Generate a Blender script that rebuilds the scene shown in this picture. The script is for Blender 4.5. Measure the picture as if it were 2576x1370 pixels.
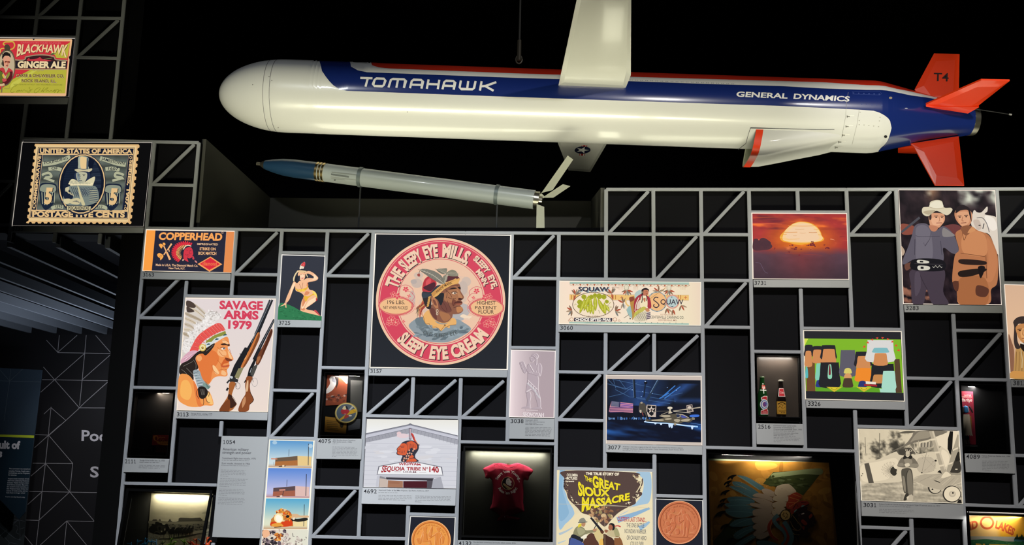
import bpy, bmesh, math, random
from mathutils import Vector, Matrix, noise
from mathutils.geometry import tessellate_polygon
S = bpy.context.scene
for o in list(bpy.data.objects): bpy.data.objects.remove(o)
R = random.Random(7)
# ---------------------------------------------------------------- camera
MOD = 0.305                                   # lattice module, metres
F = 2399.28; YAW = -0.067958; PIT = 0.167952; ROL = 0.023240
CAM = Vector((0.360842*MOD, -19.763334*MOD, 1.6))
ROW0 = 1.6 + 5.216923*MOD                     # height of the lattice's top rail
ASP = 0.981442
fw = Vector((math.sin(YAW)*math.cos(PIT), math.cos(YAW)*math.cos(PIT), math.sin(PIT)))
r0 = Vector((math.cos(YAW), -math.sin(YAW), 0)); u0 = r0.cross(fw)
rt = r0*math.cos(ROL) + u0*math.sin(ROL); up = -r0*math.sin(ROL) + u0*math.cos(ROL)
cam = bpy.data.objects.new('camera', bpy.data.cameras.new('camera')); S.collection.objects.link(cam)
cam.data.sensor_width = 36; cam.data.sensor_fit = 'HORIZONTAL'; cam.data.lens = 36*F/2576
cam.data.clip_start = 0.05; cam.data.clip_end = 100
cam.matrix_world = Matrix(((rt.x, up.x, -fw.x, CAM.x), (rt.y, up.y, -fw.y, CAM.y), (rt.z, up.z, -fw.z, CAM.z), (0, 0, 0, 1)))
S.camera = cam
# ---------------------------------------------------------------- world, exposure, lamps
w = bpy.data.worlds.new('dark_hall'); S.world = w; w.use_nodes = True
w.node_tree.nodes['Background'].inputs[0].default_value = (0.6, 0.65, 0.8, 1); w.node_tree.nodes['Background'].inputs[1].default_value = 0.004
S.view_settings.view_transform = 'Standard'; S.view_settings.look = 'None'; S.view_settings.exposure = 0; S.view_settings.gamma = 1
S.view_settings.use_curve_mapping = False
def spot(name, loc, tgt, watts, col=(1, 1, 1), size=60, blend=0.6, rad=0.05):
    l = bpy.data.lights.new(name, 'SPOT'); l.energy = watts; l.color = col; l.spot_size = math.radians(size); l.spot_blend = blend; l.shadow_soft_size = rad
    o = bpy.data.objects.new(name, l); S.collection.objects.link(o); o.location = loc
    o.rotation_euler = (Vector(tgt) - Vector(loc)).to_track_quat('-Z', 'Y').to_euler(); return o
def area(name, loc, tgt, watts, sx, sy, col=(1, 1, 1)):
    l = bpy.data.lights.new(name, 'AREA'); l.shape = 'RECTANGLE'; l.size = sx; l.size_y = sy; l.energy = watts; l.color = col
    o = bpy.data.objects.new(name, l); S.collection.objects.link(o); o.location = loc
    o.rotation_euler = (Vector(tgt) - Vector(loc)).to_track_quat('-Z', 'Y').to_euler(); return o
WARM = (1, 0.96, 0.9); COOL = (0.93, 0.97, 1)
# track spots on the hall ceiling, in front of the wall
spot('track_spot_missile', (1.75, -4.4, 4.95), (0.75, 0.6, 4.1), 230, WARM, 46, 0.7, 0.03)
spot('track_spot_nose', (-2.2, -4.2, 4.9), (-1.5, 0.6, 4.1), 120, COOL, 38, 0.8, 0.04)
spot('track_spot_tail', (3.4, -4.2, 4.9), (2.7, 0.6, 3.55), 420, WARM, 30, 0.8, 0.04)
spot('track_spot_wall', (-0.7, -3.7, 4.9), (-0.6, 0, 0.95), 960, COOL, 50, 1.0, 0.03)
spot('track_spot_wall_right', (1.5, -3.7, 4.9), (1.5, 0, 0.95), 720, WARM, 46, 1.0, 0.03)
spot('track_spot_wall_left', (-2.7, -3.6, 4.9), (-2.0, 0, 0.95), 680, COOL, 42, 1.0, 0.03)
# added area lamps near the floor, standing in for lit displays, shining up on the hanging exhibits, and uplights lying on the ledge behind the wall top
for k, tx in enumerate((-1.7, 0.4, 2.5)):
    area('table_light', (tx, -3.1, 0.1), (tx, 0.4, 4.1), 13, 1.9, 0.8, (1.0, 0.96, 0.68)).data.spread = math.radians(32)
for tx, wd in ((-1.2, 1.5), (-0.05, 1.0)):
    area('ledge_uplight', (tx, 0.75, 2.93), (tx, 0.80, 5), 6.5, wd, 0.5, (1.0, 0.97, 0.72)).data.spread = math.radians(130)
area('ledge_uplight', (1.9, 0.75, 3.24), (1.9, 0.75, 5), 5, 2.6, 0.4, (1.0, 0.97, 0.72)).data.spread = math.radians(110)
# ---------------------------------------------------------------- helpers
def ray(px, py): return (fw*F + rt*(px - 1288) - up*(py - 685)).normalized()
def U(px, py, Y=0.0):                          # photo pixel -> point on the upright plane at depth Y
    d = ray(px, py); return CAM + d*((Y - CAM.y)/d.y)
def UD(px, py, D):                             # photo pixel -> point at optical depth D
    d = ray(px, py); return CAM + d*(D/d.dot(fw))
PC = [[-0.905, 1.66], [0.976, -7.135], [-3.23, 5.347], [3.844, -2.331], [-6.79, -1.124], [3.801, 0.534], [-3.394, -2.624], [3.469, -4.139], [-4.91, 11.99], [12.079, 1.13]]
def proj(p):
    v = Vector(p) - CAM; z = v.dot(fw); return (1288 + F*v.dot(rt)/z, 685 - F*v.dot(up)/z)
def G(i, j):                                   # lattice index -> photo pixel
    x, y = proj((i*MOD, 0, ROW0 - j*MOD*ASP)); a = max(-12, min(i, 10))/10; b = (max(-4, min(j, 7.6)) - 2)/6
    k = 0
    for p in range(4):
        for q in range(4 - p):
            t = a**p*b**q; x += PC[k][0]*t; y += PC[k][1]*t; k += 1
    return x, y
def GW(i, j, Y=0.0): return U(*G(i, j), Y)
def lin(c): return c/12.92 if c <= 0.04045 else ((c + 0.055)/1.055)**2.4
def hexc(h): return tuple(lin(int(h[k:k+2], 16)/255) for k in (0, 2, 4))
def link(o, parent=None):
    S.collection.objects.link(o)
    if parent: o.parent = parent
    return o
def tag(o, label, cat, group=None, kind=None):
    if label: o['label'] = label
    if cat: o['category'] = cat
    if group: o['group'] = group
    if kind: o['kind'] = kind
    return o
def empty(name, loc, label, cat, group=None):
    o = bpy.data.objects.new(name, None); o.location = loc; o.empty_display_size = 0.05; link(o); return tag(o, label, cat, group)
MATS = {}
def mat(name, col, rough=0.5, metal=0.0, spec=0.5, emit=None, est=1.0, coat=0.0, bump=0, bscale=40, var=0):
    if name in MATS: return MATS[name]
    m = bpy.data.materials.new(name); m.use_nodes = True; nt = m.node_tree; b = nt.nodes['Principled BSDF']
    c = hexc(col) if isinstance(col, str) else col
    b.inputs['Base Color'].default_value = (*c, 1); b.inputs['Roughness'].default_value = rough; b.inputs['Metallic'].default_value = metal
    b.inputs['Specular IOR Level'].default_value = spec; b.inputs['Coat Weight'].default_value = coat; b.inputs['Coat Roughness'].default_value = 0.08
    if emit: b.inputs['Emission Color'].default_value = (*hexc(emit), 1); b.inputs['Emission Strength'].default_value = est
    if bump or var:
        tc = nt.nodes.new('ShaderNodeTexCoord'); n = nt.nodes.new('ShaderNodeTexNoise'); n.inputs['Scale'].default_value = bscale; n.inputs['Detail'].default_value = 4
        nt.links.new(tc.outputs['Object'], n.inputs['Vector'])
        if bump:
            bp = nt.nodes.new('ShaderNodeBump'); bp.inputs['Strength'].default_value = bump; bp.inputs['Distance'].default_value = 0.01
            nt.links.new(n.outputs['Fac'], bp.inputs['Height']); nt.links.new(bp.outputs['Normal'], b.inputs['Normal'])
        if var:
            mr = nt.nodes.new('ShaderNodeMapRange'); mr.inputs[3].default_value = 1 - var; mr.inputs[4].default_value = 1 + var
            mx = nt.nodes.new('ShaderNodeMix'); mx.data_type = 'RGBA'; mx.blend_type = 'MULTIPLY'; mx.inputs[0].default_value = 1
            mx.inputs[6].default_value = (*c, 1)
            nt.links.new(n.outputs['Fac'], mr.inputs[0]); nt.links.new(mr.outputs[0], mx.inputs[7]); nt.links.new(mx.outputs[2], b.inputs['Base Color'])
    MATS[name] = m; return m
def attr_mat(name, emit, rough=0.5, spec=0.3, base=1.0):
    if name in MATS: return MATS[name]
    m = bpy.data.materials.new(name); m.use_nodes = True; nt = m.node_tree; b = nt.nodes['Principled BSDF']
    a = nt.nodes.new('ShaderNodeAttribute'); a.attribute_name = 'Col'
    b.inputs['Roughness'].default_value = rough; b.inputs['Specular IOR Level'].default_value = spec
    if emit:
        b.inputs['Base Color'].default_value = (0.004, 0.004, 0.004, 1)
        nt.links.new(a.outputs['Color'], b.inputs['Emission Color']); b.inputs['Emission Strength'].default_value = emit
    else: nt.links.new(a.outputs['Color'], b.inputs['Base Color'])
    MATS[name] = m; return m
BACKLIT = attr_mat('backlit_print', 1.0, 0.5, 0.06)
PRINT = attr_mat('printed_sheet', 0, 0.55, 0.3)
INK = attr_mat('glossy_print', 0, 0.25, 0.5)
def mesh(name, vs, fs, m, parent=None, smooth=False, mi=None, loc=None):
    me = bpy.data.meshes.new(name); me.from_pydata([tuple(v) for v in vs], [], fs)
    for mm in (m if isinstance(m, (list, tuple)) else [m]): me.materials.append(mm)
    if mi: me.polygons.foreach_set('material_index', mi)
    if smooth: me.polygons.foreach_set('use_smooth', [True]*len(me.polygons))
    me.update(); o = bpy.data.objects.new(name, me); link(o, parent)
    if parent: o.matrix_parent_inverse = parent.matrix_basis.inverted()
    return o
class MB:                                      # collects shapes for one mesh
    def __init__(s): s.v = []; s.f = []
    def add(s, vs, fs):
        n = len(s.v); s.v += [tuple(v) for v in vs]; s.f += [tuple(i + n for i in f) for f in fs]
    def quad(s, a, b, c, d): s.add([a, b, c, d], [(0, 1, 2, 3)])
    def box(s, x0, x1, y0, y1, z0, z1):
        s.add([(x, y, z) for z in (z0, z1) for y in (y0, y1) for x in (x0, x1)], [(0, 2, 3, 1), (4, 5, 7, 6), (0, 1, 5, 4), (2, 6, 7, 3), (0, 4, 6, 2), (1, 3, 7, 5)])
    def hexa(s, front, back):                  # 4 front corners (TL,TR,BR,BL) and 4 back corners
        s.add(list(front) + list(back), [(0, 3, 2, 1), (4, 5, 6, 7), (0, 1, 5, 4), (1, 2, 6, 5), (2, 3, 7, 6), (3, 0, 4, 7)])
    def prism(s, poly, d):                     # polygon pushed along vector d
        n = len(poly); p = [Vector(q) for q in poly]; t = tessellate_polygon([p])
        s.add(p + [q + d for q in p], [tuple(x) for x in t] + [tuple(i + n for i in reversed(x)) for x in t] + [(i, (i + 1) % n, (i + 1) % n + n, i + n) for i in range(n)])
    def tube(s, pts, r, n=8, cap=True):
        pts = [Vector(p) for p in pts]; rs = r if isinstance(r, (list, tuple)) else [r]*len(pts); vs = []; fs = []
        ref = None
        for k, p in enumerate(pts):
            t = (pts[min(k + 1, len(pts) - 1)] - pts[max(k - 1, 0)]).normalized()
            if ref is None: ref = t.orthogonal().normalized()
            ref = (ref - t*ref.dot(t)).normalized(); b = t.cross(ref)
            vs += [p + (ref*math.cos(a) + b*math.sin(a))*rs[k] for a in (2*math.pi*q/n for q in range(n))]
        for k in range(len(pts) - 1):
            for q in range(n): fs.append((k*n + q, k*n + (q + 1) % n, (k + 1)*n + (q + 1) % n, (k + 1)*n + q))
        if cap: fs += [tuple(reversed(range(n))), tuple(range((len(pts) - 1)*n, len(pts)*n))]
        s.add(vs, fs)
    def build(s, name, m, parent=None, smooth=False, bevel=0):
        o = mesh(name, s.v, s.f, m, parent, smooth)
        bm = bmesh.new(); bm.from_mesh(o.data); bmesh.ops.recalc_face_normals(bm, faces=bm.faces)
        if bevel: bmesh.ops.bevel(bm, geom=list(bm.edges), offset=bevel, segments=2, affect='EDGES', clamp_overlap=True)
        bm.to_mesh(o.data); bm.free()
        if smooth:
            o.data.polygons.foreach_set('use_smooth', [True]*len(o.data.polygons))
            o.data.set_sharp_from_angle(angle=math.radians(40))
        return o
# ------------------------------------------------ flat printed artwork: vector shapes on one mesh with a colour attribute
_txt = {}
def glyphs(s, bold=0.0):
    k = (s, round(bold, 3))
    if k in _txt: return _txt[k]
    c = bpy.data.curves.new('lettering', 'FONT'); c.body = s; c.size = 1; c.offset = bold; c.resolution_u = 3; c.fill_mode = 'FRONT'
    o = bpy.data.objects.new('lettering', c); S.collection.objects.link(o)
    dg = bpy.context.evaluated_depsgraph_get(); e = o.evaluated_get(dg); me = e.to_mesh()
    vs = [(v.co.x, v.co.y) for v in me.vertices]; fs = [tuple(p.vertices) for p in me.polygons]
    e.to_mesh_clear(); bpy.data.objects.remove(o); bpy.data.curves.remove(c)
    if vs:
        x0 = min(v[0] for v in vs); x1 = max(v[0] for v in vs); vs = [((x - x0)/(x1 - x0 or 1), y) for x, y in vs]
    _txt[k] = (vs, fs); return _txt[k]
CAPH = 0.682
def cat(pts, closed=True, n=6):                 # Catmull-Rom through points
    m = len(pts); out = []
    for i in range(m if closed else m - 1):
        p = [pts[(i + k) % m] if closed else pts[max(0, min(m - 1, i + k))] for k in (-1, 0, 1, 2)]
        for q in range(n):
            t = q/n; a = []
            for c in (0, 1): a.append(0.5*(2*p[1][c] + (p[2][c] - p[0][c])*t + (2*p[0][c] - 5*p[1][c] + 4*p[2][c] - p[3][c])*t*t + (3*p[1][c] - p[0][c] - 3*p[2][c] + p[3][c])*t**3))
            out.append(tuple(a))
    if not closed: out.append(tuple(pts[-1]))
    return out
def pr(l): return [(l[k], l[k + 1]) for k in range(0, len(l), 2)]
class Art:
    DZ = 0.00012
    def __init__(s, x0=0, y0=0, k=1.0): s.x0, s.y0, s.k = x0, y0, k; s.v = []; s.c = []; s.f = []; s.bb = []
    def at(s, x0, y0, k): s.x0, s.y0, s.k = x0, y0, k; return s
    def put(s, pts, tris, col):                 # pts in local units -> photo pixels + layer number
        b = len(s.v); q = (min(x for x, y in pts)/s.k + s.x0, max(x for x, y in pts)/s.k + s.x0, min(y for x, y in pts)/s.k + s.y0, max(y for x, y in pts)/s.k + s.y0)
        n = 1 + max([k for k, g in s.bb if g[0] < q[1] and q[0] < g[1] and g[2] < q[3] and q[2] < g[3]], default=0); s.bb.append((n, q))
        cs = col if isinstance(col, list) else [hexc(col)]*len(pts)
        s.v += [(s.x0 + x/s.k, s.y0 + y/s.k, n) for x, y in pts]; s.c += cs; s.f += [tuple(i + b for i in t) for t in tris]
    def p(s, col, l, smooth=False, n=6):        # filled polygon
        pts = pr(l)
        if smooth: pts = cat(pts, True, n)
        s.put(pts, [tuple(t) for t in tessellate_polygon([[Vector((x, y, 0)) for x, y in pts]])], col)
    def b(s, col, l, n=6): s.p(col, l, True, n)
    def e(s, col, cx, cy, rx, ry=None, rot=0, a0=0, a1=360, n=28):
        ry = rx if ry is None else ry; c, q = math.cos(math.radians(rot)), math.sin(math.radians(rot)); pts = []
        for i in range(n + (a1 - a0 < 360)):
            a = math.radians(a0 + (a1 - a0)*i/n); x, y = rx*math.cos(a), ry*math.sin(a); pts.append((cx + x*c - y*q, cy + x*q + y*c))
        s.put(pts, [(0, i, i + 1) for i in range(1, len(pts) - 1)], col)
    def ring(s, col, cx, cy, rx, ry, wd, rot=0, a0=0, a1=360, n=48):
        c, q = math.cos(math.radians(rot)), math.sin(math.radians(rot)); pts = []
        for i in range(n + 1):
            a = math.radians(a0 + (a1 - a0)*i/n)
            for d in (0, wd):
                x, y = (rx - d)*math.cos(a), (ry - d)*math.sin(a); pts.append((cx + x*c - y*q, cy + x*q + y*c))
        s.put(pts, [t for i in range(n) for t in ((2*i, 2*i + 1, 2*i + 2), (2*i + 1, 2*i + 3, 2*i + 2))], col)
    def l(s, col, wd, l, smooth=False, w2=None, closed=False):   # stroked line, width wd (tapering to w2)
        pts = pr(l)
        if smooth: pts = cat(pts, closed, 5)
        elif closed: pts = pts + pts[:1]
        n = len(pts); L = []
        for i in range(n):
            a = pts[max(0, i - 1)]; c = pts[min(n - 1, i + 1)]
            if closed and i in (0, n - 1): a = pts[-2]; c = pts[1]
            dx, dy = c[0] - a[0], c[1] - a[1]; h = math.hypot(dx, dy) or 1
            m = 1.0
            if 0 < i < n - 1:
                d1 = (pts[i][0] - pts[i-1][0], pts[i][1] - pts[i-1][1]); h1 = math.hypot(*d1) or 1
                m = 1/max(0.45, abs((d1[0]*dx + d1[1]*dy)/(h1*h)))
            hw = (wd if w2 is None else wd + (w2 - wd)*i/(n - 1))/2*m
            L += [(pts[i][0] - dy/h*hw, pts[i][1] + dx/h*hw), (pts[i][0] + dy/h*hw, pts[i][1] - dx/h*hw)]
        s.put(L, [t for i in range(n - 1) for t in ((2*i, 2*i + 1, 2*i + 2), (2*i + 1, 2*i + 3, 2*i + 2))], col)
    def t(s, col, txt, xa, ya, xb, yb, h, bold=0.0, skew=0.0, lean=0.0):   # baseline from (xa,ya) to (xb,yb), capital height h
        vs, fs = glyphs(txt, bold); dx, dy = xb - xa, yb - ya; L = math.hypot(dx, dy); nx, ny = dy/L, -dx/L
        s.put([(xa + dx*x + (nx*y + dx/L*skew*y + lean*y)*h/CAPH, ya + dy*x + (ny*y + dy/L*skew*y)*h/CAPH) for x, y in vs], fs, col)
    def arc(s, col, txt, cx, cy, r, a0, a1, h, bold=0.0, inside=False, ky=1.0):   # text round a circle; angles in degrees, 0 = right, 90 = up
        vs, fs = glyphs(txt, bold); pts = []
        for x, y in vs:
            a = math.radians(a0 + (a1 - a0)*x); rr = r + (-1 if inside else 1)*y*h/CAPH; pts.append((cx + rr*math.cos(a), cy - ky*rr*math.sin(a)))
        s.put(pts, fs, col)
    def wave(s, col, txt, base, top, bold=0.0):                 # text between two curves (lists of x,y)
        vs, fs = glyphs(txt, bold); B = cat(pr(base), False, 8); T = cat(pr(top), False, 8)
        def cum(C):
            d = [0]
            for k in range(len(C) - 1): d.append(d[-1] + math.hypot(C[k+1][0] - C[k][0], C[k+1][1] - C[k][1]))
            return d
        dB, dT = cum(B), cum(T)
        def ev(C, d, u):
            g = max(0, min(1, u))*d[-1]; k = max(i for i in range(len(C) - 1) if d[i] <= g + 1e-9); t = (g - d[k])/(d[k+1] - d[k]); return (C[k][0] + (C[k+1][0] - C[k][0])*t, C[k][1] + (C[k+1][1] - C[k][1])*t)
        pts = []
        for x, y in vs:
            p, q = ev(B, dB, x), ev(T, dT, x); t = y/CAPH; pts.append((p[0] + (q[0] - p[0])*t, p[1] + (q[1] - p[1])*t))
        s.put(pts, fs, col)
    def field(s, quad, nx, ny, fn):             # smooth picture: colour function of u,v over a quad (TL,TR,BR,BL)
        q = pr(quad); pts = []; cs = []
        for j in range(ny + 1):
            for i in range(nx + 1):
                a, b = i/nx, j/ny
                pts.append(tuple((q[0][c]*(1-a) + q[1][c]*a)*(1-b) + (q[3][c]*(1-a) + q[2][c]*a)*b for c in (0, 1)))
                cs.append(tuple(lin(max(0, min(255, x))/255) for x in fn(a, b)))
        s.put(pts, [t for j in range(ny) for i in range(nx) for t in ((j*(nx+1)+i, j*(nx+1)+i+1, (j+1)*(nx+1)+i+1), (j*(nx+1)+i, (j+1)*(nx+1)+i+1, (j+1)*(nx+1)+i))], cs)
    def subdiv(s, lim):
        V, C = s.v, s.c; todo = list(s.f); done = []
        while todo:
            f = todo.pop(); e = max(range(3), key=lambda k: math.hypot(V[f[k]][0] - V[f[(k+1) % 3]][0], V[f[k]][1] - V[f[(k+1) % 3]][1])); a, b, c = f[e], f[(e+1) % 3], f[(e+2) % 3]
            if math.hypot(V[a][0] - V[b][0], V[a][1] - V[b][1]) <= lim: done.append(f); continue
            V.append(((V[a][0] + V[b][0])/2, (V[a][1] + V[b][1])/2, V[a][2])); C.append(C[a]); n = len(V) - 1; todo += [(a, n, c), (n, b, c)]
        s.f = done; return s
    def build(s, name, m, parent=None, Y=0.0, clip=None, fn=None, dz=None):
        dz = dz or s.DZ; V = s.v; C = s.c; Fs = s.f
        if clip:                                # Sutherland-Hodgman against a convex outline in photo pixels
            q = pr(clip); ar = sum(q[k][0]*q[(k+1) % len(q)][1] - q[(k+1) % len(q)][0]*q[k][1] for k in range(len(q)))
            if ar < 0: q = q[::-1]
            E = []
            for k in range(len(q)):
                a, b = q[k], q[(k+1) % len(q)]; E.append((a[0], a[1], b[0] - a[0], b[1] - a[1]))
            out = [[((v[0] - ax)*-dy + (v[1] - ay)*dx) for v in V] for ax, ay, dx, dy in E]
            nv = list(V); nc = list(C); nf = []
            for f in Fs:
                if all(out[e][i] >= 0 for e in range(len(E)) for i in f): nf.append(f); continue
                if any(all(out[e][i] < 0 for i in f) for e in range(len(E))): continue
                P = [(V[i][0], V[i][1], C[i]) for i in f]
                for ax, ay, dx, dy in E:
                    N = []
                    for k in range(len(P)):
                        a, b = P[k], P[(k+1) % len(P)]; da = (a[0]-ax)*-dy + (a[1]-ay)*dx; db = (b[0]-ax)*-dy + (b[1]-ay)*dx
                        if da >= 0: N.append(a)
                        if (da >= 0) != (db >= 0):
                            t = da/(da - db); N.append((a[0]+(b[0]-a[0])*t, a[1]+(b[1]-a[1])*t, tuple(a[2][c]+(b[2][c]-a[2][c])*t for c in range(3))))
                    P = N
                    if not P: break
                if len(P) > 2:
                    n0 = len(nv); z = V[f[0]][2]; nv += [(x, y, z) for x, y, c in P]; nc += [c for x, y, c in P]; nf += [tuple(range(n0, n0 + len(P)))]
            V, C, Fs = nv, nc, nf
        used = sorted({i for f in Fs for i in f}); ix = {o: n for n, o in enumerate(used)}
        if fn: W = [fn(V[i][0], V[i][1], V[i][2]*dz) for i in used]
        else:
            W = []
            for i in used: p = U(V[i][0], V[i][1], Y); W.append((p.x, Y - V[i][2]*dz, p.z))
        FF = []
        for f in Fs:
            g = tuple(ix[i] for i in f); a, b, c = (Vector(W[k]) for k in g[:3])
            nrm = (b - a).cross(c - a); FF.append(g if nrm.dot(a - CAM) <= 0 else g[::-1])
        o = mesh(name, W, FF, m, parent)
        at = o.data.color_attributes.new('Col', 'FLOAT_COLOR', 'POINT')
        at.data.foreach_set('color', [x for i in used for x in (*C[i], 1.0)]); return o
def nz(x, y, z=0.0, o=3): return noise.fractal(Vector((x, y, z)), 1.0, 2.0, o)
def inset(q, d):                                # shrink a quad (TL,TR,BR,BL) by d pixels
    p = pr(q); return [p[0][0]+d, p[0][1]+d, p[1][0]-d, p[1][1]+d, p[2][0]-d, p[2][1]-d, p[3][0]+d, p[3][1]-d]
# ================================================================ the setting
BLACK = mat('black_wall', '131317', 0.85, spec=0.15, var=0.08, bscale=3); DARK = mat('black_ceiling', '0b0b0d', 0.9, spec=0.1); RETURN = mat('black_return', '09090a', 0.9, spec=0.15)
GREY = mat('grey_paint', 'a9acb2', 0.5, spec=0.4); ALC = mat('charcoal_panel', '4a4a44', 0.7, var=0.06, bscale=4)
def struct(b, name, m, **k): o = b.build(name, m, **k); o['kind'] = 'structure'; return o
b = MB(); b.box(-9, 9, -9, 9, -0.1, 0); struct(b, 'floor', mat('dark_carpet', '1a1a1c', 0.95, bump=0.2, bscale=120))
b = MB(); b.box(-9, 9, -9, 9, 7.0, 7.1); struct(b, 'ceiling', DARK)
b = MB(); b.box(-9, 9, 8.9, 9, 0, 7); struct(b, 'wall_back', DARK)
BACK = 0.055                                    # depth of the recessed black panels behind the lattice
def tall(b, i0, i1, j0, j1, y0=BACK, y1=0.30):
    q = [(i0, j0), (i1, j0), (i1, j1), (i0, j1)]
    b.hexa([GW(i, j, y0) if 0 else Vector((GW(i, j).x, y0, GW(i, j).z)) for i, j in q], [Vector((GW(i, j).x, y1, GW(i, j).z)) for i, j in q])
b = MB(); tall(b, -9.04, 10.6, 1.0, 10.4); tall(b, 1.0, 10.6, -0.03, 1.0); tall(b, -13.3, -8.0, -1.03, 1.14); tall(b, -13.3, -10, -5.6, -1.03)
struct(b, 'wall_front', BLACK)
# black pier between the lattice and the opening on the left, black rim along the top
b = MB(); tall(b, -9.55, -9.06, 1.16, 10.4, 0.02, 0.5); struct(b, 'trim_1', RETURN)
b = MB(); b.hexa([U(500, 571, 0.06), U(1522, 572.5, 0.06), U(1522, 586, 0.06), U(500, 583, 0.06)], [U(500, 571, 0.06) + Vector((0, 1.7, 0)), U(1522, 572.5, 0.06) + Vector((0, 1.7, 0)), U(1522, 586, 0.06) + Vector((0, 1.7, 0)), U(500, 583, 0.06) + Vector((0, 1.7, 0))])
struct(b, 'trim_2', RETURN)                     # ledge over the wall on which the rocket stands
# charcoal alcove round the ledge
a0, a1 = U(519, 350, 0.05), U(507, 572, 0.05); zt = U(519, 350, 0.05).z; zb = a1.z; xb = U(680, 497, 1.55).x; zk = U(680, 497, 1.55).z
b = MB(); b.hexa([Vector((a0.x, 0.05, zt)), Vector((xb, 1.55, zk)), Vector((xb, 1.55, zb)), Vector((a0.x, 0.05, zb))], [Vector((a0.x-.03, 0.05, zt)), Vector((xb-.03, 1.55, zk)), Vector((xb-.03, 1.55, zb)), Vector((a0.x-.03, 0.05, zb))])
struct(b, 'wall_alcove_left', ALC)
xr = U(1487, 507, 1.55).x; c0 = U(1511, 472, 0.05)
b = MB(); b.hexa([Vector((xb, 1.55, zk)), Vector((xr, 1.55, zk-.01)), Vector((xr, 1.55, zb)), Vector((xb, 1.55, zb))], [Vector((xb, 1.58, zk)), Vector((xr, 1.58, zk-.01)), Vector((xr, 1.58, zb)), Vector((xb, 1.58, zb))])
struct(b, 'wall_alcove_back', ALC)
b = MB(); b.hexa([Vector((c0.x, 0.05, c0.z)), Vector((c0.x+.03, 0.05, c0.z)), Vector((c0.x+.03, 0.05, zb)), Vector((c0.x, 0.05, zb))], [Vector((xr, 1.55, zk)), Vector((xr+.03, 1.55, zk)), Vector((xr+.03, 1.55, zb)), Vector((xr, 1.55, zb))])
struct(b, 'wall_alcove_right', ALC)
# ---------------------------------------------------------------- the grey lattice in front of the wall
LAT = empty('display_lattice', (GW(0, 8).x, 0, GW(0, 8).z), 'grey square metal lattice with diagonal braces covering the black display wall', 'lattice')
WB, WR, WD = 0.024, 0.021, 0.022
def bar(name, p, q, wd, y0):
    d = (q - p).normalized(); n = Vector((-d.z, 0, d.x))*(wd/2)
    b = MB(); e = 0.004
    A = [p + n, q + n, q - n, p - n]
    b.hexa([Vector((v.x, y0, v.z)) for v in A], [Vector((v.x, y0 + 0.016, v.z)) for v in A])
    o = b.build(name, GREY, LAT, bevel=0.003)
    # black return behind the bar, reaching back to the panels
    n *= 0.8; A = [p + n, q + n, q - n, p - n]; RB.hexa([Vector((v.x, y0 + 0.017, v.z)) for v in A], [Vector((v.x, BACK - 0.0005, v.z)) for v in A])
    return o
RB = MB()
for s in '-13 -5.6 -3.5;-13 -1.85 1.35;-12 -5.6 -3.52;-12 -1.85 1.38;-11 -5.6 -1;-11 1.15 1.38;-10 -5.6 -1;-10 1.15 1.38;-9 -1 10.3;-8 -1 1;-8 2.17 6.5;-7 1 2.5;-7 5.17 5.5;-7 7.67 10.3;-6 1 10.3;-5 1 10.3;-4 1 7.5;-3 4.17 5;-3 6.17 10.3;-2 4.17 10.3;-1 1 5.5;0 1 10.3;1 0 2;1 3.14 6;2 0 2;2 3.14 4;2 5.19 10.3;3 0 10.3;4 0 5.5;5 0 0.5;5 2.16 5.5;6 0 3;6 4.67 10.3;7 0 5;7 6.67 10.3;8 2.66 10.3;9 0 6.5;10 0 10.3'.split(';'):
    i, j0, j1 = map(float, s.split()); st = math.ceil(j0 + 0.3); ks = [j0] + [j for j in range(st, int(math.floor(j1)), 3) if j - j0 > 1] + [j1]
    bar('upright', GW(i, j0), GW(i, j1), WB, -0.0004)
for s in '-4 -13.3 -10;-3.5 -13.3 -11;-3 -11 -10;-1 -12 -8;0 -13.3 -12;0 -9 -8;1 -13.3 -12;0 1 10.3;0.5 4 6;1 -9 4;1 6 7;1 9 10.3;1.5 -6 -5;2 -7 -6;2 -5 -4;2 -1 4;2 9 10.3;2.5 -8 -6;3 -9 -8;3 3 4;3 5 7;3 8 9;3.5 4 5;3.5 -1 0;4 -5 -4;4 0 3;4 7 9;4.5 -9 -8;4.5 -6 -5;5 -4 -1;5 0 1;5 6 8;5.5 -6 -5;5.5 -2 0;5.5 3 6;5.5 9 10.3;6 0 2;6.5 -9 -7;6.5 -5 -4;6.5 2 3;6.5 8 10;7 -3 -2;7 6 7;7.5 -5 -3;8 -9 10.3;9 -9 10.3'.split(';'):
    j, i0, i1 = map(float, s.split())
    if i1 - i0 > 7:                             # long rails follow the wall in three lengths
        m = (i0 + i1)/2; bar('rail', GW(i0, j), GW(round(m), j), WR, 0); bar('rail', GW(round(m), j), GW(i1, j), WR, 0)
    else: bar('rail', GW(i0, j), GW(i1, j), WR, 0)
for s in '-13 -5;-12 -5;-11 -4;-13 0;-9 -1;-9 2;-7 1;-5 1;-1 1;1 0;2 1;3 0;3 2;1 3.14 .86;2 3.14 .86;-4 4.17 .83;-3 4.17 .83;-2 4.17 .83;-6 4.5;-5 6.5;0 4;6 0;9 0;8 3;7 4;6 7;9 5.5'.split(';'):
    a = list(map(float, s.split())); i, j = a[:2]; h = a[2] if len(a) > 2 else 1
    p = GW(i + 0.10, j + h - 0.01); q = GW(i + 0.93, j + 0.035); bar('diagonal_brace', GW(i + 0.045, j + h), GW(i + 0.90, j + 0.04), WR, 0.0006)
struct(RB, 'trim_3', RETURN)
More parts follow.
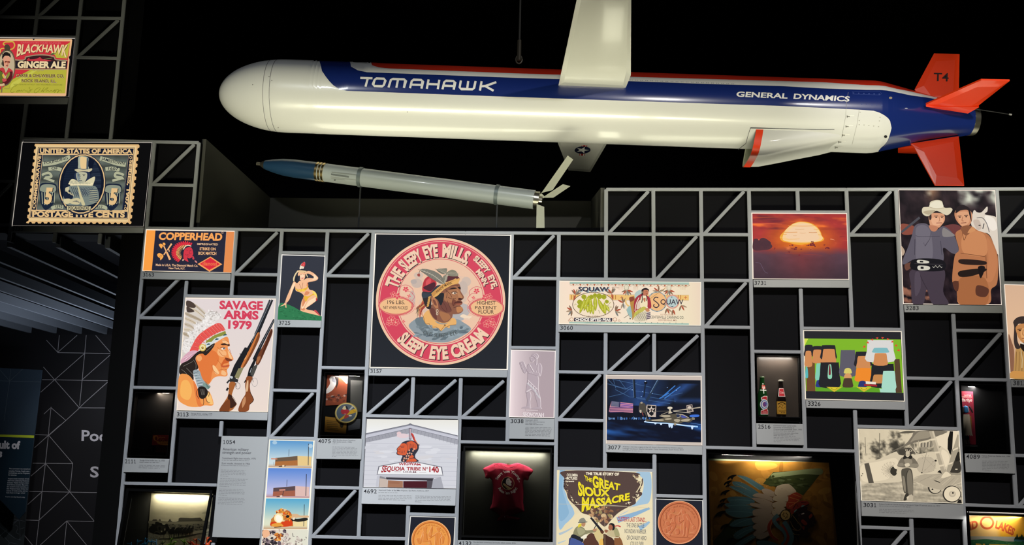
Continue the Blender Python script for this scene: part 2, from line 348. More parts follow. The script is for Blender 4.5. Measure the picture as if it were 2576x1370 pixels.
# ================================================================ the long white missile hanging over the wall
D0 = 6.78; NA, TB = UD(553, 236.3, D0), UD(2440, 302.7, D0)
ax = (TB - NA).normalized(); LEN = (TB - NA).length; ALPHA = math.radians(8)
lt = Vector((0, -math.cos(ALPHA), math.sin(ALPHA))); lt = (lt - ax*lt.dot(ax)).normalized(); nn = lt.cross(ax)
if nn.z < 0: nn = -nn
PXM = LEN/1887; RB0 = 184.5*PXM/2*0.985           # metres per pixel along the axis, body radius
def W(x, l, n): return NA + ax*x + lt*l + nn*n
def toL(p): d = p - NA; return d.dot(ax), d.dot(lt), d.dot(nn)
def X(px): return (px - 553)*PXM
PROF = [(2185, 1), (2200, .985), (2217, .945), (2240, .885), (2265, .82), (2293, .745), (2330, .65), (2370, .56), (2405, .48), (2440, .41)]
NOSE = 172*PXM
def rad(x):
    if x < NOSE: return RB0*math.sqrt(max(0, 1 - (1 - x/NOSE)**2))
    px = 553 + x/PXM
    if px < PROF[0][0]: return RB0
    for (a, f), (c, g) in zip(PROF, PROF[1:]):
        if px <= c: return RB0*(f + (g - f)*(px - a)/(c - a))
    return RB0*PROF[-1][1]
def hit(px, py, off=0.0):                       # photo pixel -> point on the body surface (local x, angle from top on the near side, world)
    d = ray(px, py); best = None
    o = CAM - NA; ol, on = o.dot(lt), o.dot(nn); dl, dn = d.dot(lt), d.dot(nn); r = RB0
    for it in range(6):
        A = dl*dl + dn*dn; B = 2*(ol*dl + on*dn); C = ol*ol + on*on - (r + off)**2; q = B*B - 4*A*C
        t = (-B - math.sqrt(q))/(2*A) if q > 0 else -B/(2*A)
        P = CAM + d*t; x, l, n = toL(P); r = rad(max(0, min(LEN, x)))
    return x, math.atan2(l, n), P
def bound(l):                                   # boundary curve from photo pixels: list of (x, theta)
    out = []
    for px, py in pr(l):
        x, th, P = hit(px, py); out.append((x, max(0.0, th)))
    return out
def ev(C, x, before, after):
    if x <= C[0][0]: return before
    for (a, f), (c, g) in zip(C, C[1:]):
        if x <= c: return f + (g - f)*(x - a)/max(1e-6, c - a)
    return after
cR = bound([936, 164, 952.6, 169.4, 978, 172, 1300, 184.5, 1585, 193, 1960, 203.5, 2066, 206.5, 2180, 214, 2255, 223, 2331, 239, 2362, 245.5]); cR = [(X(921), 0)] + cR
cW = bound([883, 167.5, 899.6, 176.7, 923, 181.5, 1300, 195.7, 1585, 204, 1800, 211.7, 1960, 216, 2066, 222, 2180, 226, 2293, 240, 2362, 250]); cW = [(X(869), 0)] + cW
cB = bound([810, 178.5, 819, 192, 828.4, 204, 838, 214, 850, 222, 860, 226, 872, 228.3, 890, 229, 1300, 244, 1522, 251.5, 1800, 261, 1960, 266, 2160, 275.5, 2198, 278.5, 2212, 283, 2225, 290, 2234, 297, 2239, 304, 2243, 323]); cB = [(X(789), 0)] + cB
cC = [(X(2206), math.pi)] + bound([2214, 373, 2222, 367, 2229, 359, 2236, 349, 2240, 340]) + [(cB[-1][0], cB[-1][1])]
mw = mat('missile_white', 'dcdcda', 0.32, coat=0.5); mb = mat('missile_blue', '16286b', 0.22, coat=0.6); mr = mat('missile_red', 'd8331d', 0.3, coat=0.5)
mo = mat('missile_orange', 'ee3f14', 0.35, coat=0.4); mdk = mat('dark_seam', '15151a', 0.6); mst = mat('steel', 'b8b4a6', 0.3, 1.0); mlt = mat('white_lettering', 'e6e6e6', 0.4)
TOMB = UD(1500, 262, D0)
MIS = empty('cruise_missile', TOMB, 'long white missile with blue and red stripes hanging above the display wall', 'missile')
seam = X(700); xs = set()
k = seam
while k < LEN: xs.add(round(k, 4)); k += 0.03
for C in (cR, cW, cB, cC):
    for q, (x, t) in enumerate(C):
        xs.add(round(x, 4))
        if q + 1 < len(C):
            for m in range(1, 4): xs.add(round(x + (C[q+1][0] - x)*m/4, 4)) if C[q+1][0] - x < 0.12 else None
xs = sorted(x for x in xs if seam <= x <= LEN); xs.append(LEN)
NB = (3, 3, 6, 12, 6); vs = []; fs = []; mi = []; prev = None
for x in xs:
    tR = ev(cR, x, 0, 0.35); tW = max(tR, ev(cW, x, 0, 0.4)); tB = max(tW, ev(cB, x, 0, math.pi)); tC = max(tB, ev(cC, x, math.pi, math.pi))
    if x > cB[-1][0]: tB = tC = math.pi*0.7
    if x > X(2362): tR = tR*max(0, 1 - (x - X(2362))/0.1); tW = tR
    st = [0, tR, tW, tB, tC, math.pi]; ths = []
    for q in range(5):
        for m in range(NB[q]): ths.append(st[q] + (st[q+1] - st[q])*m/NB[q])
    ths.append(math.pi); r = rad(x); full = ths + [2*math.pi - t for t in reversed(ths[:-1])]
    row = len(vs); vs += [W(x, r*math.sin(t), r*math.cos(t)) for t in full]
    if prev is not None:
        band = []; 
        for q, c in enumerate((0, 1, 2, 1, 2)): band += [c]*NB[q]
        band = band + band[::-1]; n = len(full)
        for q in range(n - 1): fs.append((prev + q, row + q, row + q + 1, prev + q + 1)); mi.append(band[q])
    prev = row
def clean(o, ang=35):
    bm = bmesh.new(); bm.from_mesh(o.data); bmesh.ops.remove_doubles(bm, verts=bm.verts, dist=2e-5); bmesh.ops.recalc_face_normals(bm, faces=bm.faces); bm.to_mesh(o.data); bm.free()
    o.data.polygons.foreach_set('use_smooth', [True]*len(o.data.polygons)); o.data.set_sharp_from_angle(angle=math.radians(ang)); return o
clean(mesh('fuselage', vs, fs, [mr, mw, mb], MIS, mi=mi))
def lathe(name, prof, m, parent, n=64, ang=35, frame=W):
    vs = []; fs = []
    for x, r in prof: vs += [frame(x, r*math.sin(2*math.pi*q/n), r*math.cos(2*math.pi*q/n)) for q in range(n)]
    for k in range(len(prof) - 1):
        for q in range(n): fs.append((k*n + q, k*n + (q+1) % n, (k+1)*n + (q+1) % n, (k+1)*n + q))
    return clean(mesh(name, vs, fs, m, parent), ang)
lathe('nose_cone', [(NOSE*(1 - math.cos(a*math.pi/2/24)), max(0.0002, rad(NOSE*(1 - math.cos(a*math.pi/2/24))))) for a in range(20)] + [(seam - .001, rad(seam - .001))], mw, MIS)
for px in (684, 700): lathe('seam_band', [(X(px) - .0016, rad(X(px)) - .002), (X(px) - .0016, rad(X(px)) + .0006), (X(px) + .0016, rad(X(px)) + .0006), (X(px) + .0016, rad(X(px)) - .002)], mat('seam_grey', '77777a', 0.6), MIS)
lathe('tail_ring', [(LEN - .01, rad(LEN) - .012), (LEN - .01, rad(LEN) + .004), (LEN + .03, rad(LEN) + .0), (LEN + .03, rad(LEN) - .02), (LEN - .03, rad(LEN) - .03), (LEN - .04, 0.001)], mst, MIS)
# ---- decals on the body: subdivide so they follow the curve
def on_body(px, py, off=0.0):
    x, th, P = hit(px, py, 0.0008 + off); return (P.x, P.y, P.z)
def wrap(art, name, m, parent=MIS, lim=6):
    art.subdiv(lim); o = art.build(name, m, parent, fn=lambda x, y, z: on_body(x, y, z)); return clean(o, 60)
T = Art(540, 100, 2082/760)
def letter(strokes, x0, y0, wx, hy, th, slope, col='e8e8ea'):
    for s in strokes:
        pts = []
        for u, v in pr(s): pts += [x0 + wx*u, y0 + slope*wx*u + hy*(v - 1)]
        T.l(col, th, pts)
LT = {'T': [[-.12, .1, 1.05, .1], [.62, .05, .38, 1]], 'O': [[.32, .1, .88, .1, .98, .3, .86, .78, .74, .9, .16, .9, .06, .72, .18, .25, .32, .1, .6, .1]],
      'M': [[.0, 1, .14, .2, .26, .1, .92, .1, 1.0, .24, .9, 1], [.56, .12, .46, 1]], 'A': [[.0, 1, .14, .25, .28, .1, .86, .1, .98, .25, .88, 1], [.08, .62, .9, .62]],
      'H': [[.14, .02, .0, 1], [.98, .02, .86, 1], [.08, .5, .92, .5]], 'W': [[.1, .02, .02, .75, .12, .9, .84, .9, .94, .75, 1.04, .02], [.57, .05, .5, .88]], 'K': [[.12, .02, .0, 1], [.05, .55, .4, .5, 1.15, .06], [.36, .5, .96, .97]]}
for ch, xa, wd in (('T', 1012, 72), ('O', 1086, 92), ('M', 1198, 118), ('A', 1346, 90), ('H', 1462, 88), ('A', 1570, 88), ('W', 1686, 108), ('K', 1828, 98)):
    letter(LT[ch], xa, 322 + (xa - 1012)*0.034, wd, 66, 15, 0.034)
T.at(1800, 80, 2044/776)
T.t('e6e6e8', 'GENERAL', 136, 428, 476, 441, 32, 0.03, 0.12); T.t('e6e6e8', 'DYNAMICS', 516, 442, 886, 461, 32, 0.03, 0.12)
T.at(0, 0, 1)
wrap(T, 'lettering', PRINT)
# faint panel lines, fasteners and the row of stitched marks
T = Art(1800, 80, 2044/776)
for a in ((880, 400, 868, 470, 862, 560, 836, 700), (952, 515, 938, 610, 905, 745)): T.l('8f8f88', 2.0, list(a))
T.l('3c3c44', 3.5, [222, 664, 232, 636, 400, 640, 690, 648, 788, 646]); T.l('3c3c44', 3, [222, 664, 200, 740, 150, 780])
T.e('101014', 1127, 694, 11, 9)
for x, y in ((870, 560), (862, 626), (838, 684), (814, 730), (790, 766)): T.l('8a8a84', 7, [x, y, x + 20, y + 1]); T.l('f4f4f0', 4, [x + 4, y - 7, x + 50, y - 5]); T.l('56564f', 5, [x + 2, y - 6, x + 3, y + 8])
for x, y in ((958, 532), (952, 588), (952, 615), (984, 617), (1016, 621), (1048, 624), (1080, 628), (1086, 590), (1090, 566)): T.e('a5a59e', x, y, 4, 3)
for k in range(6): T.e('3b4d8e', 915 + k*34, 405 + k*1.5, 5, 4)
for k in range(5): T.e('3b4d8e', 970 + k*33, 478 + k*2, 4, 3)
T.l('33478c', 2, [905, 395, 1090, 395, 1100, 410, 1090, 418, 910, 412, 905, 395]); T.e('9a8d7c', 1160, 437, 11, 8); T.e('b9bcc8', 1264, 506, 10, 3)
T.e('77776f', 324, 672, 9, 6)
T.at(1200, 0, 1735/760); 
for k in range(64):
    if k % 3: T.e('8a8d96', 872 + k*9.7, 459 + k*0.36, 3.2, 2)
T.e('9a9a94', 470, 488, 4, 3)
T.at(540, 100, 2082/760)
for x, y in ((375, 254), (394, 280), (438, 606), (1328, 497), (262, 309)): T.e('6b6b6c', x, y, 3.4, 3.4)
wrap(T, 'panel_markings', PRINT)
# ---- wings and fins
def plane(px, py, o, n):                        # photo pixel -> world point on the plane through o with normal n
    d = ray(px, py); return CAM + d*((o - CAM).dot(n)/d.dot(n))
def slab(name, pts, n, th, m, edge=0.35):       # thin aerofoil-like plate: full thickness inside, thinner edges
    pts = [Vector(p) for p in pts]; c = sum(pts, Vector())/len(pts); inn = [p + (c - p).normalized()*min(0.07, (c - p).length*0.4) for p in pts]
    k = len(pts); vs = [p + n*(th*edge/2) for p in pts] + [p - n*(th*edge/2) for p in pts] + [p + n*(th/2) for p in inn] + [p - n*(th/2) for p in inn]
    fs = [tuple(range(2*k, 3*k)), tuple(reversed(range(3*k, 4*k)))]
    for i in range(k):
        j = (i + 1) % k; fs += [(i, j, 2*k + j, 2*k + i), (k + j, k + i, 3*k + i, 3*k + j), (j, i, k + i, k + j)]
    o = mesh(name, vs, fs, m, MIS); bm = bmesh.new(); bm.from_mesh(o.data); bmesh.ops.recalc_face_normals(bm, faces=bm.faces); bm.to_mesh(o.data); bm.free(); return o
OW = NA + nn*0.03
def lc(px, py): p = plane(px, py, OW, nn); return toL(p)
def WP(x, l): return W(x, l, 0.03)
mwing = mat('wing_white', 'd6d6d0', 0.2, coat=0.4)
# near wing: root seen in the photo, tip beyond the top of the frame
r1, r2, r3 = lc(1405, 213), lc(1573, 222), lc(1587, 187); e1, e2 = lc(1450, 2), lc(1588, 2)
ltip = 1.42
def ex(a, b_, l): t = (l - a[1])/(b_[1] - a[1]); return WP(a[0] + (b_[0] - a[0])*t, l)
slab('wing', [ex(r1, e1, r1[1]), ex(r1, e1, ltip), ex(r3, e2, ltip), WP(r3[0], r3[1]), WP(r2[0], r2[1])], nn, 0.03, mwing)
f1, f2, f3, f4 = lc(1405, 362), lc(1430, 427), lc(1485, 431), lc(1523, 366)
o = slab('wing', [ex(f1, f2, -RB0*0.9), WP(*f2[:2]), WP(*f3[:2]), ex(f4, f3, -RB0*0.9)], nn, 0.03, mwing)
STAR = Art(1200, 0, 1735/760)                     # roundel on the far wing
STAR.p('b8312c', [602, 832, 634, 832, 618, 893, 586, 893]); STAR.p('e9e9e4', [606, 832, 611, 832, 595, 893, 590, 893]); STAR.p('e9e9e4', [624, 832, 629, 832, 614, 893, 609, 893])
STAR.e('141c3c', 606, 861, 46, 21, -2)
STAR.p('ecece8', [x for k in range(10) for x in (605 + (40 if k % 2 == 0 else 15)*math.sin(math.radians(36*k + 20)), 861 - (19 if k % 2 == 0 else 7.5)*math.cos(math.radians(36*k + 20)))])
def on_wing(px, py, z):
    p = plane(px, py, OW - nn*0.0165, nn); return tuple(p - nn*z)
STAR.build('star_roundel', PRINT, MIS, fn=on_wing, clip=[1404, 363.5, 1524, 366.5, 1484, 431, 1430, 427])
NAo = NA
# vertical fins lie in the plane of the axis and the up direction, level fins in the plane of the wings
def vf(l): return [plane(px, py, NA, lt) for px, py in pr(l)]
def hf(l): return [plane(px, py, NA, nn) for px, py in pr(l)]
fin_up = slab('tail_fin', vf([2300, 226, 2349, 135, 2413, 137, 2411, 262, 2330, 262]), lt, 0.03, mo)
slab('tail_fin', vf([2291, 361.5, 2411, 343, 2425, 467, 2352, 466, 2300, 372]), lt, 0.03, mo)
slab('tail_fin', hf([2329, 261, 2468, 200, 2540, 201.5, 2462, 263, 2434, 278, 2360, 274]), nn, 0.032, mo)
slab('tail_fin', hf([2259, 371, 2300, 363, 2400, 340, 2400, 362, 2305, 385, 2259, 383]), nn, 0.03, mo)
q = Art(1800, 80, 2044/776); q.t('2a1210', 'T4', 1446, 324, 1544, 327, 52, 0.012)
q.build('fin_lettering', PRINT, fin_up, fn=lambda x, y, z: tuple(plane(x, y, NA + lt*0.0165, lt) + lt*z))
# fairing under the near fin
b = MB(); b.prism(hf([2329, 262, 2434, 279, 2462, 263, 2440, 262]), -nn*0.02); b.build('fin_root', mo, MIS)
# trailing wire
pw = [UD(2447, 273, D0 - .1), UD(2500, 281, D0 - .15), UD(2538, 287, D0 - .2)]
b = MB(); b.tube(pw, 0.003, 6); b.build('trailing_wire', mat('black_rubber', '1a1a1c', 0.6), MIS)
b = MB(); b.tube([pw[2], UD(2545, 288, D0 - .2)], 0.006, 6); b.build('wire_tip', mat('wire_tip_grey', '9a9a98', 0.5), MIS)
# ---- air intake scoop below the rear body
def scoop(name, secs, m, parent, flip=False, cap=False, n=20):
    vs = []; fs = []
    for x, hw, zt_, zb_, dx in secs:            # rounded-square section, dx shears the lower edge forward
        for q in range(n):
            a = 2*math.pi*q/n; c, s_ = math.cos(a), math.sin(a); e = 0.55
            u = math.copysign(abs(c)**e, c); v = math.copysign(abs(s_)**e, s_); zz = (zt_ + zb_)/2 + v*(zt_ - zb_)/2
            vs.append(W(x + dx*(zt_ - zz)/max(1e-6, zt_ - zb_), u*hw, zz))
    for k in range(len(secs) - 1):
        for q in range(n): fs.append((k*n + q, k*n + (q+1) % n, (k+1)*n + (q+1) % n, (k+1)*n + q))
    if cap: fs.append(tuple(range((len(secs)-1)*n, len(secs)*n)))
    return clean(mesh(name, vs, fs, m, parent), 50)
zR = -RB0; SB = 0.155
FX = X(1893); RX = X(2090)
outer = [(FX, SB, -.125, zR - .128, -.055), (FX + .1, SB, -.115, zR - .122, -.05), (FX + .22, SB, -.105, zR - .09, -.04), (FX + .36, SB*.98, -.10, zR - .05, -.025), (FX + .5, SB*.95, -.10, zR - .012, -.01), (FX + .58, SB*.9, -.10, zR + .015, 0)]
INT = scoop('air_intake', outer, mw, MIS)
scoop('intake_lip', [(FX - .004, SB + .0012, -.12, zR - .1295, -.055), (FX + .045, SB + .0012, -.118, zR - .1285, -.0525)], mo, INT)
scoop('intake_throat', [(FX - .004, SB, -.12, zR - .1285, -.055), (FX, SB - .012, -.137, zR - .116, -.055), (FX + .2, SB - .03, -.14, zR - .09, -.04), (FX + .4, SB - .06, -.14, zR - .02, -.02)], mat('intake_grey', 'c9cdb6', 0.5), INT, cap=True)
# suspension cable and shackle
ct = hit(1306, 169)[2]; top = Vector((ct.x, ct.y + .2, ct.z + .02)); cp = Vector((ct.x, NA.y + .02, (NA + ax*(ct - NA).dot(ax)).z + RB0))
CAB = empty('hanging_cable', cp, 'black cable and shackle holding up the middle of the white missile', 'cable')
b = MB(); b.tube([cp + Vector((0, 0, .16)), Vector((cp.x, cp.y, 7.0))], 0.008, 8); b.build('cable', mat('black_cable', '111113', 0.5), CAB)
b = MB(); b.tube([cp + Vector((0, 0, .02)), cp + Vector((0, 0, .17))], 0.016, 8); b.build('turnbuckle', mat('dark_iron', '3a3733', 0.45, 0.8), CAB)
b = MB(); b.tube([cp + Vector((math.cos(a)*.022, 0, .028 + math.sin(a)*.03)) for a in (math.pi*2*k/16 for k in range(17))], 0.006, 6, False); b.build('shackle', mat('dark_iron', '3a3733', 0.45, 0.8), CAB)
# ================================================================ the slim grey rocket on two rods
ZA, ZB = UD(646, 411.5, 6.56), UD(1352, 503, 6.26); za = (ZB - ZA).normalized(); ZL = (ZB - ZA).length; zl = za.cross(Vector((0, 0, 1))).normalized(); zn = zl.cross(za)
if zn.z < 0: zn = -zn
def ZW(x, l, n): return ZA + za*x + zl*l + zn*n
def ZX(px): return ZL*(px - 646)/706
RZ = 0.0635
ROC = empty('rocket', ZW(ZL*.5, 0, 0), 'slim grey rocket with dark blue nose and metal fins standing on two rods', 'rocket')
zg = mat('rocket_grey', 'aab2b4', 0.32, coat=0.3); zb_ = mat('rocket_blue', '22405e', 0.3, coat=0.3); zbr = mat('brass', 'c2ab78', 0.28, 1.0); zf = mat('fin_grey', 'b3b5a6', 0.4)
lathe('fuze_tip', [(0, .001), (0, .012), (ZX(656), .012), (ZX(660), .02), (ZX(668), .031)], mat('fuze_metal', '8f8a7c', 0.35, 0.9), ROC, 32, 35, ZW)
lathe('warhead', [(ZX(668), .031), (ZX(690), .046), (ZX(715), .0575), (ZX(745), .0625), (ZX(805), RZ)], zb_, ROC, 40, 35, ZW)
for p in (807, 815, 823): lathe('brass_ring', [(ZX(p - 3), RZ - .002), (ZX(p - 3), RZ + .003), (ZX(p + 2.4), RZ + .003), (ZX(p + 2.4), RZ - .002)], zbr, ROC, 40, 35, ZW)
lathe('motor_tube', [(ZX(804), RZ - .001), (ZX(1320), RZ - .0005), (ZX(1345), RZ - .0005), (ZX(1345), .01)], zg, ROC, 40, 35, ZW)
lathe('tail_collar', [(ZX(1344), .02), (ZX(1344), RZ - .006), (ZX(1357), RZ - .006), (ZX(1357), .03), (ZX(1364), .028), (ZX(1364), .001)], mst, ROC, 32, 35, ZW)
def on_zuni(px, py, z):
    d = ray(px, py); o = CAM - ZA; ol, on = o.dot(zl), o.dot(zn); dl, dn = d.dot(zl), d.dot(zn); A = dl*dl + dn*dn; B = 2*(ol*dl + on*dn); C = ol*ol + on*on - (RZ + .0005 + z)**2
    return tuple(CAM + d*((-B - math.sqrt(max(0, B*B - 4*A*C)))/(2*A)))
T = Art(540, 100, 2082/760)
T.l('8d9391', 8, [806, 912, 990, 932]); T.l('6d7373', 12, [802, 926, 925, 944]); T.l('989d9a', 6, [800, 944, 990, 968]); T.e('45494a', 828, 966, 7, 4); T.l('9aa09e', 5, [802, 955, 900, 966])
T.subdiv(6).build('stencil_marks', PRINT, ROC, fn=on_zuni)
# fins, each a folded metal blade
def zfin(l, D, th=.006):
    pts = [UD(px, py, D) for px, py in pr(l)]; n = (pts[1] - pts[0]).cross(pts[2] - pts[0]).normalized()
    b = MB(); b.prism([p - n*th/2 for p in pts], n*th); b.build('fin', zf, ROC)
zfin([1362, 485, 1428, 391, 1442, 401, 1390, 478], 6.24); zfin([1364, 497, 1416, 463, 1435, 468, 1392, 497], 6.26)
zfin([1350, 513, 1369, 520, 1370, 573, 1349, 573], 6.2); zfin([1352, 492, 1362, 486, 1372, 496, 1360, 500], 6.25)
for k, (px, py) in enumerate(((916, 452), (1255, 492))):
    x = ZX(px); c = ZW(x, 0, 0); fl = Vector((c.x, c.y, zb))
    st = empty('support_rod', fl, ('thin black rod and strap under the front of the grey rocket', 'thin black rod and strap under the rear of the grey rocket')[k], 'support rod')
    b = MB(); b.tube([fl, Vector((c.x, c.y, c.z - RZ - .002))], 0.0055, 8); b.build('rod', mat('rod_grey', '4a4c4e', 0.45, 0.5), st)
    n = 28; vs = []; fs = []
    for xx, rr in ((x - .012, RZ + .0008), (x - .012, RZ + .005), (x + .012, RZ + .005), (x + .012, RZ + .0008)): vs += [ZW(xx, rr*math.sin(2*math.pi*q/n), rr*math.cos(2*math.pi*q/n)) for q in range(n)]
    for a in range(4):
        for q in range(n): fs.append((a*n + q, a*n + (q+1) % n, ((a+1) % 4)*n + (q+1) % n, ((a+1) % 4)*n + q))
    clean(mesh('strap', vs, fs, mat('strap_grey', '6f7a7c', 0.45, 0.3), st))
# ================================================================ backlit pictures set into the lattice
HOUSE = mat('box_housing', '17171a', 0.6)
def origin(quad, Y=0.0):
    p = pr(quad); return U((p[2][0] + p[3][0])/2, (p[2][1] + p[3][1])/2, Y)
class Box:                                      # a light box: black housing, glowing rim, printed picture
    def __init__(s, label, quad, bg, edge='fff1dc', ins=(2.2, 2.0, 2.0, 2.2), cat='light box', name='light_box', group=None):
        s.q = quad; s.root = empty(name, origin(quad), label, cat, group); s.a = a = Art()
        a.p(edge, quad); p = pr(quad); t, r, b_, l = ins
        s.i = [p[0][0]+l, p[0][1]+t, p[1][0]-r, p[1][1]+t, p[2][0]-r, p[2][1]-b_, p[3][0]+l, p[3][1]-b_]
        if bg: a.p(bg, s.i)
    def done(s, m=None, Y=-0.0035, inner=True):
        p = pr(inset(s.q, 6.5)); b = MB(); b.hexa([U(x, y, -0.003) for x, y in p], [U(x, y, -0.003) + Vector((0, 0.055, 0)) for x, y in p]); b.build('housing', HOUSE, s.root)
        s.a.build('picture', m or BACKLIT, s.root, Y=Y, clip=s.q); return s.root
# ---------------------------------------------------------------- orange and navy matchbox label
B = Box('light box showing orange and navy matchbox label with red profile in feather bonnet', [367, 576, 590.5, 580, 582, 686, 358, 681.5], None); a = B.a
a.at(345, 570, 10)
a.p('fb9f45', [240, 85, 462, 90, 368, 1105, 150, 1100]); a.p('262638', [462, 92, 2245, 122, 2168, 1140, 368, 1105]); a.p('e58c50', [2248, 122, 2446, 126, 2372, 1152, 2168, 1142])
for k in range(170):
    x = R.uniform(430, 2180); y = R.uniform(130, 1100); a.e(R.choice(('363548', '3c3a4c', '1d1d2c', '454252')), x, y, R.uniform(2, 9), R.uniform(2, 7), R.uniform(0, 90), n=6)
a.wave('f8a65a', 'COPPERHEAD', [535, 318, 1330, 330, 2135, 345], [560, 150, 1340, 160, 2150, 172], 0.042)
a.ring('c8a58a', 2145, 150, 30, 28, 6); a.t('c8a58a', 'R', 2134, 163, 2156, 163, 24)
a.t('e7bd95', 'IMPREGNATED', 1510, 458, 2035, 468, 46, 0.02); a.t('f2b983', 'STRIKE ON', 1572, 588, 1978, 594, 68, 0.03); a.t('f2b983', 'BOX MATCH', 1540, 700, 1992, 708, 70, 0.03)
a.t('f0bd92', 'Made in U.S.A. The Diamond Match Co.', 470, 982, 1530, 1008, 52, 0.025); a.t('f0bd92', 'New York, N.Y.', 795, 1064, 1205, 1076, 50, 0.025)
a.p('f5a15c', [1845, 748, 2142, 945, 1820, 1132, 1520, 938]); a.p('d9293c', [1842, 778, 2085, 942, 1818, 1090, 1578, 932])
a.t('ef7a4a', 'diamond', 1648, 972, 2005, 978, 96, 0.02)
# crossed hatchets
a.l('f3b57c', 30, [668, 480, 730, 610]); a.l('f3b57c', 42, [745, 640, 830, 830], w2=56); a.l('f3b57c', 44, [870, 425, 760, 590], w2=30); a.l('f3b57c', 30, [745, 600, 672, 705])
a.b('fbab52', [548, 455, 600, 425, 660, 470, 640, 500, 610, 548]); a.b('fbab52', [640, 410, 690, 405, 715, 440, 690, 470, 655, 460]); a.l('262638', 9, [630, 395, 665, 480])
a.b('fbab52', [505, 705, 540, 665, 590, 670, 660, 725, 640, 790, 585, 842, 575, 790, 530, 760]); a.l('262638', 6, [560, 760, 610, 700]); a.l('262638', 6, [580, 780, 632, 715]); a.b('f3b57c', [795, 560, 815, 590, 812, 638, 795, 615])
# feather bonnet, radiating feathers then the cream inner band
for k in range(19):
    t = k/18; an = math.radians(52 + t*190); cx, cy = 1190 - 20*t, 620 + 40*t
    x1, y1 = cx + math.cos(an)*(300 + 0*t), cy - math.sin(an)*(262 - 10*t); x0, y0 = cx + math.cos(an)*120, cy - math.sin(an)*110
    nx, ny = -(y1-y0), (x1-x0); L = math.hypot(nx, ny); nx, ny = nx/L*26, ny/L*26
    a.p('262638', [x0, y0, x1+nx*1.25, y1+ny*1.25, x1+(x1-x0)*.08, y1+(y1-y0)*.08, x1-nx*1.25, y1-ny*1.25]); a.b('d92f3f', [x0, y0, (x0+x1)/2+nx, (y0+y1)/2+ny, x1+nx*.55, y1+ny*.55, x1+(x1-x0)*.06, y1+(y1-y0)*.06, x1-nx*.55, y1-ny*.55, (x0+x1)/2-nx, (y0+y1)/2-ny])
for k in range(17):
    t = k/16; an = math.radians(48 + t*195); cx, cy = 1200 - 20*t, 630 + 35*t; c_, s_ = math.cos(an), math.sin(an)
    x0, y0, x1, y1 = cx + c_*75, cy - s_*70, cx + c_*192, cy - s_*172; nx, ny = -(y1-y0), (x1-x0); L = math.hypot(nx, ny); nx, ny = nx/L*17, ny/L*17
    a.p('3a2a2c', [x0, y0, x1+nx*1.2, y1+ny*1.2, x1-nx*1.2, y1-ny*1.2]); a.p('e9b067', [x0, y0, x1+nx*.8, y1+ny*.8, x1+c_*12, y1-s_*12, x1-nx*.8, y1-ny*.8])
a.b('262638', [1170, 580, 1240, 490, 1350, 475, 1385, 540, 1200, 640, 1165, 760, 1130, 700]); a.l('ecd9b8', 22, [1175, 575, 1215, 505, 1290, 470, 1370, 495], True)
a.b('d33747', [1230, 545, 1330, 515, 1385, 545, 1390, 600, 1415, 665, 1395, 700, 1400, 760, 1330, 800, 1270, 790, 1300, 885, 1240, 860, 1180, 810, 1180, 640])
a.l('262638', 7, [1240, 590, 1285, 600]); a.l('262638', 7, [1330, 600, 1375, 600]); a.l('262638', 6, [1340, 610, 1330, 690, 1380, 665], True); a.l('262638', 6, [1260, 700, 1330, 720]); a.l('262638', 6, [1270, 790, 1290, 740, 1215, 700], True)
a.b('d33747', [1395, 560, 1420, 680, 1400, 720, 1375, 640]); a.b('c7404e', [1410, 740, 1440, 770, 1445, 825, 1400, 815]); a.b('d98a84', [1445, 850, 1490, 860, 1512, 905, 1470, 895]); a.b('f0c9a6', [1150, 830, 1175, 815, 1180, 850, 1150, 858])
B.done()
# ---------------------------------------------------------------- catalogue cover with two guns
B = Box('light box with 1979 gun catalogue cover, profile in white feather bonnet beside two guns', [466.5, 748, 694, 750.5, 674, 1036, 444, 1031.5], None, 'fff0dc'); a = B.a
a.field(B.i, 6, 8, lambda u, v: (226 + 10*v*v, 214 + 4*v*v, 213 - 6*v)); a.at(440, 745, 5)
for s_, x0, y0, x1, y1, h in (('SAVAGE', 560, 155, 1106, 165, 96), ('ARMS', 610, 279, 1052, 286, 96), ('1979', 668, 401, 966, 410, 94)): a.t('d4405a', s_, x0, y0, x1, y1, h, 0.045)
# guns
def gun(dx, dy, barrel, wood1, top):
    pass
a.l('33353b', 22, [1196, 44, 1010, 480], w2=26); a.l('1d1f25', 26, [1226, 44, 1045, 455, 760, 960], w2=60); a.l('8b9099', 5, [1214, 44, 960, 590]); a.l('5d626b', 5, [1186, 60, 1000, 480])
a.b('c9753a', [1040, 458, 1068, 470, 1060, 540, 985, 700, 875, 888, 828, 870, 905, 730, 985, 570]); a.b('7a4423', [1055, 465, 1068, 480, 1050, 560, 930, 800, 875, 888, 860, 880, 960, 690]); a.b('e6a566', [905, 745, 915, 700, 895, 780, 860, 800])
a.p('1a1b20', [880, 640, 940, 650, 830, 880, 790, 1000, 760, 1040, 690, 1010, 745, 870]); a.p('8a855f', [800, 905, 868, 895, 800, 1040, 750, 1015]); a.p('2b2c2c', [690, 1010, 800, 1045, 790, 1080, 690, 1075]); a.l('1a1b20', 10, [815, 722, 840, 730]); a.b('c9cdd2', [695, 1000, 730, 1010, 720, 1035, 695, 1025])
a.l('2c2c2e', 20, [690, 1050, 655, 1090]); a.l('17171a', 24, [668, 1150, 650, 1185])
a.b('a6612f', [690, 1085, 765, 1090, 735, 1180, 720, 1260, 780, 1350, 700, 1440, 560, 1440, 620, 1330, 670, 1240]); a.b('3b1f14', [670, 1240, 720, 1250, 775, 1345, 725, 1400, 680, 1380]); a.b('7a3f1e', [560, 1440, 620, 1335, 690, 1300, 680, 1440]); a.l('d9c7b5', 6, [722, 1260, 785, 1355, 740, 1410])
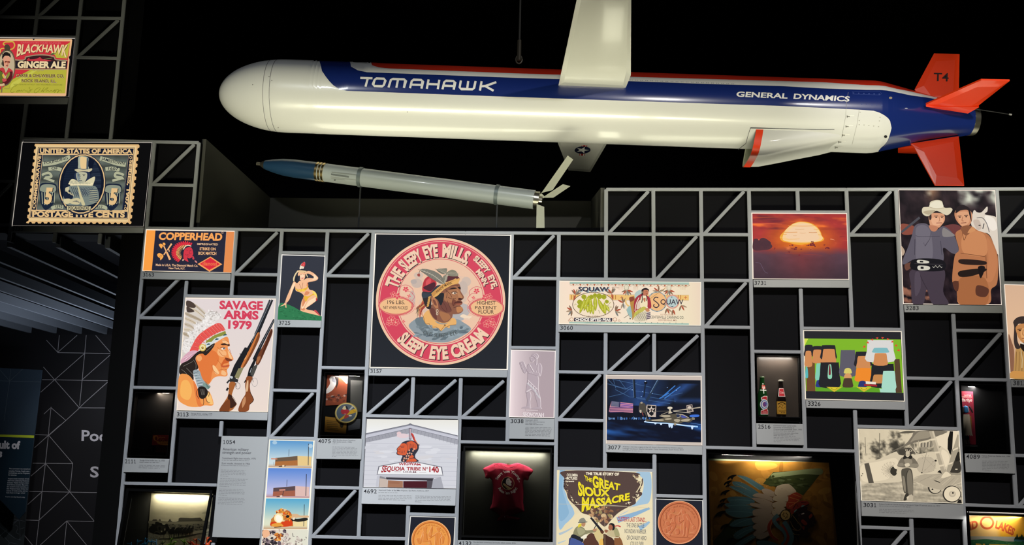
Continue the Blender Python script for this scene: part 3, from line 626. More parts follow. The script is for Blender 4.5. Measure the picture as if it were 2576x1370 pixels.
a.ring('6e6a66', 792, 1125, 32, 42, 5); a.l('3c3a39', 6, [765, 1090, 780, 1140])
# second gun
a.l('1d1f25', 26, [1250, 290, 1080, 620, 1000, 800], w2=50); a.l('8b9099', 4, [1246, 300, 1060, 650]); a.b('6e3a22', [1205, 418, 1230, 430, 1215, 500, 1140, 680, 1060, 850, 1020, 850, 1040, 750, 1130, 580]); a.b('a86b40', [1040, 765, 1080, 760, 1050, 830, 1028, 840]); a.b('4b2415', [1190, 470, 1225, 440, 1150, 640, 1075, 790])
a.p('15161a', [1005, 770, 1030, 790, 960, 960, 985, 1010, 910, 1010, 930, 920]); a.p('4b4a45', [985, 880, 1045, 850, 1030, 900, 985, 1010, 950, 980]); a.l('c3c6c9', 6, [965, 900, 945, 960]); a.b('8a4a26', [905, 1010, 980, 1020, 945, 1110, 960, 1230, 995, 1300, 945, 1360, 920, 1440, 800, 1440, 840, 1310, 890, 1220, 885, 1120]); a.b('e0b58c', [905, 1080, 925, 1060, 920, 1180, 895, 1190]); a.b('c58b60', [850, 1320, 885, 1260, 890, 1330, 850, 1400]); a.l('23130d', 7, [945, 1200, 990, 1300, 945, 1355], True)
a.ring('8d8d8f', 1005, 1080, 38, 55, 4); a.l('5b5754', 5, [975, 1030, 990, 1080]); a.l('1b1b1d', 14, [895, 1050, 875, 1085])
# feather bonnet
a.b('d8cfc6', [150, 60, 250, 100, 370, 175, 400, 260, 380, 370, 300, 470, 210, 640, 95, 800, 110, 560, 140, 220])
for k, (x0, y0, x1, y1, x2, y2) in enumerate(((150, 60, 260, 110, 400, 240), (150, 130, 260, 170, 380, 270), (140, 200, 250, 260, 330, 300), (135, 260, 220, 310, 290, 360), (130, 330, 200, 370, 250, 410), (120, 400, 190, 420, 240, 450), (110, 450, 160, 480, 215, 520), (105, 550, 150, 580, 190, 620))):
    a.b(('c6b7a3', 'd9cbb6', 'b5a58f', 'd3c3ac')[k % 4], [x0, y0, x1, y1 - 14, x2, y2 - 8, x2, y2 + 14, x1, y1 + 26, x0, y0 + 36]); a.l('8d7a64', 4, [x0, y0 + 20, x1, y1 + 4, x2, y2 + 2])
a.b('4d3f38', [150, 55, 215, 70, 262, 120, 240, 145, 150, 125]); a.b('4a3d37', [150, 130, 200, 150, 245, 190, 160, 200])
def fluff(cx, cy, rx, ry, n, cols):
    for k in range(n):
        t = R.uniform(0, 6.28); q = math.sqrt(R.random()); x, y = cx + math.cos(t)*rx*q, cy + math.sin(t)*ry*q
        a.e(R.choice(cols), x, y, R.uniform(.1, .22)*rx, R.uniform(.05, .12)*rx, R.uniform(0, 180), n=9)
fl = ('f0ebe7', 'e6e0dc', 'f6f2ef', 'd8d2ce', 'c3bbb5')
for cx, cy, rx, ry, n in ((470, 250, 110, 70, 60), (430, 320, 90, 60, 40), (310, 390, 80, 60, 40), (240, 480, 75, 60, 40), (180, 580, 75, 60, 40), (150, 660, 60, 60, 30)): a.e('e9e3df', cx, cy, rx*.9, ry*.9); fluff(cx, cy, rx, ry, n, fl)
a.l('9a928c', 4, [420, 215, 470, 190, 540, 210, 580, 270], True); a.l('a59d97', 3, [440, 235, 500, 215, 550, 250], True)
a.b('e6544f', [560, 335, 632, 420, 560, 450, 400, 535, 320, 620, 290, 690, 190, 705, 230, 600, 300, 490, 420, 400])
for k in range(11):
    t = k/10; x0, y0 = 556 - 330*t, 345 + 285*t - 70*math.sin(t*3.1); x1, y1 = 632 - 322*t, 420 + 230*t - 35*math.sin(t*3.1); a.l('f3877a', 9, [x0, y0, x1, y1]); a.l('b93a3b', 5, [x0 + 9, y0 + 4, x1 + 8, y1 + 5])
a.b('d9a8b8', [190, 690, 300, 690, 280, 740, 200, 790, 90, 850, 85, 790]); [a.l(c, 7, [100 + 14*k, 780 + 9*k, 190 + 9*k, 740, 300 - 8*k, 690 + 9*k], True) for k, c in enumerate(('e8c4cf', 'c890a3', 'f1d9df', 'b97f94'))]
# headband
a.p('8e8f3c', [400, 560, 500, 490, 640, 435, 655, 500, 520, 545, 420, 620, 385, 620]); a.p('d7dede', [390, 595, 520, 520, 590, 500, 655, 472, 655, 505, 530, 560, 400, 655]); a.p('8f923e', [400, 580, 470, 570, 500, 535, 540, 515, 600, 490, 630, 455, 520, 490])
for x, y in ((425, 603), (530, 540), (634, 486)): a.p('29505e', [x-28, y+12, x-14, y, x-4, y-12, x+8, y-10, x+26, y-8, x+22, y+4])
# face
a.b('ed9352', [655, 508, 690, 590, 695, 625, 670, 650, 735, 770, 735, 800, 690, 815, 690, 850, 685, 890, 660, 925, 668, 985, 640, 1008, 560, 1005, 490, 1030, 420, 1110, 330, 1020, 300, 900, 270, 760, 400, 660, 510, 590])
a.b('e2793c', [280, 770, 420, 680, 520, 700, 560, 800, 480, 940, 440, 1090, 340, 1030, 300, 900]); a.b('f7bd85', [600, 545, 660, 560, 680, 610, 620, 600]); a.b('f5b57b', [560, 660, 640, 690, 650, 740, 590, 760, 540, 720]); a.b('f8c48c', [670, 680, 710, 740, 725, 785, 690, 770]); a.b('f6bc84', [600, 930, 650, 960, 640, 995, 590, 980]); a.b('fac890', [480, 870, 510, 880, 560, 960, 530, 980, 490, 930])
a.b('d0622c', [640, 780, 690, 815, 660, 840, 620, 850, 600, 880, 580, 870, 600, 830]); a.b('c65b33', [590, 875, 640, 870, 690, 860, 680, 885, 610, 895]); a.b('7e3a1e', [640, 770, 730, 800, 690, 818, 650, 805])
a.b('3a2118', [580, 600, 630, 590, 665, 605, 690, 600, 690, 625, 650, 615, 600, 615]); a.b('f3e2d2', [585, 655, 620, 645, 642, 660, 610, 672]); a.e('26364a', 622, 657, 9, 10); a.l('5a2c18', 6, [575, 650, 610, 638, 645, 655], True); [a.l('b9602d', 5, l, True) for l in ([540, 640, 575, 670, 610, 690], [560, 690, 600, 740, 640, 750], [540, 800, 580, 850, 590, 910], [470, 860, 490, 930, 540, 975], [600, 560, 640, 555, 680, 575], [690, 660, 715, 730], [560, 930, 620, 915, 660, 925])]
a.b('f3a86a', [285, 755, 330, 745, 345, 790, 310, 820, 280, 790])
a.b('2a211d', [500, 590, 490, 640, 400, 740, 350, 720, 290, 740, 265, 790, 300, 900, 240, 960, 230, 1060, 70, 980, 80, 860, 180, 800, 290, 700, 400, 650])
[a.l('8a8378', 4, l, True) for l in ([110, 880, 170, 850, 230, 820], [150, 900, 190, 940, 250, 1000], [240, 800, 270, 850, 270, 910], [90, 920, 130, 950, 200, 1030], [400, 690, 450, 650, 490, 610])]
a.e('d9b653', 353, 645, 44, 46); a.e('ecdfae', 353, 645, 33, 35); a.e('c9a545', 355, 648, 16, 17); a.l('5c4a1d', 6, [340, 640, 352, 660, 368, 650])
# shoulder, braid wrap
a.b('f0994f', [60, 1010, 130, 975, 200, 1010, 260, 1100, 300, 1200, 380, 1230, 440, 1200, 490, 1360, 380, 1372, 270, 1392, 150, 1372, 40, 1275]); a.b('f7b45f', [90, 1080, 170, 1060, 220, 1180, 180, 1300, 80, 1250]); a.b('e47c3f', [240, 1060, 300, 1180, 330, 1330, 360, 1370, 300, 1380, 260, 1230]); a.b('f9c477', [400, 1220, 440, 1210, 485, 1350, 420, 1330])
a.b('9aa6ab', [235, 940, 310, 930, 350, 1030, 400, 1110, 370, 1150, 300, 1145, 270, 1060]); [a.l('5b7078', 6, [245 + 12*k, 970 + 32*k, 300 + 14*k, 945 + 34*k]) for k in range(6)]; [a.l('d5dde0', 5, [240 + 14*k, 985 + 32*k, 312 + 14*k, 985 + 30*k]) for k in range(5)]
a.p('7f9a92', [370, 1080, 455, 1140, 420, 1172, 350, 1120]); [a.l('41605a', 5, [380 + 8*k, 1065 + 20*k, 455 - 6*k, 1135 + 9*k]) for k in range(4)]
a.b('231c19', [300, 1150, 370, 1135, 420, 1190, 410, 1250, 360, 1290, 310, 1260]); [a.l('231c19', 6, l, True) for l in ([300, 1160, 275, 1220, 310, 1290], [360, 1270, 370, 1330, 360, 1370], [390, 1250, 410, 1320, 450, 1338], [420, 1190, 440, 1220, 430, 1260])]; [a.l('7d776e', 4, [330 + 14*k, 1165, 345 + 12*k, 1240]) for k in range(4)]
B.done()
# ---------------------------------------------------------------- pin-up painting
B = Box('tall light box painting of kneeling woman in yellow on green hill against navy', [708.5, 639.5, 818, 642.5, 809, 806, 698.5, 803], None, 'fffaf2', (2.2, 1.6, 2, 2)); a = B.a
a.field(B.i, 3, 4, lambda u, v: (52 - 6*v, 55 - 6*v, 66 - 6*v)); a.at(690, 632, 6.993)
a.b('2f7a4e', [60, 1220, 70, 1000, 110, 910, 200, 920, 330, 970, 480, 1050, 640, 1090, 830, 1140, 840, 1220]); 
for k in range(70): x = R.uniform(90, 800); y = 960 + (x - 90)*.27 + R.uniform(0, 200); a.e(R.choice(('2a6f46', '378456', '246440', '3d8a5c')), x, min(y, 1190), R.uniform(8, 26), R.uniform(4, 10), R.uniform(-30, 30), n=8)
SK, SH, HL = 'f6bd93', 'e08f63', 'ffdcb6'
a.b('f3e6cf', [445, 305, 470, 230, 525, 185, 545, 215, 515, 300, 490, 330]); a.b('d9434a', [470, 245, 500, 200, 525, 187, 545, 205, 530, 265]); a.l('b0523f', 5, [468, 250, 530, 268]); a.l('c9a888', 4, [470, 330, 520, 220])
a.b('1f232e', [430, 340, 490, 305, 550, 330, 590, 400, 590, 470, 530, 480, 430, 440, 440, 540, 400, 560, 350, 520, 400, 420])
a.b(SK, [345, 530, 400, 560, 440, 520, 500, 515, 580, 470, 700, 470, 690, 440, 600, 390, 540, 405, 530, 385, 600, 345, 690, 380, 765, 450, 770, 480, 730, 515, 600, 545, 590, 590, 620, 670, 690, 690, 740, 740, 757, 820, 735, 870, 660, 930, 560, 1010, 690, 1045, 800, 1120, 800, 1132, 640, 1095, 480, 1050, 460, 1010, 480, 880, 520, 790, 470, 730, 380, 690, 365, 610, 330, 680, 270, 840, 215, 915, 215, 985, 195, 980, 190, 945, 105, 965, 180, 910, 220, 800, 290, 640])
a.b(HL, [690, 400, 750, 450, 755, 485, 700, 500, 600, 520, 690, 480]); a.b(HL, [600, 880, 680, 830, 740, 800, 740, 860, 640, 930, 540, 1000]); a.b(SH, [500, 990, 540, 1010, 520, 1040, 470, 1020]); a.b(HL, [480, 960, 510, 900, 560, 890, 500, 1010]); a.b(SH, [580, 545, 600, 600, 570, 610]); a.b(HL, [300, 640, 340, 560, 370, 560, 320, 690, 280, 790]); a.b(SH, [520, 790, 560, 850, 510, 960, 490, 960, 500, 860]); a.b(SH, [560, 700, 620, 720, 590, 760, 530, 770])
a.b(SK, [415, 400, 440, 370, 530, 380, 545, 440, 520, 500, 480, 520, 430, 470]); a.b('ffd9b5', [450, 420, 500, 400, 530, 430, 500, 490, 460, 470]); a.l('6d2f22', 5, [455, 415, 490, 408]); a.l('6d2f22', 4, [510, 410, 535, 408]); a.b('d8413f', [470, 465, 515, 460, 495, 485]); a.l('fff6ea', 5, [478, 468, 508, 466])
a.l('2a2f3c', 18, [440, 335, 490, 320, 555, 350], True); a.l('f2dcae', 22, [420, 340, 375, 400, 345, 470, 345, 525], True); a.l('d9bd83', 7, [400, 350, 370, 420, 350, 510], True); a.b('e9c493', [410, 345, 450, 330, 560, 345, 550, 372, 440, 372]); a.e('2c2f3a', 430, 480, 22, 60, 10); a.l('f0dcae', 14, [565, 400, 585, 455])
a.b('eab23c', [370, 640, 420, 670, 485, 660, 560, 640, 585, 600, 590, 640, 540, 690, 420, 705]); a.b('f9dc6a', [380, 650, 430, 680, 480, 680, 450, 700]); a.b('f7d04f', [490, 660, 540, 680, 520, 712, 490, 690]); a.b('f2c742', [460, 670, 490, 680, 470, 712, 455, 700]); a.l('7d3a22', 5, [440, 570, 480, 660]); a.l('7d3a22', 5, [505, 550, 488, 660])
a.b('eeb63b', [525, 780, 600, 790, 690, 740, 740, 740, 757, 830, 735, 800, 700, 765, 610, 810, 560, 880, 535, 850]); a.b('f9de6c', [660, 690, 730, 730, 750, 800, 700, 750]); a.b('c8393f', [735, 810, 757, 850, 735, 872]); a.b('c94a50', [700, 1045, 735, 1035, 800, 1115, 790, 1125]); a.l('8d5a9a', 8, [193, 897, 222, 912])
B.done()
# ---------------------------------------------------------------- round flour label
B = Box('large square light box with round red and cream flour label round a profile', [943.5, 587, 1286.5, 590.5, 1277.5, 930, 929, 924.5], None, 'fff8ec', (2.0, 3.2, 2.2, 3)); a = B.a
a.field(B.i, 4, 4, lambda u, v: (20 + 14*v, 23 + 14*v, 30 + 14*v)); a.at(925, 580, 5)
def disc(cx, cy, rx, ry, col): a.e(col, cx, cy, rx, ry, -3, n=96)
CX, CY = 917, 888
disc(CX, CY, 814, 800, 'edc4a4'); disc(CX, CY, 782, 770, 'd5455c'); a.ring('f0c0a6', CX, CY, 768, 756, 6, -3, n=96); disc(CX, CY, 560, 550, 'ecc3a6'); a.ring('cf4258', CX, CY, 546, 536, 7, -3, n=96)
for k in range(26): x = CX + R.uniform(-260, 330); y = CY + R.uniform(-330, 120); a.e(R.choice(('d9bda9', 'e6c2a8', 'e2c0aa')), x, y, R.uniform(30, 90), R.uniform(20, 60), R.uniform(0, 180), n=12)
for x, y, rx, ry, c in ((620, 660, 70, 60, 'c9b5a8'), (580, 640, 40, 30, 'b8aba4'), (640, 560, 60, 40, 'd3bcab'), (1240, 640, 60, 60, 'd0baab'), (1200, 720, 60, 90, 'c8b5a9'), (1180, 1000, 110, 90, 'bcb4b0'), (1120, 1080, 120, 60, 'b3b0b0'), (560, 860, 40, 110, 'cbb8ab')): a.e(c, x, y, rx, ry, n=18)
a.b('f2d9bd', [1165, 1080, 1200, 1050, 1260, 1070, 1310, 1080, 1260, 1110]); a.b('e9c9b0', [1200, 1110, 1260, 1100, 1290, 1130])
def lab(txt, r, a0, a1, h, bold, ins=False, kx=CX, ky=CY):
    for c, d in (('2e2328', 7), ('2e2328', 4), ('f1cdb1', 0)): a.arc(c, txt, kx + d, ky + d, r, a0, a1, h, bold + (.012 if d else 0), ins, 0.985)
lab('THE', 572, 163.5, 141.5, 150, .05); lab('SLEEPY', 572, 138, 112.5, 150, .05); lab('EYE', 574, 109, 93, 150, .05); lab('MILLS,', 575, 88, 55, 150, .05)
lab('SLEEPY', 670, 52.5, 32, 70, .05); lab('EYE,', 670, 28, 13.5, 70, .05); lab('MINN.', 578, 40.5, 19, 64, .05)
lab('SLEEPY', 735, 221.5, 254.5, 150, .05, True); lab('EYE', 735, 258.5, 278, 150, .05, True); lab('CREAM', 735, 281.5, 325, 150, .05, True)
# side cartouches with flowers
for sx, cx in ((1, 355), (-1, 1496)):
    yo = 0 if sx == 1 else 22
    a.e('c8404f', cx, 945 + yo, 222, 120, 1); a.e('efbd8b', cx, 945 + yo, 202, 100, 1); a.ring('e98d80', cx, 945 + yo, 214, 112, 7, 1); a.ring('e07a76', cx + sx*20, 945 + yo, 226, 126, 5, 1)
    for fx, fy, n, sc in ((370, 820, 5, 42), (320, 800, 4, 34), (480, 735, 5, 34), (300, 1120, 6, 46), (350, 1150, 6, 44), (270, 1160, 5, 36), (450, 1140, 4, 22), (520, 820, 4, 22)):
        X_ = fx if sx == 1 else 1850 - fx; Y_ = fy + yo
        for q in range(n): an = 6.28*q/n + .3; a.e('d94a5b', X_ + math.cos(an)*sc*.62, Y_ + math.sin(an)*sc*.55, sc*.6, sc*.42, math.degrees(an), n=12); a.ring('f1a592', X_ + math.cos(an)*sc*.62, Y_ + math.sin(an)*sc*.55, sc*.6, sc*.42, 4, math.degrees(an), n=12)
        a.e('f3c3a4', X_, Y_, sc*.16, n=10)
    for l in ([400, 790, 420, 700, 500, 685, 570, 740, 560, 800], [470, 770, 540, 770, 590, 830, 560, 880], [560, 900, 585, 950, 545, 965, 560, 935]): a.l('d0606a', 6, [v if k % 2 else (v if sx == 1 else 1850 - v) for k, v in enumerate(l)] if not yo else [v + yo if k % 2 else 1850 - v for k, v in enumerate(l)], True)
a.t('4a3a34', '196 LBS.', 248, 920, 468, 924, 46, .004); a.t('4a3a34', 'NET WHEN PACKED', 195, 984, 505, 990, 40, .004)
a.t('4a3a34', 'HIGHEST', 1376, 928, 1608, 932, 44, .01); a.t('4a3a34', 'PATENT', 1350, 986, 1622, 990, 40, .008); a.t('4a3a34', 'FLOUR', 1392, 1038, 1586, 1044, 46, .008)
# the figure: blue coat, collar, neck, face, cap, band, feathers
a.b('8f9aa0', [520, 1180, 640, 1090, 720, 1090, 930, 1150, 1100, 1110, 1200, 1150, 1300, 1240, 1160, 1340, 1000, 1400, 840, 1400, 680, 1370, 560, 1260]); a.b('6f7c82', [600, 1110, 720, 1090, 760, 1200, 900, 1290, 1100, 1240, 1280, 1230, 1150, 1300, 960, 1340, 760, 1320, 640, 1220])
for k in range(40): x = R.uniform(580, 1240); a.e(R.choice(('7d8a90', '66737a', '94a2a9', '5d6b76')), x, 1300 + R.uniform(-70, 60) - abs(x - 920)*.12, R.uniform(20, 60), R.uniform(8, 20), R.uniform(-25, 25), n=10)
a.arc('4b5050', 'OLD SLEEPY EYE', 912, 800, 540, 246, 294, 46, .004, True)
for k in range(24):
    x0 = R.uniform(690, 790); y0 = R.uniform(860, 960); x1 = R.uniform(595, 700); y1 = R.uniform(980, 1110); a.l(R.choice(('b04a3c', '7d6a4e', 'd9a05a', '8d3a36', '5e5648', 'e0c29a')), R.uniform(10, 20), [x0, y0, (x0+x1)/2 - 20, (y0+y1)/2, x1, y1], True, 4)
a.b('e8b06a', [700, 1070, 780, 1000, 860, 1150, 980, 1175, 1060, 1100, 1110, 1120, 1110, 1180, 1040, 1190, 1030, 1225, 980, 1215, 925, 1262, 890, 1225, 820, 1225, 810, 1190, 730, 1170]); a.l('7a5234', 5, [700, 1070, 725, 1165, 775, 1170, 800, 1215, 860, 1210, 920, 1258, 960, 1205, 985, 1215, 1035, 1190, 1110, 1182])
a.b('8a5a48', [780, 960, 900, 900, 1060, 1010, 1050, 1120, 980, 1160, 880, 1150, 800, 1060]); a.b('a9714c', [900, 1020, 1010, 1040, 1040, 1100, 960, 1140]); a.b('6e4038', [790, 970, 850, 1000, 870, 1120, 800, 1050])
a.l('d9a566', 9, [770, 1010, 830, 1110, 930, 1160, 1010, 1150, 1060, 1100], True); a.e('5a3b28', 972, 1188, 12, 8)
a.b('8c5a45', [800, 760, 950, 680, 1130, 660, 1170, 720, 1170, 760, 1210, 830, 1200, 860, 1175, 870, 1195, 910, 1165, 935, 1200, 985, 1195, 1015, 1150, 1045, 1050, 1050, 940, 1020, 850, 960, 800, 880])
a.b('a8714f', [960, 800, 1100, 700, 1165, 760, 1150, 850, 1100, 900, 1010, 900, 960, 860]); a.b('b9815a', [1120, 740, 1160, 780, 1195, 840, 1150, 850]); a.b('bd8054', [1120, 960, 1190, 965, 1190, 1010, 1130, 1030]); a.b('74453c', [900, 880, 990, 900, 1060, 1000, 1000, 1030, 900, 980]); a.b('7a4636', [1070, 870, 1110, 880, 1090, 950, 1060, 930])
a.b('5b2f28', [1095, 900, 1150, 885, 1195, 905, 1160, 918, 1100, 930]); a.b('9e5a44', [1100, 920, 1190, 915, 1160, 940]); a.b('4b2720', [1150, 845, 1200, 858, 1170, 875, 1140, 868])
a.b('2f2020', [1020, 740, 1080, 715, 1125, 725, 1080, 735]); a.b('e6cdb4', [1060, 785, 1095, 772, 1120, 788, 1085, 800]); a.e('2c211f', 1098, 785, 12, 10); a.l('3b2622', 6, [1050, 785, 1090, 765, 1130, 780], True); a.b('2f2020', [1130, 715, 1165, 705, 1170, 735, 1150, 730])
for l in ([1000, 760, 1040, 800, 1060, 840], [1010, 840, 1070, 860, 1110, 850], [1080, 850, 1070, 900, 1085, 950], [1000, 880, 1030, 950, 1050, 1000], [940, 880, 980, 950, 1000, 1010], [1010, 700, 1080, 690, 1140, 690], [980, 730, 1000, 790, 990, 850], [920, 940, 950, 990, 1000, 1030], [1080, 970, 1130, 955, 1160, 950]): a.l('5b342c', 6, l, True)
a.b('26262b', [840, 840, 900, 790, 960, 790, 950, 880, 920, 940, 880, 870]); a.b('312b2d', [690, 790, 780, 770, 800, 960, 750, 980, 700, 880])
a.b('b77a55', [805, 850, 840, 840, 870, 880, 890, 950, 870, 980, 830, 940]); a.b('7b4a3b', [820, 870, 850, 880, 870, 940, 840, 930]); a.ring('e1d0b3', 876, 1010, 15, 22, 6); a.ring('e1d0b3', 876, 1045, 13, 18, 6)
a.b('b9353f', [690, 700, 720, 610, 790, 570, 860, 640, 860, 700, 800, 770, 700, 770]); a.b('d8545a', [735, 640, 780, 600, 800, 640, 740, 720]); a.b('4d2430', [700, 720, 760, 680, 840, 650, 850, 700, 790, 760]); a.b('36404a', [690, 770, 790, 770, 860, 700, 920, 690, 830, 800, 700, 850])
a.b('5d2f35', [960, 640, 1010, 570, 1080, 545, 1135, 575, 1150, 610, 1040, 640]); a.l('3b2b2c', 7, [690, 770, 790, 780, 880, 690], True)
a.p('e2ac62', [800, 790, 880, 720, 960, 660, 1070, 620, 1110, 600, 1125, 612, 1140, 600, 1165, 605, 1140, 665, 1060, 685, 960, 740, 880, 820, 830, 845]); a.p('c98f4e', [800, 790, 960, 668, 1140, 608, 960, 690, 830, 830]); a.wave('4a3222', 'TRADE MARK', [865, 797, 970, 712, 1068, 668], [860, 768, 962, 682, 1060, 640], .012)
for k in range(6): a.b('cf9b52', [770 - 4*k, 830 + 22*k, 795 - 4*k, 825 + 22*k, 785 - 5*k, 850 + 22*k, 762 - 4*k, 848 + 22*k]); a.l('7a5530', 3, [764 - 4*k, 850 + 22*k, 790 - 4*k, 848 + 22*k])
def feather(l, c1, c2, q):
    a.b(c1, l); a.l(c2, 5, q, True)
    for k in range(9):
        t = k/9; x = q[0] + (q[-2]-q[0])*t; y = q[1] + (q[-1]-q[1])*t; a.l('5b5850', 3, [x, y, x - 34, y - 10 + 22*t]); a.l('b5ab98', 3, [x, y, x + 26, y - 28])
feather([660, 500, 720, 482, 840, 510, 930, 570, 975, 660, 930, 670, 830, 620, 740, 560], '7d7a6f', 'd8cfb9', [670, 498, 820, 560, 960, 668]); feather([870, 490, 960, 475, 1000, 480, 985, 540, 920, 540], '827f70', 'cfc7b0', [880, 492, 985, 545]); feather([985, 545, 1050, 495, 1110, 510, 1140, 570, 1050, 575], '86826f', 'cfc7b0', [1130, 560, 990, 545]); feather([950, 580, 1000, 560, 1000, 620, 960, 660], '8d8b7a', 'cfc7b0', [990, 565, 965, 655])
a.l('3b2f2c', 5, [655, 500, 645, 545]); a.b('a04a44', [625, 550, 655, 540, 660, 575, 635, 575])
B.done()
# ---------------------------------------------------------------- ginger ale label, cut off by the left edge of the photo
GQ = [-75, 92.5, 188.5, 95.5, 172.5, 243.5, -92, 241]
B = Box('dark light box with red and green ginger ale label at upper left', GQ, '0c0b0d', 'b9b0a6', (2.2, 0.4, 0.3, 1)); a = B.a
a.at(0, 85, 10)
a.p('e3b384', [-900, 125, 820, 130, 848, 165, 875, 132, 1800, 138, 1818, 155, 1770, 545, 1728, 580, 1750, 650, 1665, 1550, 1640, 1568, -1050, 1545])
a.p('c8323c', [-900, 175, 1768, 190, 1685, 900, 1640, 1495, -1030, 1480]); a.p('b5ae3e', [1765, 205, 1740, 230, 1270, 500, 1380, 530, 1420, 610, 1695, 620])
a.p('b3ad3c', [1680, 905, 760, 905, 560, 1010, 330, 1140, 110, 1330, -100, 1480, 1640, 1497]); a.p('c3c04f', [820, 930, 940, 915, 420, 1290, 230, 1370, 300, 1240]); a.l('8b8a34', 7, [740, 920, 330, 1140, 80, 1350], True)
a.p('3a1f22', [380, 670, 560, 680, 640, 640, 660, 590, 840, 555, 1020, 540, 1200, 555, 1350, 590, 1400, 660, 1700, 690, 1680, 880, 360, 870]); a.p('262026', [360, 690, 1695, 695, 1672, 880, 345, 868])
a.l('9a8a6c', 28, [380, 655, 560, 665, 640, 630, 650, 585, 840, 545, 1020, 530, 1200, 540, 1360, 580, 1410, 650, 1700, 670], True); a.l('a39168', 26, [345, 885, 830, 895, 1674, 895])
a.l('a39168', 12, [830, 900, 870, 935, 905, 900, 970, 945, 1030, 900, 1060, 935, 1110, 905], True)
a.b('b93640', [680, 670, 740, 600, 760, 640, 940, 620, 1010, 580, 1060, 630, 1300, 680, 1100, 690, 900, 690]); a.l('7f9a5c', 8, [1100, 640, 1320, 610]); a.e('3b5a3d', 1330, 510, 60, 18, -8)
a.t('d3666a', 'CAPACITY 8½ FLUID OUNCES', 525, 240, 1530, 250, 40, .004)
for d, c in ((10, '54221f'), (0, 'e8c794')):
    a.wave(c, 'BLACKHAWK', [418+d, 568+d, 600+d, 505+d, 800+d, 470+d, 1000+d, 455+d, 1200+d, 465+d, 1450+d, 500+d, 1680+d, 588+d], [450+d, 272+d, 700+d, 275+d, 1000+d, 280+d, 1300+d, 283+d, 1720+d, 290+d], .03)
for d, c in ((8, '14100f'), (0, 'e7cfa0')): a.t(c, 'GINGER ALE', 440 + d, 848 + d, 1650 + d, 858 + d, 150, .05, .06)
for d, c in ((14, '8a7c40'), (7, 'd8c48a'), (0, '5a4327')):
    a.t(c, 'CARSE & OHLWEILER CO.', 395 + d, 1085 + d, 1610 + d, 1100 + d, 78, .02); a.t(c, 'ROCK ISLAND, ILL.', 545 + d, 1212 + d, 1420 + d, 1226 + d, 72, .02)
a.t('77742a', 'NONE GENUINE WITHOUT OUR TRADE MARK & SIGNATURE', 345, 1288, 1570, 1300, 30, .006)
a.at(0, 180, 12.88)
for l in ([480, 490, 540, 450, 500, 440, 400, 540, 350, 640, 390, 680, 470, 650], [620, 610, 560, 620, 540, 665, 600, 650, 640, 600, 640, 650], [660, 640, 700, 600, 720, 640, 780, 590, 850, 640, 880, 600], [980, 500, 940, 530, 990, 600, 900, 650, 930, 690, 1000, 620, 1050, 560], [1290, 520, 1180, 560, 1110, 650, 1150, 690, 1240, 640, 1300, 560, 1310, 530], [1440, 500, 1400, 570, 1330, 650, 1400, 610, 1400, 660, 1480, 560, 1560, 520, 1490, 610, 1500, 650], [1510, 640, 1560, 610, 1600, 650, 1660, 610, 1700, 640, 1780, 590], [1720, 660, 1800, 590, 1770, 680, 1850, 580, 1900, 600, 1860, 690, 1950, 600, 2000, 650]): a.l('7d7b1f', 12, l, True)
a.at(0, 85, 10)
# oval portrait
a.e('37302d', 150, 850, 240, 470, 6); a.e('beab8a', 150, 850, 214, 425, 6); a.ring('6a5d45', 150, 850, 236, 462, 22, 6)
a.l('c9ad45', 30, [180, 300, 90, 270, 120, 215, 230, 205, 330, 205, 372, 290, 330, 370, 240, 395, 200, 320], True); a.l('d6b84e', 24, [10, 480, 20, 390, 100, 365, 170, 400], True); a.b('4a4031', [120, 300, 200, 270, 260, 340, 240, 420, 130, 420])
a.b('1f1a19', [60, 560, 110, 480, 180, 465, 260, 520, 270, 600, 220, 560, 120, 560, 90, 640, 60, 620]); [a.l('1f1a19', 16, [x, 560, x - 30 + k*12, 455 + abs(k-2)*10]) for k, x in enumerate((80, 120, 160, 200, 240))]
a.b('d99a7c', [90, 600, 160, 555, 240, 580, 265, 680, 240, 760, 215, 820, 160, 870, 110, 820, 85, 720]); a.b('a5563f', [130, 690, 200, 685, 250, 700, 240, 740, 180, 720, 130, 740]); a.b('3a2320', [130, 690, 165, 685, 165, 706, 140, 708]); a.b('3a2320', [215, 700, 255, 705, 250, 722, 220, 718]); a.l('8a4634', 9, [190, 700, 205, 770, 160, 790], True); a.b('7a2f2c', [150, 800, 210, 800, 190, 822]); a.b('1f1a19', [70, 660, 95, 700, 100, 820, 60, 780]); a.l('1f1a19', 12, [50, 720, 40, 780])
a.b('b83a3d', [-60, 900, 70, 850, 120, 900, 150, 980, 200, 900, 220, 860, 320, 930, 310, 1000, 200, 1000, 140, 1060, 60, 960, -60, 960]); a.b('571d22', [-80, 950, 60, 950, 120, 1180, 200, 990, 320, 960, 300, 1130, 200, 1250, 60, 1285, -80, 1250]); a.b('5d6b2a', [-60, 960, 50, 960, 90, 1100, 60, 1240, -40, 1200]); a.b('8a8a3a', [200, 1000, 250, 970, 240, 1060, 160, 1150]); a.b('d8b24a', [60, 1040, 90, 1010, 120, 1100, 90, 1110]); a.b('c24b4c', [60, 1140, 150, 1130, 170, 1180, 90, 1210])
a.l('cfb083', 60, [-60, 1290, 50, 1290, 120, 1270]); a.l('7b7048', 34, [55, 1320, 45, 1480]); a.l('98903f', 12, [100, 1370, 230, 1380, 260, 1310], True)
B.done()
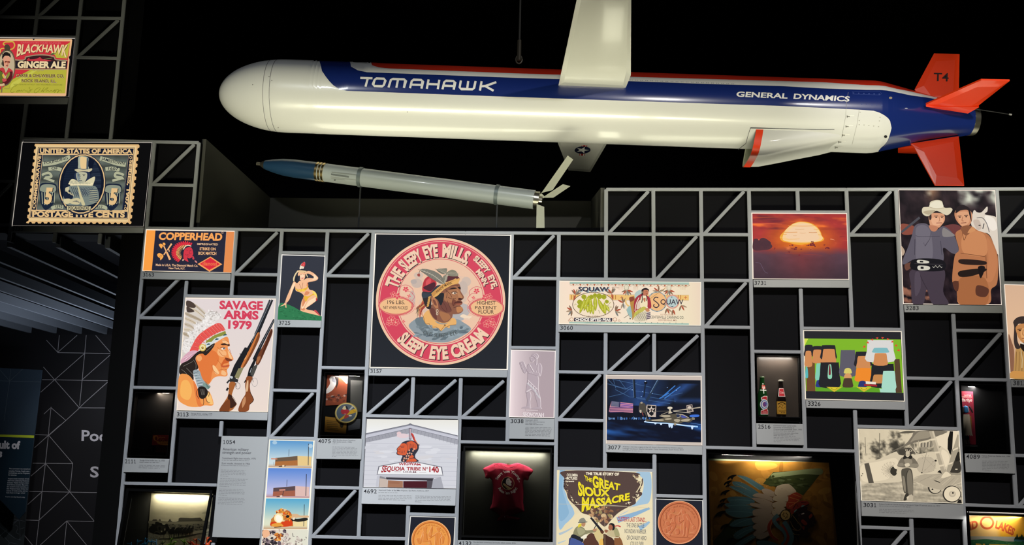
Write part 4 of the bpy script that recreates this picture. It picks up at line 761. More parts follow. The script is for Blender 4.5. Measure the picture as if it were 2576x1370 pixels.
# ---------------------------------------------------------------- old blue postage stamp
B = Box('wide dark light box with enlarged blue and cream five cent postage stamp', [55.5, 356.5, 382.5, 358, 361.5, 569, 30, 567.5], '0a0a0c', 'cfc6ba', (1.3, 0.9, 0.3, 1.5)); a = B.a
a.at(20, 345, 5.479)
def edge(x0, y0, x1, y1, n): # perforated edge: scallops between teeth
    out = []; dx, dy = x1 - x0, y1 - y0; L = math.hypot(dx, dy); nx, ny = -dy/L, dx/L; s_ = L/n; r = s_*.27
    for k in range(n):
        c = (k + .5)/n
        for q in range(7): an = math.pi*(1 - q/6); u = math.cos(an)*r/L; v = math.sin(an)*r; out += [x0 + dx*(c + u) + nx*v, y0 + dy*(c + u) + ny*v]
    return out
CR, NV = 'e2bd86', '141b2e'
a.p('dcb27a', [372, 90, 1800, 98] + edge(1815, 118, 1700, 1190, 13)[0:0] + [1815, 118] + edge(1812, 125, 1702, 1185, 12) + [1695, 1195] + edge(1690, 1196, 268, 1188, 17) + [250, 1180] + edge(258, 1180, 368, 100, 12))
a.p('e6c690', [390, 110, 1775, 118, 1655, 1165, 290, 1150]); a.p(NV, [415, 135, 1748, 143, 1650, 1128, 300, 1110]); a.p(CR, [421, 141, 1742, 149, 1645, 1122, 307, 1104]); a.p(NV, [428, 150, 1733, 158, 1724, 232, 420, 222]); a.p(NV, [325, 1018, 1648, 1026, 1640, 1112, 313, 1098])
a.t(CR, 'UNITED STATES OF AMERICA', 440, 216, 1712, 222, 56, .045); a.t(CR, 'POSTAGE FIVE CENTS', 335, 1092, 1612, 1100, 68, .05)
a.p(NV, [418, 240, 478, 242, 388, 1000, 328, 996]); a.p(NV, [1665, 244, 1724, 246, 1640, 1002, 1580, 1000])
a.t(CR, 'COMMEMORATIVE', 376, 985, 458, 255, 38, .035); a.t(CR, 'SERIES, 1907.', 1682, 310, 1612, 955, 38, .04); a.ring(CR, 1692, 280, 18, 18, 6); a.ring(CR, 1620, 980, 18, 18, 6)
a.p('34425a', [484, 243, 1662, 247, 1580, 1004, 396, 998]); a.field([490, 250, 1656, 254, 1574, 998, 402, 992], 60, 40, lambda u, v: tuple((.62 + .38*abs(math.sin(v*140)) + .12*nz(u*9, v*7))*c for c in (96, 104, 96)))
# banners
def ban(l, wd): a.l('1c2436', wd + 8, l, True); a.l('aeb092', wd, l, True)
ban([480, 370, 620, 355, 740, 320, 860, 275], 62); ban([1270, 290, 1380, 320, 1500, 360, 1625, 380], 62); ban([560, 440, 650, 430, 740, 450], 52); ban([1345, 440, 1440, 430, 1540, 455], 52); ban([470, 520, 560, 490, 600, 540, 520, 560, 640, 610], 34); ban([1600, 520, 1500, 490, 1480, 540, 1580, 560, 1440, 600], 34); ban([600, 980, 680, 955, 765, 965], 50); ban([1200, 965, 1290, 955, 1370, 980], 50)
a.wave(NV, 'FOUNDING', [505, 372, 640, 350, 830, 300], [500, 338, 635, 316, 820, 268], .01); a.wave(NV, 'JAMESTOWN', [1290, 308, 1450, 355, 1605, 380], [1300, 272, 1455, 320, 1610, 346], .01); a.t(NV, 'OF', 602, 448, 688, 446, 36, .01); a.t(NV, '1607', 1385, 448, 1520, 456, 36, .01); a.t(NV, '1595', 650, 968, 750, 972, 34, .01); a.t(NV, '1617', 1210, 976, 1305, 978, 34, .01)
# shields and numerals
for cx, cy in ((560, 820), (1455, 830)):
    a.b('1b2538', [cx-110, cy-170, cx, cy-190, cx+110, cy-160, cx+95, cy, cx+60, cy+110, cx-40, cy+185, cx-105, cy+90, cx-118, cy-20]); a.b('8b9280', [cx-95, cy-155, cx, cy-172, cx+95, cy-148, cx+82, cy-60, cx-105, cy-75]); [a.l('a9ac90', 12, [cx-90+36*k, cy-60, cx-82+32*k, cy+100+18*math.sin(k)]) for k in range(6)]
    for d, c in ((10, '0f1626'), (0, CR)): a.t(c, '5', cx - 62 + d, cy + 88 + d*.4, cx + 42 + d, cy + 90 + d*.4, 200, .05, .1)
# oval portrait
a.e('1a2236', 1020, 650, 330, 425, 7); a.e(CR, 1022, 645, 318, 410, 7); a.e('10182a', 1022, 645, 302, 394, 7)
for k in range(46):
    t = k/45; y = 262 + t*560; hw = 288*math.sqrt(max(0, 1 - ((y - 645)/394)**2)); a.l('3c4a5c', 3 + 1.5*math.sin(k), [1022 - hw*.2 + 220 - t*90, y, 1022 + hw*.92 + (645-y)*.05, y + 4]); a.l('2a374a', 2.5, [1022 - hw*.9 + (645-y)*.06, y, 960, y + 3])
a.b('aab09a', [975, 275, 1040, 262, 1112, 285, 1105, 380, 1110, 440, 980, 440, 970, 370]); a.b('e6c68f', [1000, 280, 1060, 275, 1085, 300, 1080, 430, 1010, 430]); a.b('c7bd98', [920, 450, 1000, 435, 1100, 440, 1160, 430, 1150, 465, 1080, 488, 980, 485]); a.b('4d5a66', [1090, 300, 1112, 290, 1106, 430, 1085, 430]); a.l('3c4a5a', 8, [975, 432, 1050, 445, 1110, 432], True)
a.b('25314a', [935, 490, 1120, 480, 1130, 580, 1080, 600, 940, 590]); a.b('b9b79a', [950, 492, 1080, 488, 1090, 560, 1050, 630, 1000, 636, 960, 600]); a.b('7d8a8c', [950, 500, 985, 500, 990, 590, 970, 610]); a.l('1b2438', 7, [965, 522, 1000, 518]); a.l('1b2438', 7, [1030, 516, 1070, 518]); a.e('1b2438', 984, 534, 10, 5); a.e('1b2438', 1050, 530, 10, 5); a.l('5b6870', 6, [1005, 530, 992, 570, 1010, 576], True); a.l('2c3850', 8, [985, 602, 1025, 600])
a.b('d8cfa8', [845, 635, 880, 580, 940, 590, 990, 630, 1060, 620, 1120, 580, 1200, 545, 1190, 620, 1150, 680, 1020, 660, 900, 668]); [a.l('6a7576', 4, [930 + 18*k - 90, 590 + 4*abs(k-6), 940 + 16*k - 80, 655]) for k in range(17)]; [a.e('efe0b6', 850 + 24*k, 660 - 18*(k in (0, 13)), 13, 12) for k in range(14)]
a.b('77827c', [760, 860, 800, 720, 880, 670, 1150, 670, 1230, 700, 1260, 830, 1220, 900, 1080, 945, 850, 940, 770, 900]); [a.l('1c2740', 6, [880 + 26*k, 690 + 4*k, 930 + 26*k, 820]) for k in range(8)]; [a.l('253150', 5, [1010 + 22*k, 690, 940 + 22*k, 800]) for k in range(9)]; [a.l('26324a', 7, [1130, 720 + 26*k, 1240, 730 + 26*k], True) for k in range(7)]; [a.l('c5bc94', 4, [1130, 733 + 26*k, 1240, 742 + 26*k]) for k in range(7)]
a.b('1a2338', [770, 760, 820, 700, 900, 800, 880, 860, 790, 850]); a.b('c9c09c', [800, 700, 850, 690, 840, 740, 800, 750]); [a.l('c4bb96', 9, [800 + 30*k, 730 + 14*k, 850 + 22*k, 780 + 12*k]) for k in range(4)]; a.b('d4c79b', [770, 860, 860, 850, 880, 900, 800, 920]); a.b('ccc096', [870, 860, 970, 840, 1010, 880, 970, 930, 860, 910]); [a.l('36425a', 5, [900 + 20*k, 890, 960 + 14*k, 870 + 12*k]) for k in range(4)]; a.b('c9c095', [965, 680, 985, 690, 1030, 820, 1070, 930, 1030, 940, 1000, 840])
a.p('1c2436', [812, 940, 1160, 948, 1150, 1016, 808, 1010]); a.p('c9bd92', [822, 948, 1150, 955, 1142, 1008, 818, 1002]); a.t(NV, 'POCAHONTAS', 838, 998, 1128, 1002, 42, .02)
B.done()
# ---------------------------------------------------------------- canned pea label
B = Box('long low light box with cream pea can label, green pods left and seated woman right', [1407.5, 705.5, 1763.5, 708.5, 1762.5, 819, 1405.5, 815], None, 'fff7e6', (1.5, 1.5, 1.8, 1.2)); a = B.a
a.field(B.i, 14, 4, lambda u, v: (243 - 22*max(0, u - .9)*5 + 4*math.sin(u*20), 222 - 20*max(0, u - .9)*5 + 3*v, 200 - 26*max(0, u-.55))); a.at(1395, 698, 6.779)
a.p('a9c3b4', [258, 68, 2295, 82, 2292, 118, 258, 104]); a.p('a9c3b4', [248, 752, 2290, 775, 2290, 805, 246, 780]); a.l('8e6a55', 6, [258, 106, 2292, 124])
for k in range(17): x = 320 + k*120; y = 108 + k*1.1; a.p('b8603f', [x - 18, y, x + 18, y, x, y + 34]); a.e('3d3a36', x + 60, y + 2, 6, 5); a.l('9a8064', 4, [x - 60, y + 12, x, y + 34, x + 60, y + 12], True)
for k in range(12): a.e('4f5b59', 1030 + 104*k, 760 + 1.3*k, 7, 6)
for x in (1125, 1385, 2190):
    for q in range(5): [a.e('b98a66', x - 36 + 18*r, 130 + 16*q, 5, 4, n=6) for r in range(5)]
a.p('eec072', [256, 288, 2290, 300, 2290, 384, 254, 376]); a.l('a98a5a', 4, [256, 282, 2290, 296]); a.l('a98a5a', 4, [256, 380, 2290, 390])
for x in (290, 330, 1000, 1040, 2110, 2150): a.l('b5743c', 12, [x, 296, x, 370])
for x in (1145, 2235): a.l('c0532f', 7, [x - 26, 340, x + 26, 340]); a.l('c0532f', 7, [x, 312, x, 366])
a.e('f3dfc2', 660, 460, 355, 215); a.ring('7a5a44', 660, 460, 355, 215, 9); [a.e('4a3b34', 660 + 352*math.cos(.105*k), 460 + 212*math.sin(.105*k), 7, 6, n=6) for k in range(60)]
for c, l in (('8d8f1f', 0), ('b4b42e', 1)):
    for (x0, y0, x1, y1, w_) in ((590, 300, 500, 560, 60), (610, 330, 612, 610, 62), (690, 300, 700, 560, 58), (740, 360, 850, 600, 60), (520, 360, 430, 600, 56), (850, 420, 865, 620, 50), (650, 470, 660, 620, 44), (880, 470, 935, 575, 44), (560, 480, 570, 590, 50)):
        dx, dy = x1 - x0, y1 - y0; L = math.hypot(dx, dy); nx, ny = -dy/L*w_/2, dx/L*w_/2
        if not l: a.b('6f7a14', [x0, y0, x0+dx*.5+nx*1.2, y0+dy*.5+ny*1.2, x1, y1+8, x0+dx*.5-nx*1.2, y0+dy*.5-ny*1.2])
        else:
            a.b(c, [x0, y0, x0+dx*.3+nx*.9, y0+dy*.3+ny*.9, x0+dx*.75+nx*.8, y0+dy*.75+ny*.8, x1, y1, x0+dx*.75-nx*.8, y0+dy*.75-ny*.8, x0+dx*.3-nx*.9, y0+dy*.3-ny*.9])
            for q in range(7): a.e('d3d467', x0+dx*(.22+.09*q), y0+dy*(.22+.09*q), 10, 9, n=8)
for x, y, r in ((500, 330, 44), (430, 420, 46), (760, 320, 50), (840, 330, 44), (690, 300, 34), (890, 410, 34), (630, 330, 40), (420, 490, 34)): a.b('a3a62a', [x-r, y, x-r*.3, y-r, x+r*.8, y-r*.6, x+r, y+r*.3, x, y+r]); a.l('7d8414', 4, [x-r*.6, y+r*.4, x+r*.6, y-r*.5])
a.l('9aa04a', 5, [900, 480, 960, 420, 930, 440], True); a.l('9aa04a', 5, [900, 470, 970, 500, 940, 510], True); a.l('9aa04a', 5, [385, 450, 340, 470, 360, 440], True); a.l('5c6a1c', 6, [750, 550, 775, 610])
for d, c in ((16, '7fa2ad'), (8, 'a9c3c4'), (0, '3c3240')): a.t(c, 'SQUAW', 405 + d, 228 + d*.5, 925 + d, 233 + d*.5, 70, .035)
a.t('8d7a66', 'BRAND', 978, 180, 1098, 183, 26, 0)
def leaves(x, y, cols, dirs, s_):
    for k, an in enumerate(dirs): c, q = math.cos(math.radians(an)), -math.sin(math.radians(an)); a.b(cols[k % len(cols)], [x, y, x + c*s_*.5 - q*s_*.14, y + q*s_*.5 + c*s_*.14, x + c*s_, y + q*s_, x + c*s_*.5 + q*s_*.14, y + q*s_*.5 - c*s_*.14])
for x, y, d in ((360, 290, (130, 110, 75, 45, 20, 250)), (975, 270, (160, 130, 50, 60, 75, 280)), (300, 560, (120, 150, 190, 230, 260)), (1035, 570, (60, 20, 340, 300, 80)), (1240, 210, (200, 225, 250, 280, 310, 340)), (1950, 210, (200, 225, 250, 280, 310, 340)), (1775, 240, (90, 140, 170, 20, 290, 270)), (1170, 430, (100, 150, 250, 280, 60)), (1920, 520, (250, 290, 320)), (2020, 540, (260, 290)), (2160, 470, (250, 300, 340))): leaves(x, y, ('8a6d55', 'b2553c', 'a98f74', '7c7d77'), d, 105)
a.e('bfb59a', 1225, 170, 46, 50); a.e('e3d8be', 1225, 165, 32, 38); a.e('bfb59a', 1950, 175, 42, 52); a.e('e3d8be', 1950, 170, 30, 40)
a.t('8b7a68', 'No. 3 SIEVE', 568, 668, 748, 670, 26, .002); a.p('3a3040', [335, 682, 985, 690, 980, 748, 330, 742]); a.t('fff6e8', 'CHOICE SIFTED PEAS', 355, 736, 955, 740, 42, .04); a.t('6f8a80', 'CONTENTS 1 LB. 4 OZ.', 515, 780, 795, 782, 20, .004)
for x in (290, 1030): a.ring('b0795a', x, 712, 36, 32, 8); a.ring('b0795a', x + (70 if x > 600 else -40), 730, 18, 16, 6)
# right half: roundels and the seated figure
a.ring('e9c07a', 1300, 400, 100, 105, 26); a.l('5a5a56', 4, [1205, 470, 1230, 560, 1290, 700], True); a.l('6a5a4e', 8, [1180, 690, 1310, 600]); a.e('3f3a3c', 1290, 700, 14, 8)
a.e('9aa9ac', 1750, 410, 168, 172); a.e('efb980', 1750, 410, 150, 156); [a.l('5d6f7c', 10, [1750 + 160*math.cos(q*.5), 410 + 164*math.sin(q*.5), 1750 + 160*math.cos(q*.5 + .2), 410 + 164*math.sin(q*.5 + .2)]) for q in range(13)]
a.e('d99a86', 2010, 410, 118, 122); a.e('b9ccc8', 2010, 410, 96, 100); a.p('3a2f3d', [x for k in range(10) for x in (1998 + (16 if k % 2 == 0 else 6)*math.sin(.628*k), 332 - (16 if k % 2 == 0 else 6)*math.cos(.628*k))]); a.b('3c3540', [1970, 478, 2000, 488, 2030, 480, 2005, 502])
a.l('c79a5a', 10, [1600, 380, 1900, 170]); a.b('b3c7c1', [1370, 270, 1450, 210, 1500, 260, 1380, 360]); a.b('9bb9b4', [1230, 560, 1290, 480, 1330, 600, 1310, 690])
a.b('b98a45', [1285, 390, 1360, 320, 1380, 560, 1330, 720, 1320, 600]); a.b('8b4a35', [1275, 340, 1340, 325, 1360, 380, 1290, 410])
a.b('a63440', [1365, 380, 1470, 280, 1540, 300, 1620, 340, 1650, 500, 1600, 530, 1560, 480, 1400, 560, 1355, 580]); a.b('e0c7b4', [1410, 440, 1460, 380, 1470, 500, 1400, 540]); a.l('e9d7c0', 14, [1440, 340, 1390, 450, 1370, 570], True); a.b('f0dfb9', [1480, 320, 1570, 330, 1580, 500, 1500, 520, 1460, 480]); a.b('c07a5a', [1510, 360, 1550, 350, 1540, 420]); a.b('c3bb57', [1370, 600, 1500, 500, 1560, 520, 1480, 600, 1360, 690])
a.b('d9cdb0', [1350, 690, 1460, 600, 1570, 570, 1610, 640, 1570, 720, 1480, 745, 1380, 740]); [a.l('6d665c', 4, [1370 + 34*k, 700, 1440 + 30*k, 590]) for k in range(6)]; [a.l('6d665c', 4, [1390 + 34*k, 620, 1450 + 30*k, 735]) for k in range(5)]; [a.l('5a4a5c' if k % 2 else 'cfc0b8', 15, [1565, 600 + 15*k, 1635, 585 + 15*k]) for k in range(8)]
a.b('c98a62', [1540, 530, 1600, 520, 1620, 570, 1570, 580]); a.b('c0785a', [1500, 215, 1560, 190, 1600, 240, 1590, 290, 1540, 300, 1505, 270]); a.b('2b2226', [1480, 250, 1490, 200, 1550, 176, 1605, 200, 1612, 250, 1590, 215, 1520, 215, 1510, 280, 1490, 290]); a.l('2b2226', 14, [1490, 280, 1495, 370, 1485, 430], True); a.l('2b2226', 12, [1570, 290, 1575, 350, 1565, 400], True); a.l('5b2a22', 5, [1550, 240, 1580, 238]); a.l('7d2c28', 6, [1555, 275, 1585, 272]); a.ring('d8c79a', 1492, 250, 12, 14, 5); a.l('f0e6d0', 8, [1500, 310, 1560, 315])
a.t('3a2f3d', 'QUAW', 1805, 455, 2195, 458, 84, .012); a.l('3a2f3d', 16, [1770, 345, 1720, 335, 1690, 380, 1740, 420, 1780, 470, 1740, 510, 1690, 490, 1700, 450], True)
a.t('a8745a', 'DISTRIBUTED BY', 1805, 640, 2035, 643, 22, 0); a.t('3b4540', 'CENTERVILLE CANNING CO.', 1635, 696, 2205, 704, 46, .006); a.t('8a5a4a', 'CENTERVILLE, MD,', 1765, 735, 2090, 740, 26, .003)
B.done()
# ---------------------------------------------------------------- pale door panel with carved standing figure
B = Box('narrow pale lilac light box picturing carved robed figure reading a tablet', [1285.5, 879, 1398, 881.5, 1394.5, 1051, 1280.5, 1048.5], None, 'fdf3ee', (2, 2, 2, 2.4)); a = B.a
a.field(B.i, 10, 10, lambda u, v: (236 - 60*min(1, u*1.5)**.7 + 3*v, 220 - 60*min(1, u*1.5)**.7, 222 - 56*min(1, u*1.5)**.7)); a.at(1270, 870, 7.207)
D1, L1, M1 = '8d7e86', 'f4e8ea', 'b7a7af'
def rel(l, off=7): a.b(D1, [v - off if k % 2 == 0 else v + 2 for k, v in enumerate(l)]); a.b(L1, [v + off if k % 2 == 0 else v for k, v in enumerate(l)]); a.b(M1, l)
rel([270, 300, 310, 280, 345, 290, 385, 390, 400, 470, 365, 495, 330, 460, 290, 370]); rel([420, 330, 500, 310, 590, 310, 640, 320, 668, 380, 660, 480, 635, 545, 600, 540, 610, 620, 605, 790, 640, 950, 590, 900, 480, 800, 385, 850, 410, 640, 415, 480, 400, 440])
rel([455, 210, 470, 190, 520, 180, 545, 220, 530, 260, 500, 290, 470, 270]); rel([480, 180, 510, 140, 560, 130, 605, 170, 595, 220, 560, 230, 520, 190]); rel([550, 220, 580, 220, 575, 330, 555, 330]); rel([420, 455, 490, 460, 620, 490, 610, 540, 500, 510, 430, 490])
rel([395, 860, 450, 830, 470, 900, 455, 1000, 455, 1110, 405, 1110, 410, 980]); rel([545, 870, 600, 900, 640, 960, 645, 1110, 610, 1110, 580, 1000]); rel([305, 1120, 370, 1095, 460, 1110, 455, 1130, 320, 1128]); rel([490, 1130, 560, 1105, 650, 1110, 650, 1140, 500, 1138])
a.l(L1, 9, [445, 320, 530, 470]); a.l(D1, 6, [432, 325, 515, 475]); a.l('c9c6ca', 22, [405, 670, 520, 770, 630, 940]); a.l(L1, 7, [415, 610, 600, 790]); a.l(D1, 5, [405, 620, 600, 805]); [a.l(L1, 8, [430 + 44*k, 640 + 42*k, 434 + 44*k, 690 + 44*k]) for k in range(4)]; a.l('d8ccd0', 26, [395, 830, 480, 780]); a.l(D1, 5, [380, 856, 480, 795])
for l in ([450, 330, 440, 420], [600, 330, 600, 480], [590, 380, 560, 480], [290, 310, 350, 470], [330, 300, 390, 420], [430, 480, 480, 470, 500, 500], [520, 150, 590, 210], [500, 170, 570, 225], [460, 215, 500, 210], [465, 250, 485, 248]): a.l(D1, 5, l, True); a.l(L1, 4, [v + 7 if k % 2 == 0 else v for k, v in enumerate(l)], True)
a.l(D1, 5, [375, 1140, 375, 1165, 610, 1180, 610, 1150]); a.l(L1, 6, [382, 1165, 605, 1174]);
for d, c in ((-5, D1), (5, 'fff8f8'), (0, 'e2d3d7')): a.t(c, 'SEQVOYAH', 318 + d, 1270, 700 + d, 1282, 70, .012)
B.done()
# ---------------------------------------------------------------- blue hangar photograph
B = Box('light box with blue night photograph of helicopter and flag in hangar', [1523.5, 942.5, 1765.5, 944.5, 1767, 1120, 1524, 1115.5], None, 'cdbfb4', (0, 0, 0, 0)); a = B.a
a.at(1515, 935, 7.027); a.l('fff3e4', 9, [72, 55, 1752, 78, 1762, 1295]); a.l('f6ead9', 9, [76, 58, 74, 1262]); a.p('c9bab0', [90, 66, 1740, 88, 1740, 146, 90, 122])
def hang(u, v):
    s_ = nz(u*3 + v*2, v*9 - u*2)*.5 + .5; t = nz(u*9, v*5)*.5 + .5
    if v < .42:
        b_ = max(0, 1 - abs(u - .33)/.35)*.8 + .9*max(0, 1 - abs(u - .68 + v*.9 - .25)/.12)*(v > .05) + .6*max(0, 1 - abs(v - .33)/.06)*(u > .72); b_ *= (.45 + .5*t)
        return 14 + 42*b_, 20 + 82*b_, 34 + 150*b_
    if v < .62: b_ = .15*t; return 12 + 20*b_, 14 + 40*b_, 24 + 120*b_
    w_ = max(0, min(1, (v - .64)*5))*max(0, min(1, (1.02 - v)*6)); b_ = w_*(max(0, math.sin(u*3 - v*6 + s_*3.4)*.5 + .45))*(.6 + .6*s_)
    return 8 + 46*b_, 14 + 112*b_, 34 + 190*b_
PQ = [88, 122, 1738, 148, 1748, 1245, 78, 1205]; a.field(PQ, 90, 60, hang)
for l in ([100, 130, 220, 250, 420, 310], [300, 140, 420, 300, 620, 190], [90, 210, 560, 330, 1180, 430], [180, 130, 860, 270], [120, 440, 380, 380, 540, 260], [230, 310, 480, 440, 760, 470], [620, 470, 1200, 560], [820, 440, 1300, 520], [1000, 470, 1420, 370], [200, 150, 240, 290]): a.l('4a6f9e', 6, l)
a.l('16202f', 40, [560, 130, 575, 460]); a.l('5f7a9c', 8, [540, 130, 560, 450]); a.l('24344a', 46, [985, 145, 780, 520]); a.l('6d8cb5', 10, [975, 145, 850, 370]); a.l('16202f', 22, [770, 140, 735, 440]); a.e('bcd6ff', 762, 168, 12, 10); a.b('0c1019', [740, 180, 790, 175, 795, 205, 750, 210])
for l in ([1060, 440, 1290, 240], [1100, 470, 1380, 260], [1010, 470, 1180, 370]): a.l('3f7fd0', 16, l)
for x, y in ((530, 315), (714, 346), (885, 380), (690, 435), (1312, 322), (1150, 275)): a.e('9fc4ff', x, y, 8, 7)
# flag
a.p('d98f9e', [165, 515, 545, 560, 542, 722, 118, 700, 135, 610]); [a.p('5a3f6e', [128 + 3*k, 625 + k*26 - 0, 545, 612 + k*28, 545, 625 + k*28, 126, 640 + k*26]) for k in range(4)]; [a.p('6a4fa0', [320, 548 + 29*k, 545, 572 + 24*k, 545, 586 + 24*k, 320, 562 + 29*k]) for k in range(3)]
a.p('23264f', [165, 512, 322, 535, 315, 620, 150, 610]); [a.e('d8d9f0', 172 + 17*i + (9 if j % 2 else 0) - j*2, 522 + 12*j + i*2, 4, 4, n=5) for i in range(8) for j in range(8)]
# banners
a.p('c8b7ab', [788, 578, 955, 590, 948, 795, 810, 790, 770, 640]); a.p('15161d', [800, 590, 945, 600, 930, 700, 870, 778, 795, 700]); st = [x for k in range(10) for x in (868 + (70 if k % 2 == 0 else 27)*math.sin(.628*k), 665 - (70 if k % 2 == 0 else 27)*math.cos(.628*k))]; a.p('e6d6c8', st); a.e('5a4a46', 872, 672, 20, 24); a.p('15161d', [870, 712, 915, 742, 872, 778, 828, 745])
a.p('b8a69c', [1488, 590, 1590, 572, 1616, 700, 1498, 712]); a.p('14151c', [1500, 600, 1585, 588, 1600, 640, 1508, 650]); a.e('d8c7b8', 1545, 625, 34, 24); a.t('14151c', 'NS', 1515, 695, 1590, 685, 36, .05)
a.l('7a6f66', 10, [660, 560, 655, 690, 690, 720], True); a.b('4b463f', [655, 560, 700, 545, 760, 570, 780, 700, 700, 720, 665, 690]); a.b('a79a88', [670, 545, 700, 525, 718, 550, 690, 560]); a.b('c2b4a4', [660, 680, 690, 670, 692, 715, 668, 720]); a.l('8d4540', 16, [705, 715, 725, 770])
# city-like lights and the helicopter
for k in range(60): x = R.uniform(90, 860); a.l(R.choice(('3a6fb8', '6ea0dc', '2a4d8a', 'a5c8f0')), R.uniform(4, 12), [x, 800 + R.uniform(-12, 14), x, 840 + R.uniform(-10, 10)])
HB = 'b0a48c'
a.b('575042', [740, 700, 780, 740, 800, 830, 880, 840, 1000, 830, 1100, 800, 1020, 790, 1010, 770, 1100, 755, 1200, 750, 1260, 740, 1330, 740, 1440, 750, 1540, 810, 1620, 800, 1635, 830, 1600, 850, 1540, 890, 1440, 885, 1330, 920, 1200, 900, 1040, 885, 880, 860, 770, 870, 780, 800])
for l in ([1015, 775, 1100, 760, 1190, 765, 1200, 790, 1100, 800], [1270, 840, 1330, 830, 1380, 850, 1340, 890, 1280, 870], [1400, 845, 1500, 825, 1560, 840, 1500, 875, 1410, 870], [1100, 830, 1180, 815, 1230, 830, 1150, 850], [880, 845, 1060, 835, 1075, 860, 900, 865]): a.b(HB, l)
a.b('2d3552', [1310, 760, 1370, 745, 1390, 790, 1340, 815]); a.b('4b54a0', [1390, 770, 1450, 770, 1510, 800, 1420, 815]); a.l('c9bda3', 10, [1300, 740, 1420, 755, 1530, 810], True); a.l('c9bda3', 9, [1370, 745, 1375, 790, 1320, 810], True); a.b('8d826c', [1590, 800, 1632, 815, 1630, 845, 1590, 840])
a.e('e0d4bd', 1197, 636, 46, 22); a.b('cfc2a8', [1180, 650, 1215, 650, 1210, 690, 1240, 720, 1170, 735, 1185, 690]); a.l('b7ab96', 12, [1250, 690, 1735, 626], w2=20); a.l('d8cdb8', 9, [1260, 695, 1560, 725]); a.l('a59a86', 10, [1180, 700, 1040, 755]); a.l('5f5a52', 7, [1180, 690, 900, 695])
a.l('9fd0ff', 16, [740, 880, 940, 900, 1180, 910, 1450, 945, 1690, 968], True, 26); a.l('eaf6ff', 8, [790, 884, 1040, 905, 1300, 922, 1640, 960], True); [a.b('cfe6ff', [x, y, x + 40, y + 4, x + 30, y + h, x + 8, y + h]) for x, y, h in ((920, 900, 24), (1020, 905, 28), (1170, 915, 62), (1210, 920, 66), (1570, 950, 60))]; a.b('a3967f', [1270, 900, 1310, 900, 1300, 940, 1270, 940]); a.l('5d8fd8', 6, [1560, 900, 1740, 930]); a.b('3f6fd0', [1560, 760, 1700, 755, 1700, 790, 1560, 795])
a.l('dfe9f6', 14, [740, 880, 770, 865, 775, 885])
B.done()
# ---------------------------------------------------------------- fiery sky photograph
B = Box('light box with photograph of flattened glowing sun in orange and violet sky', [1890, 534.5, 2130.5, 535.5, 2136, 703, 1893, 701.5], None, 'ffefdc', (2.3, 1.5, 1.5, 2.6)); a = B.a
def mixc(a_, b_, t): t = max(0, min(1, t)); return tuple(x + (y - x)*t for x, y in zip(a_, b_))
def sky(u, v):
    n = nz(u*2.5 + 3, v*14, 1, 4); m = nz(u*7, v*9, 5, 4); vv = v + .035*m
    d = math.hypot((u - .52)/.42, (v - .40)/.34)
    top = mixc((176, 62, 48), (212, 92, 38), 1 - d) if vv < .5 else (0, 0, 0)
    c = mixc((168, 54, 52), (226, 118, 28), max(0, 1.25 - d*1.15))
    low = mixc((92, 62, 74), (66, 48, 58), (v - .6)*2.6); low = mixc(low, (150, 52, 50), max(0, .85 - abs(u - .52)*2.2)*max(0, 1.25 - v))
    c = mixc(c, low, (vv - .50)/.13)
    if v < .24: c = mixc(c, (120, 44, 50), max(0, n*2.4 - .25)*(1.2 - u)); c = mixc(c, (238, 112, 50), max(0, -n*2.0 - .35))
    if .4 < v < .56: c = mixc(c, (240, 128, 70), max(0, m*2 - .5)*.8)
    return tuple(x*(1 + .07*m) for x in c)
a.field(B.i, 110, 76, sky); a.at(1880, 525, 6.849)
a.b('f0a838', [560, 480, 640, 380, 760, 270, 860, 228, 960, 220, 1080, 240, 1190, 300, 1260, 390, 1290, 470, 1325, 515, 1280, 560, 1150, 580, 900, 620, 700, 580, 600, 555])
a.b('f6cf95', [610, 475, 650, 380, 740, 290, 850, 240, 960, 232, 1080, 255, 1180, 310, 1245, 385, 1270, 450, 1300, 510, 1240, 555, 1060, 578, 900, 580, 720, 566, 620, 540]); a.b('f2cda6', [660, 480, 700, 390, 800, 310, 920, 262, 1050, 275, 1160, 350, 1220, 450, 1230, 520, 1060, 560, 800, 555])
for y, x0, x1, w_, c in ((292, 700, 1200, 7, 'e79a3f'), (352, 820, 980, 7, 'd9a878'), (352, 1140, 1240, 6, 'e79a3f'), (400, 620, 860, 8, 'd98a3a'), (405, 1060, 1200, 9, 'c98048'), (415, 900, 1010, 6, 'dba470'), (436, 600, 680, 8, 'e79a3f'), (460, 790, 850, 5, 'dba470'), (445, 1220, 1280, 8, 'e79a3f'), (518, 600, 900, 8, 'f0b868'), (545, 1000, 1260, 6, 'f5d7a8')): a.l(c, w_, [x0, y, (x0 + x1)/2, y + 5, x1, y], True)
def cloud(cx, cy, rx, ry, n, c):
    for k in range(n): a.e(c, cx + R.uniform(-rx, rx), cy + R.uniform(-ry, ry)*.8, R.uniform(.25, .5)*rx, R.uniform(.3, .6)*ry, R.uniform(-20, 20), n=9)
a.b('513038', [105, 540, 140, 515, 180, 520, 195, 550, 230, 510, 280, 500, 330, 520, 370, 550, 385, 590, 410, 610, 430, 650, 390, 690, 300, 710, 105, 705]); cloud(250, 610, 120, 80, 12, '4c2e37')
for x, y, rx, ry in ((755, 625, 30, 14), (805, 680, 42, 22), (1050, 630, 24, 16), (1115, 585, 30, 24), (1130, 635, 44, 26), (925, 695, 16, 10), (718, 745, 18, 14), (1375, 675, 32, 18), (1330, 625, 14, 14), (470, 682, 14, 16), (895, 803, 18, 14), (1098, 702, 16, 6)): cloud(x, y, rx, ry, 7, R.choice(('6e2430', '7a2a30')))
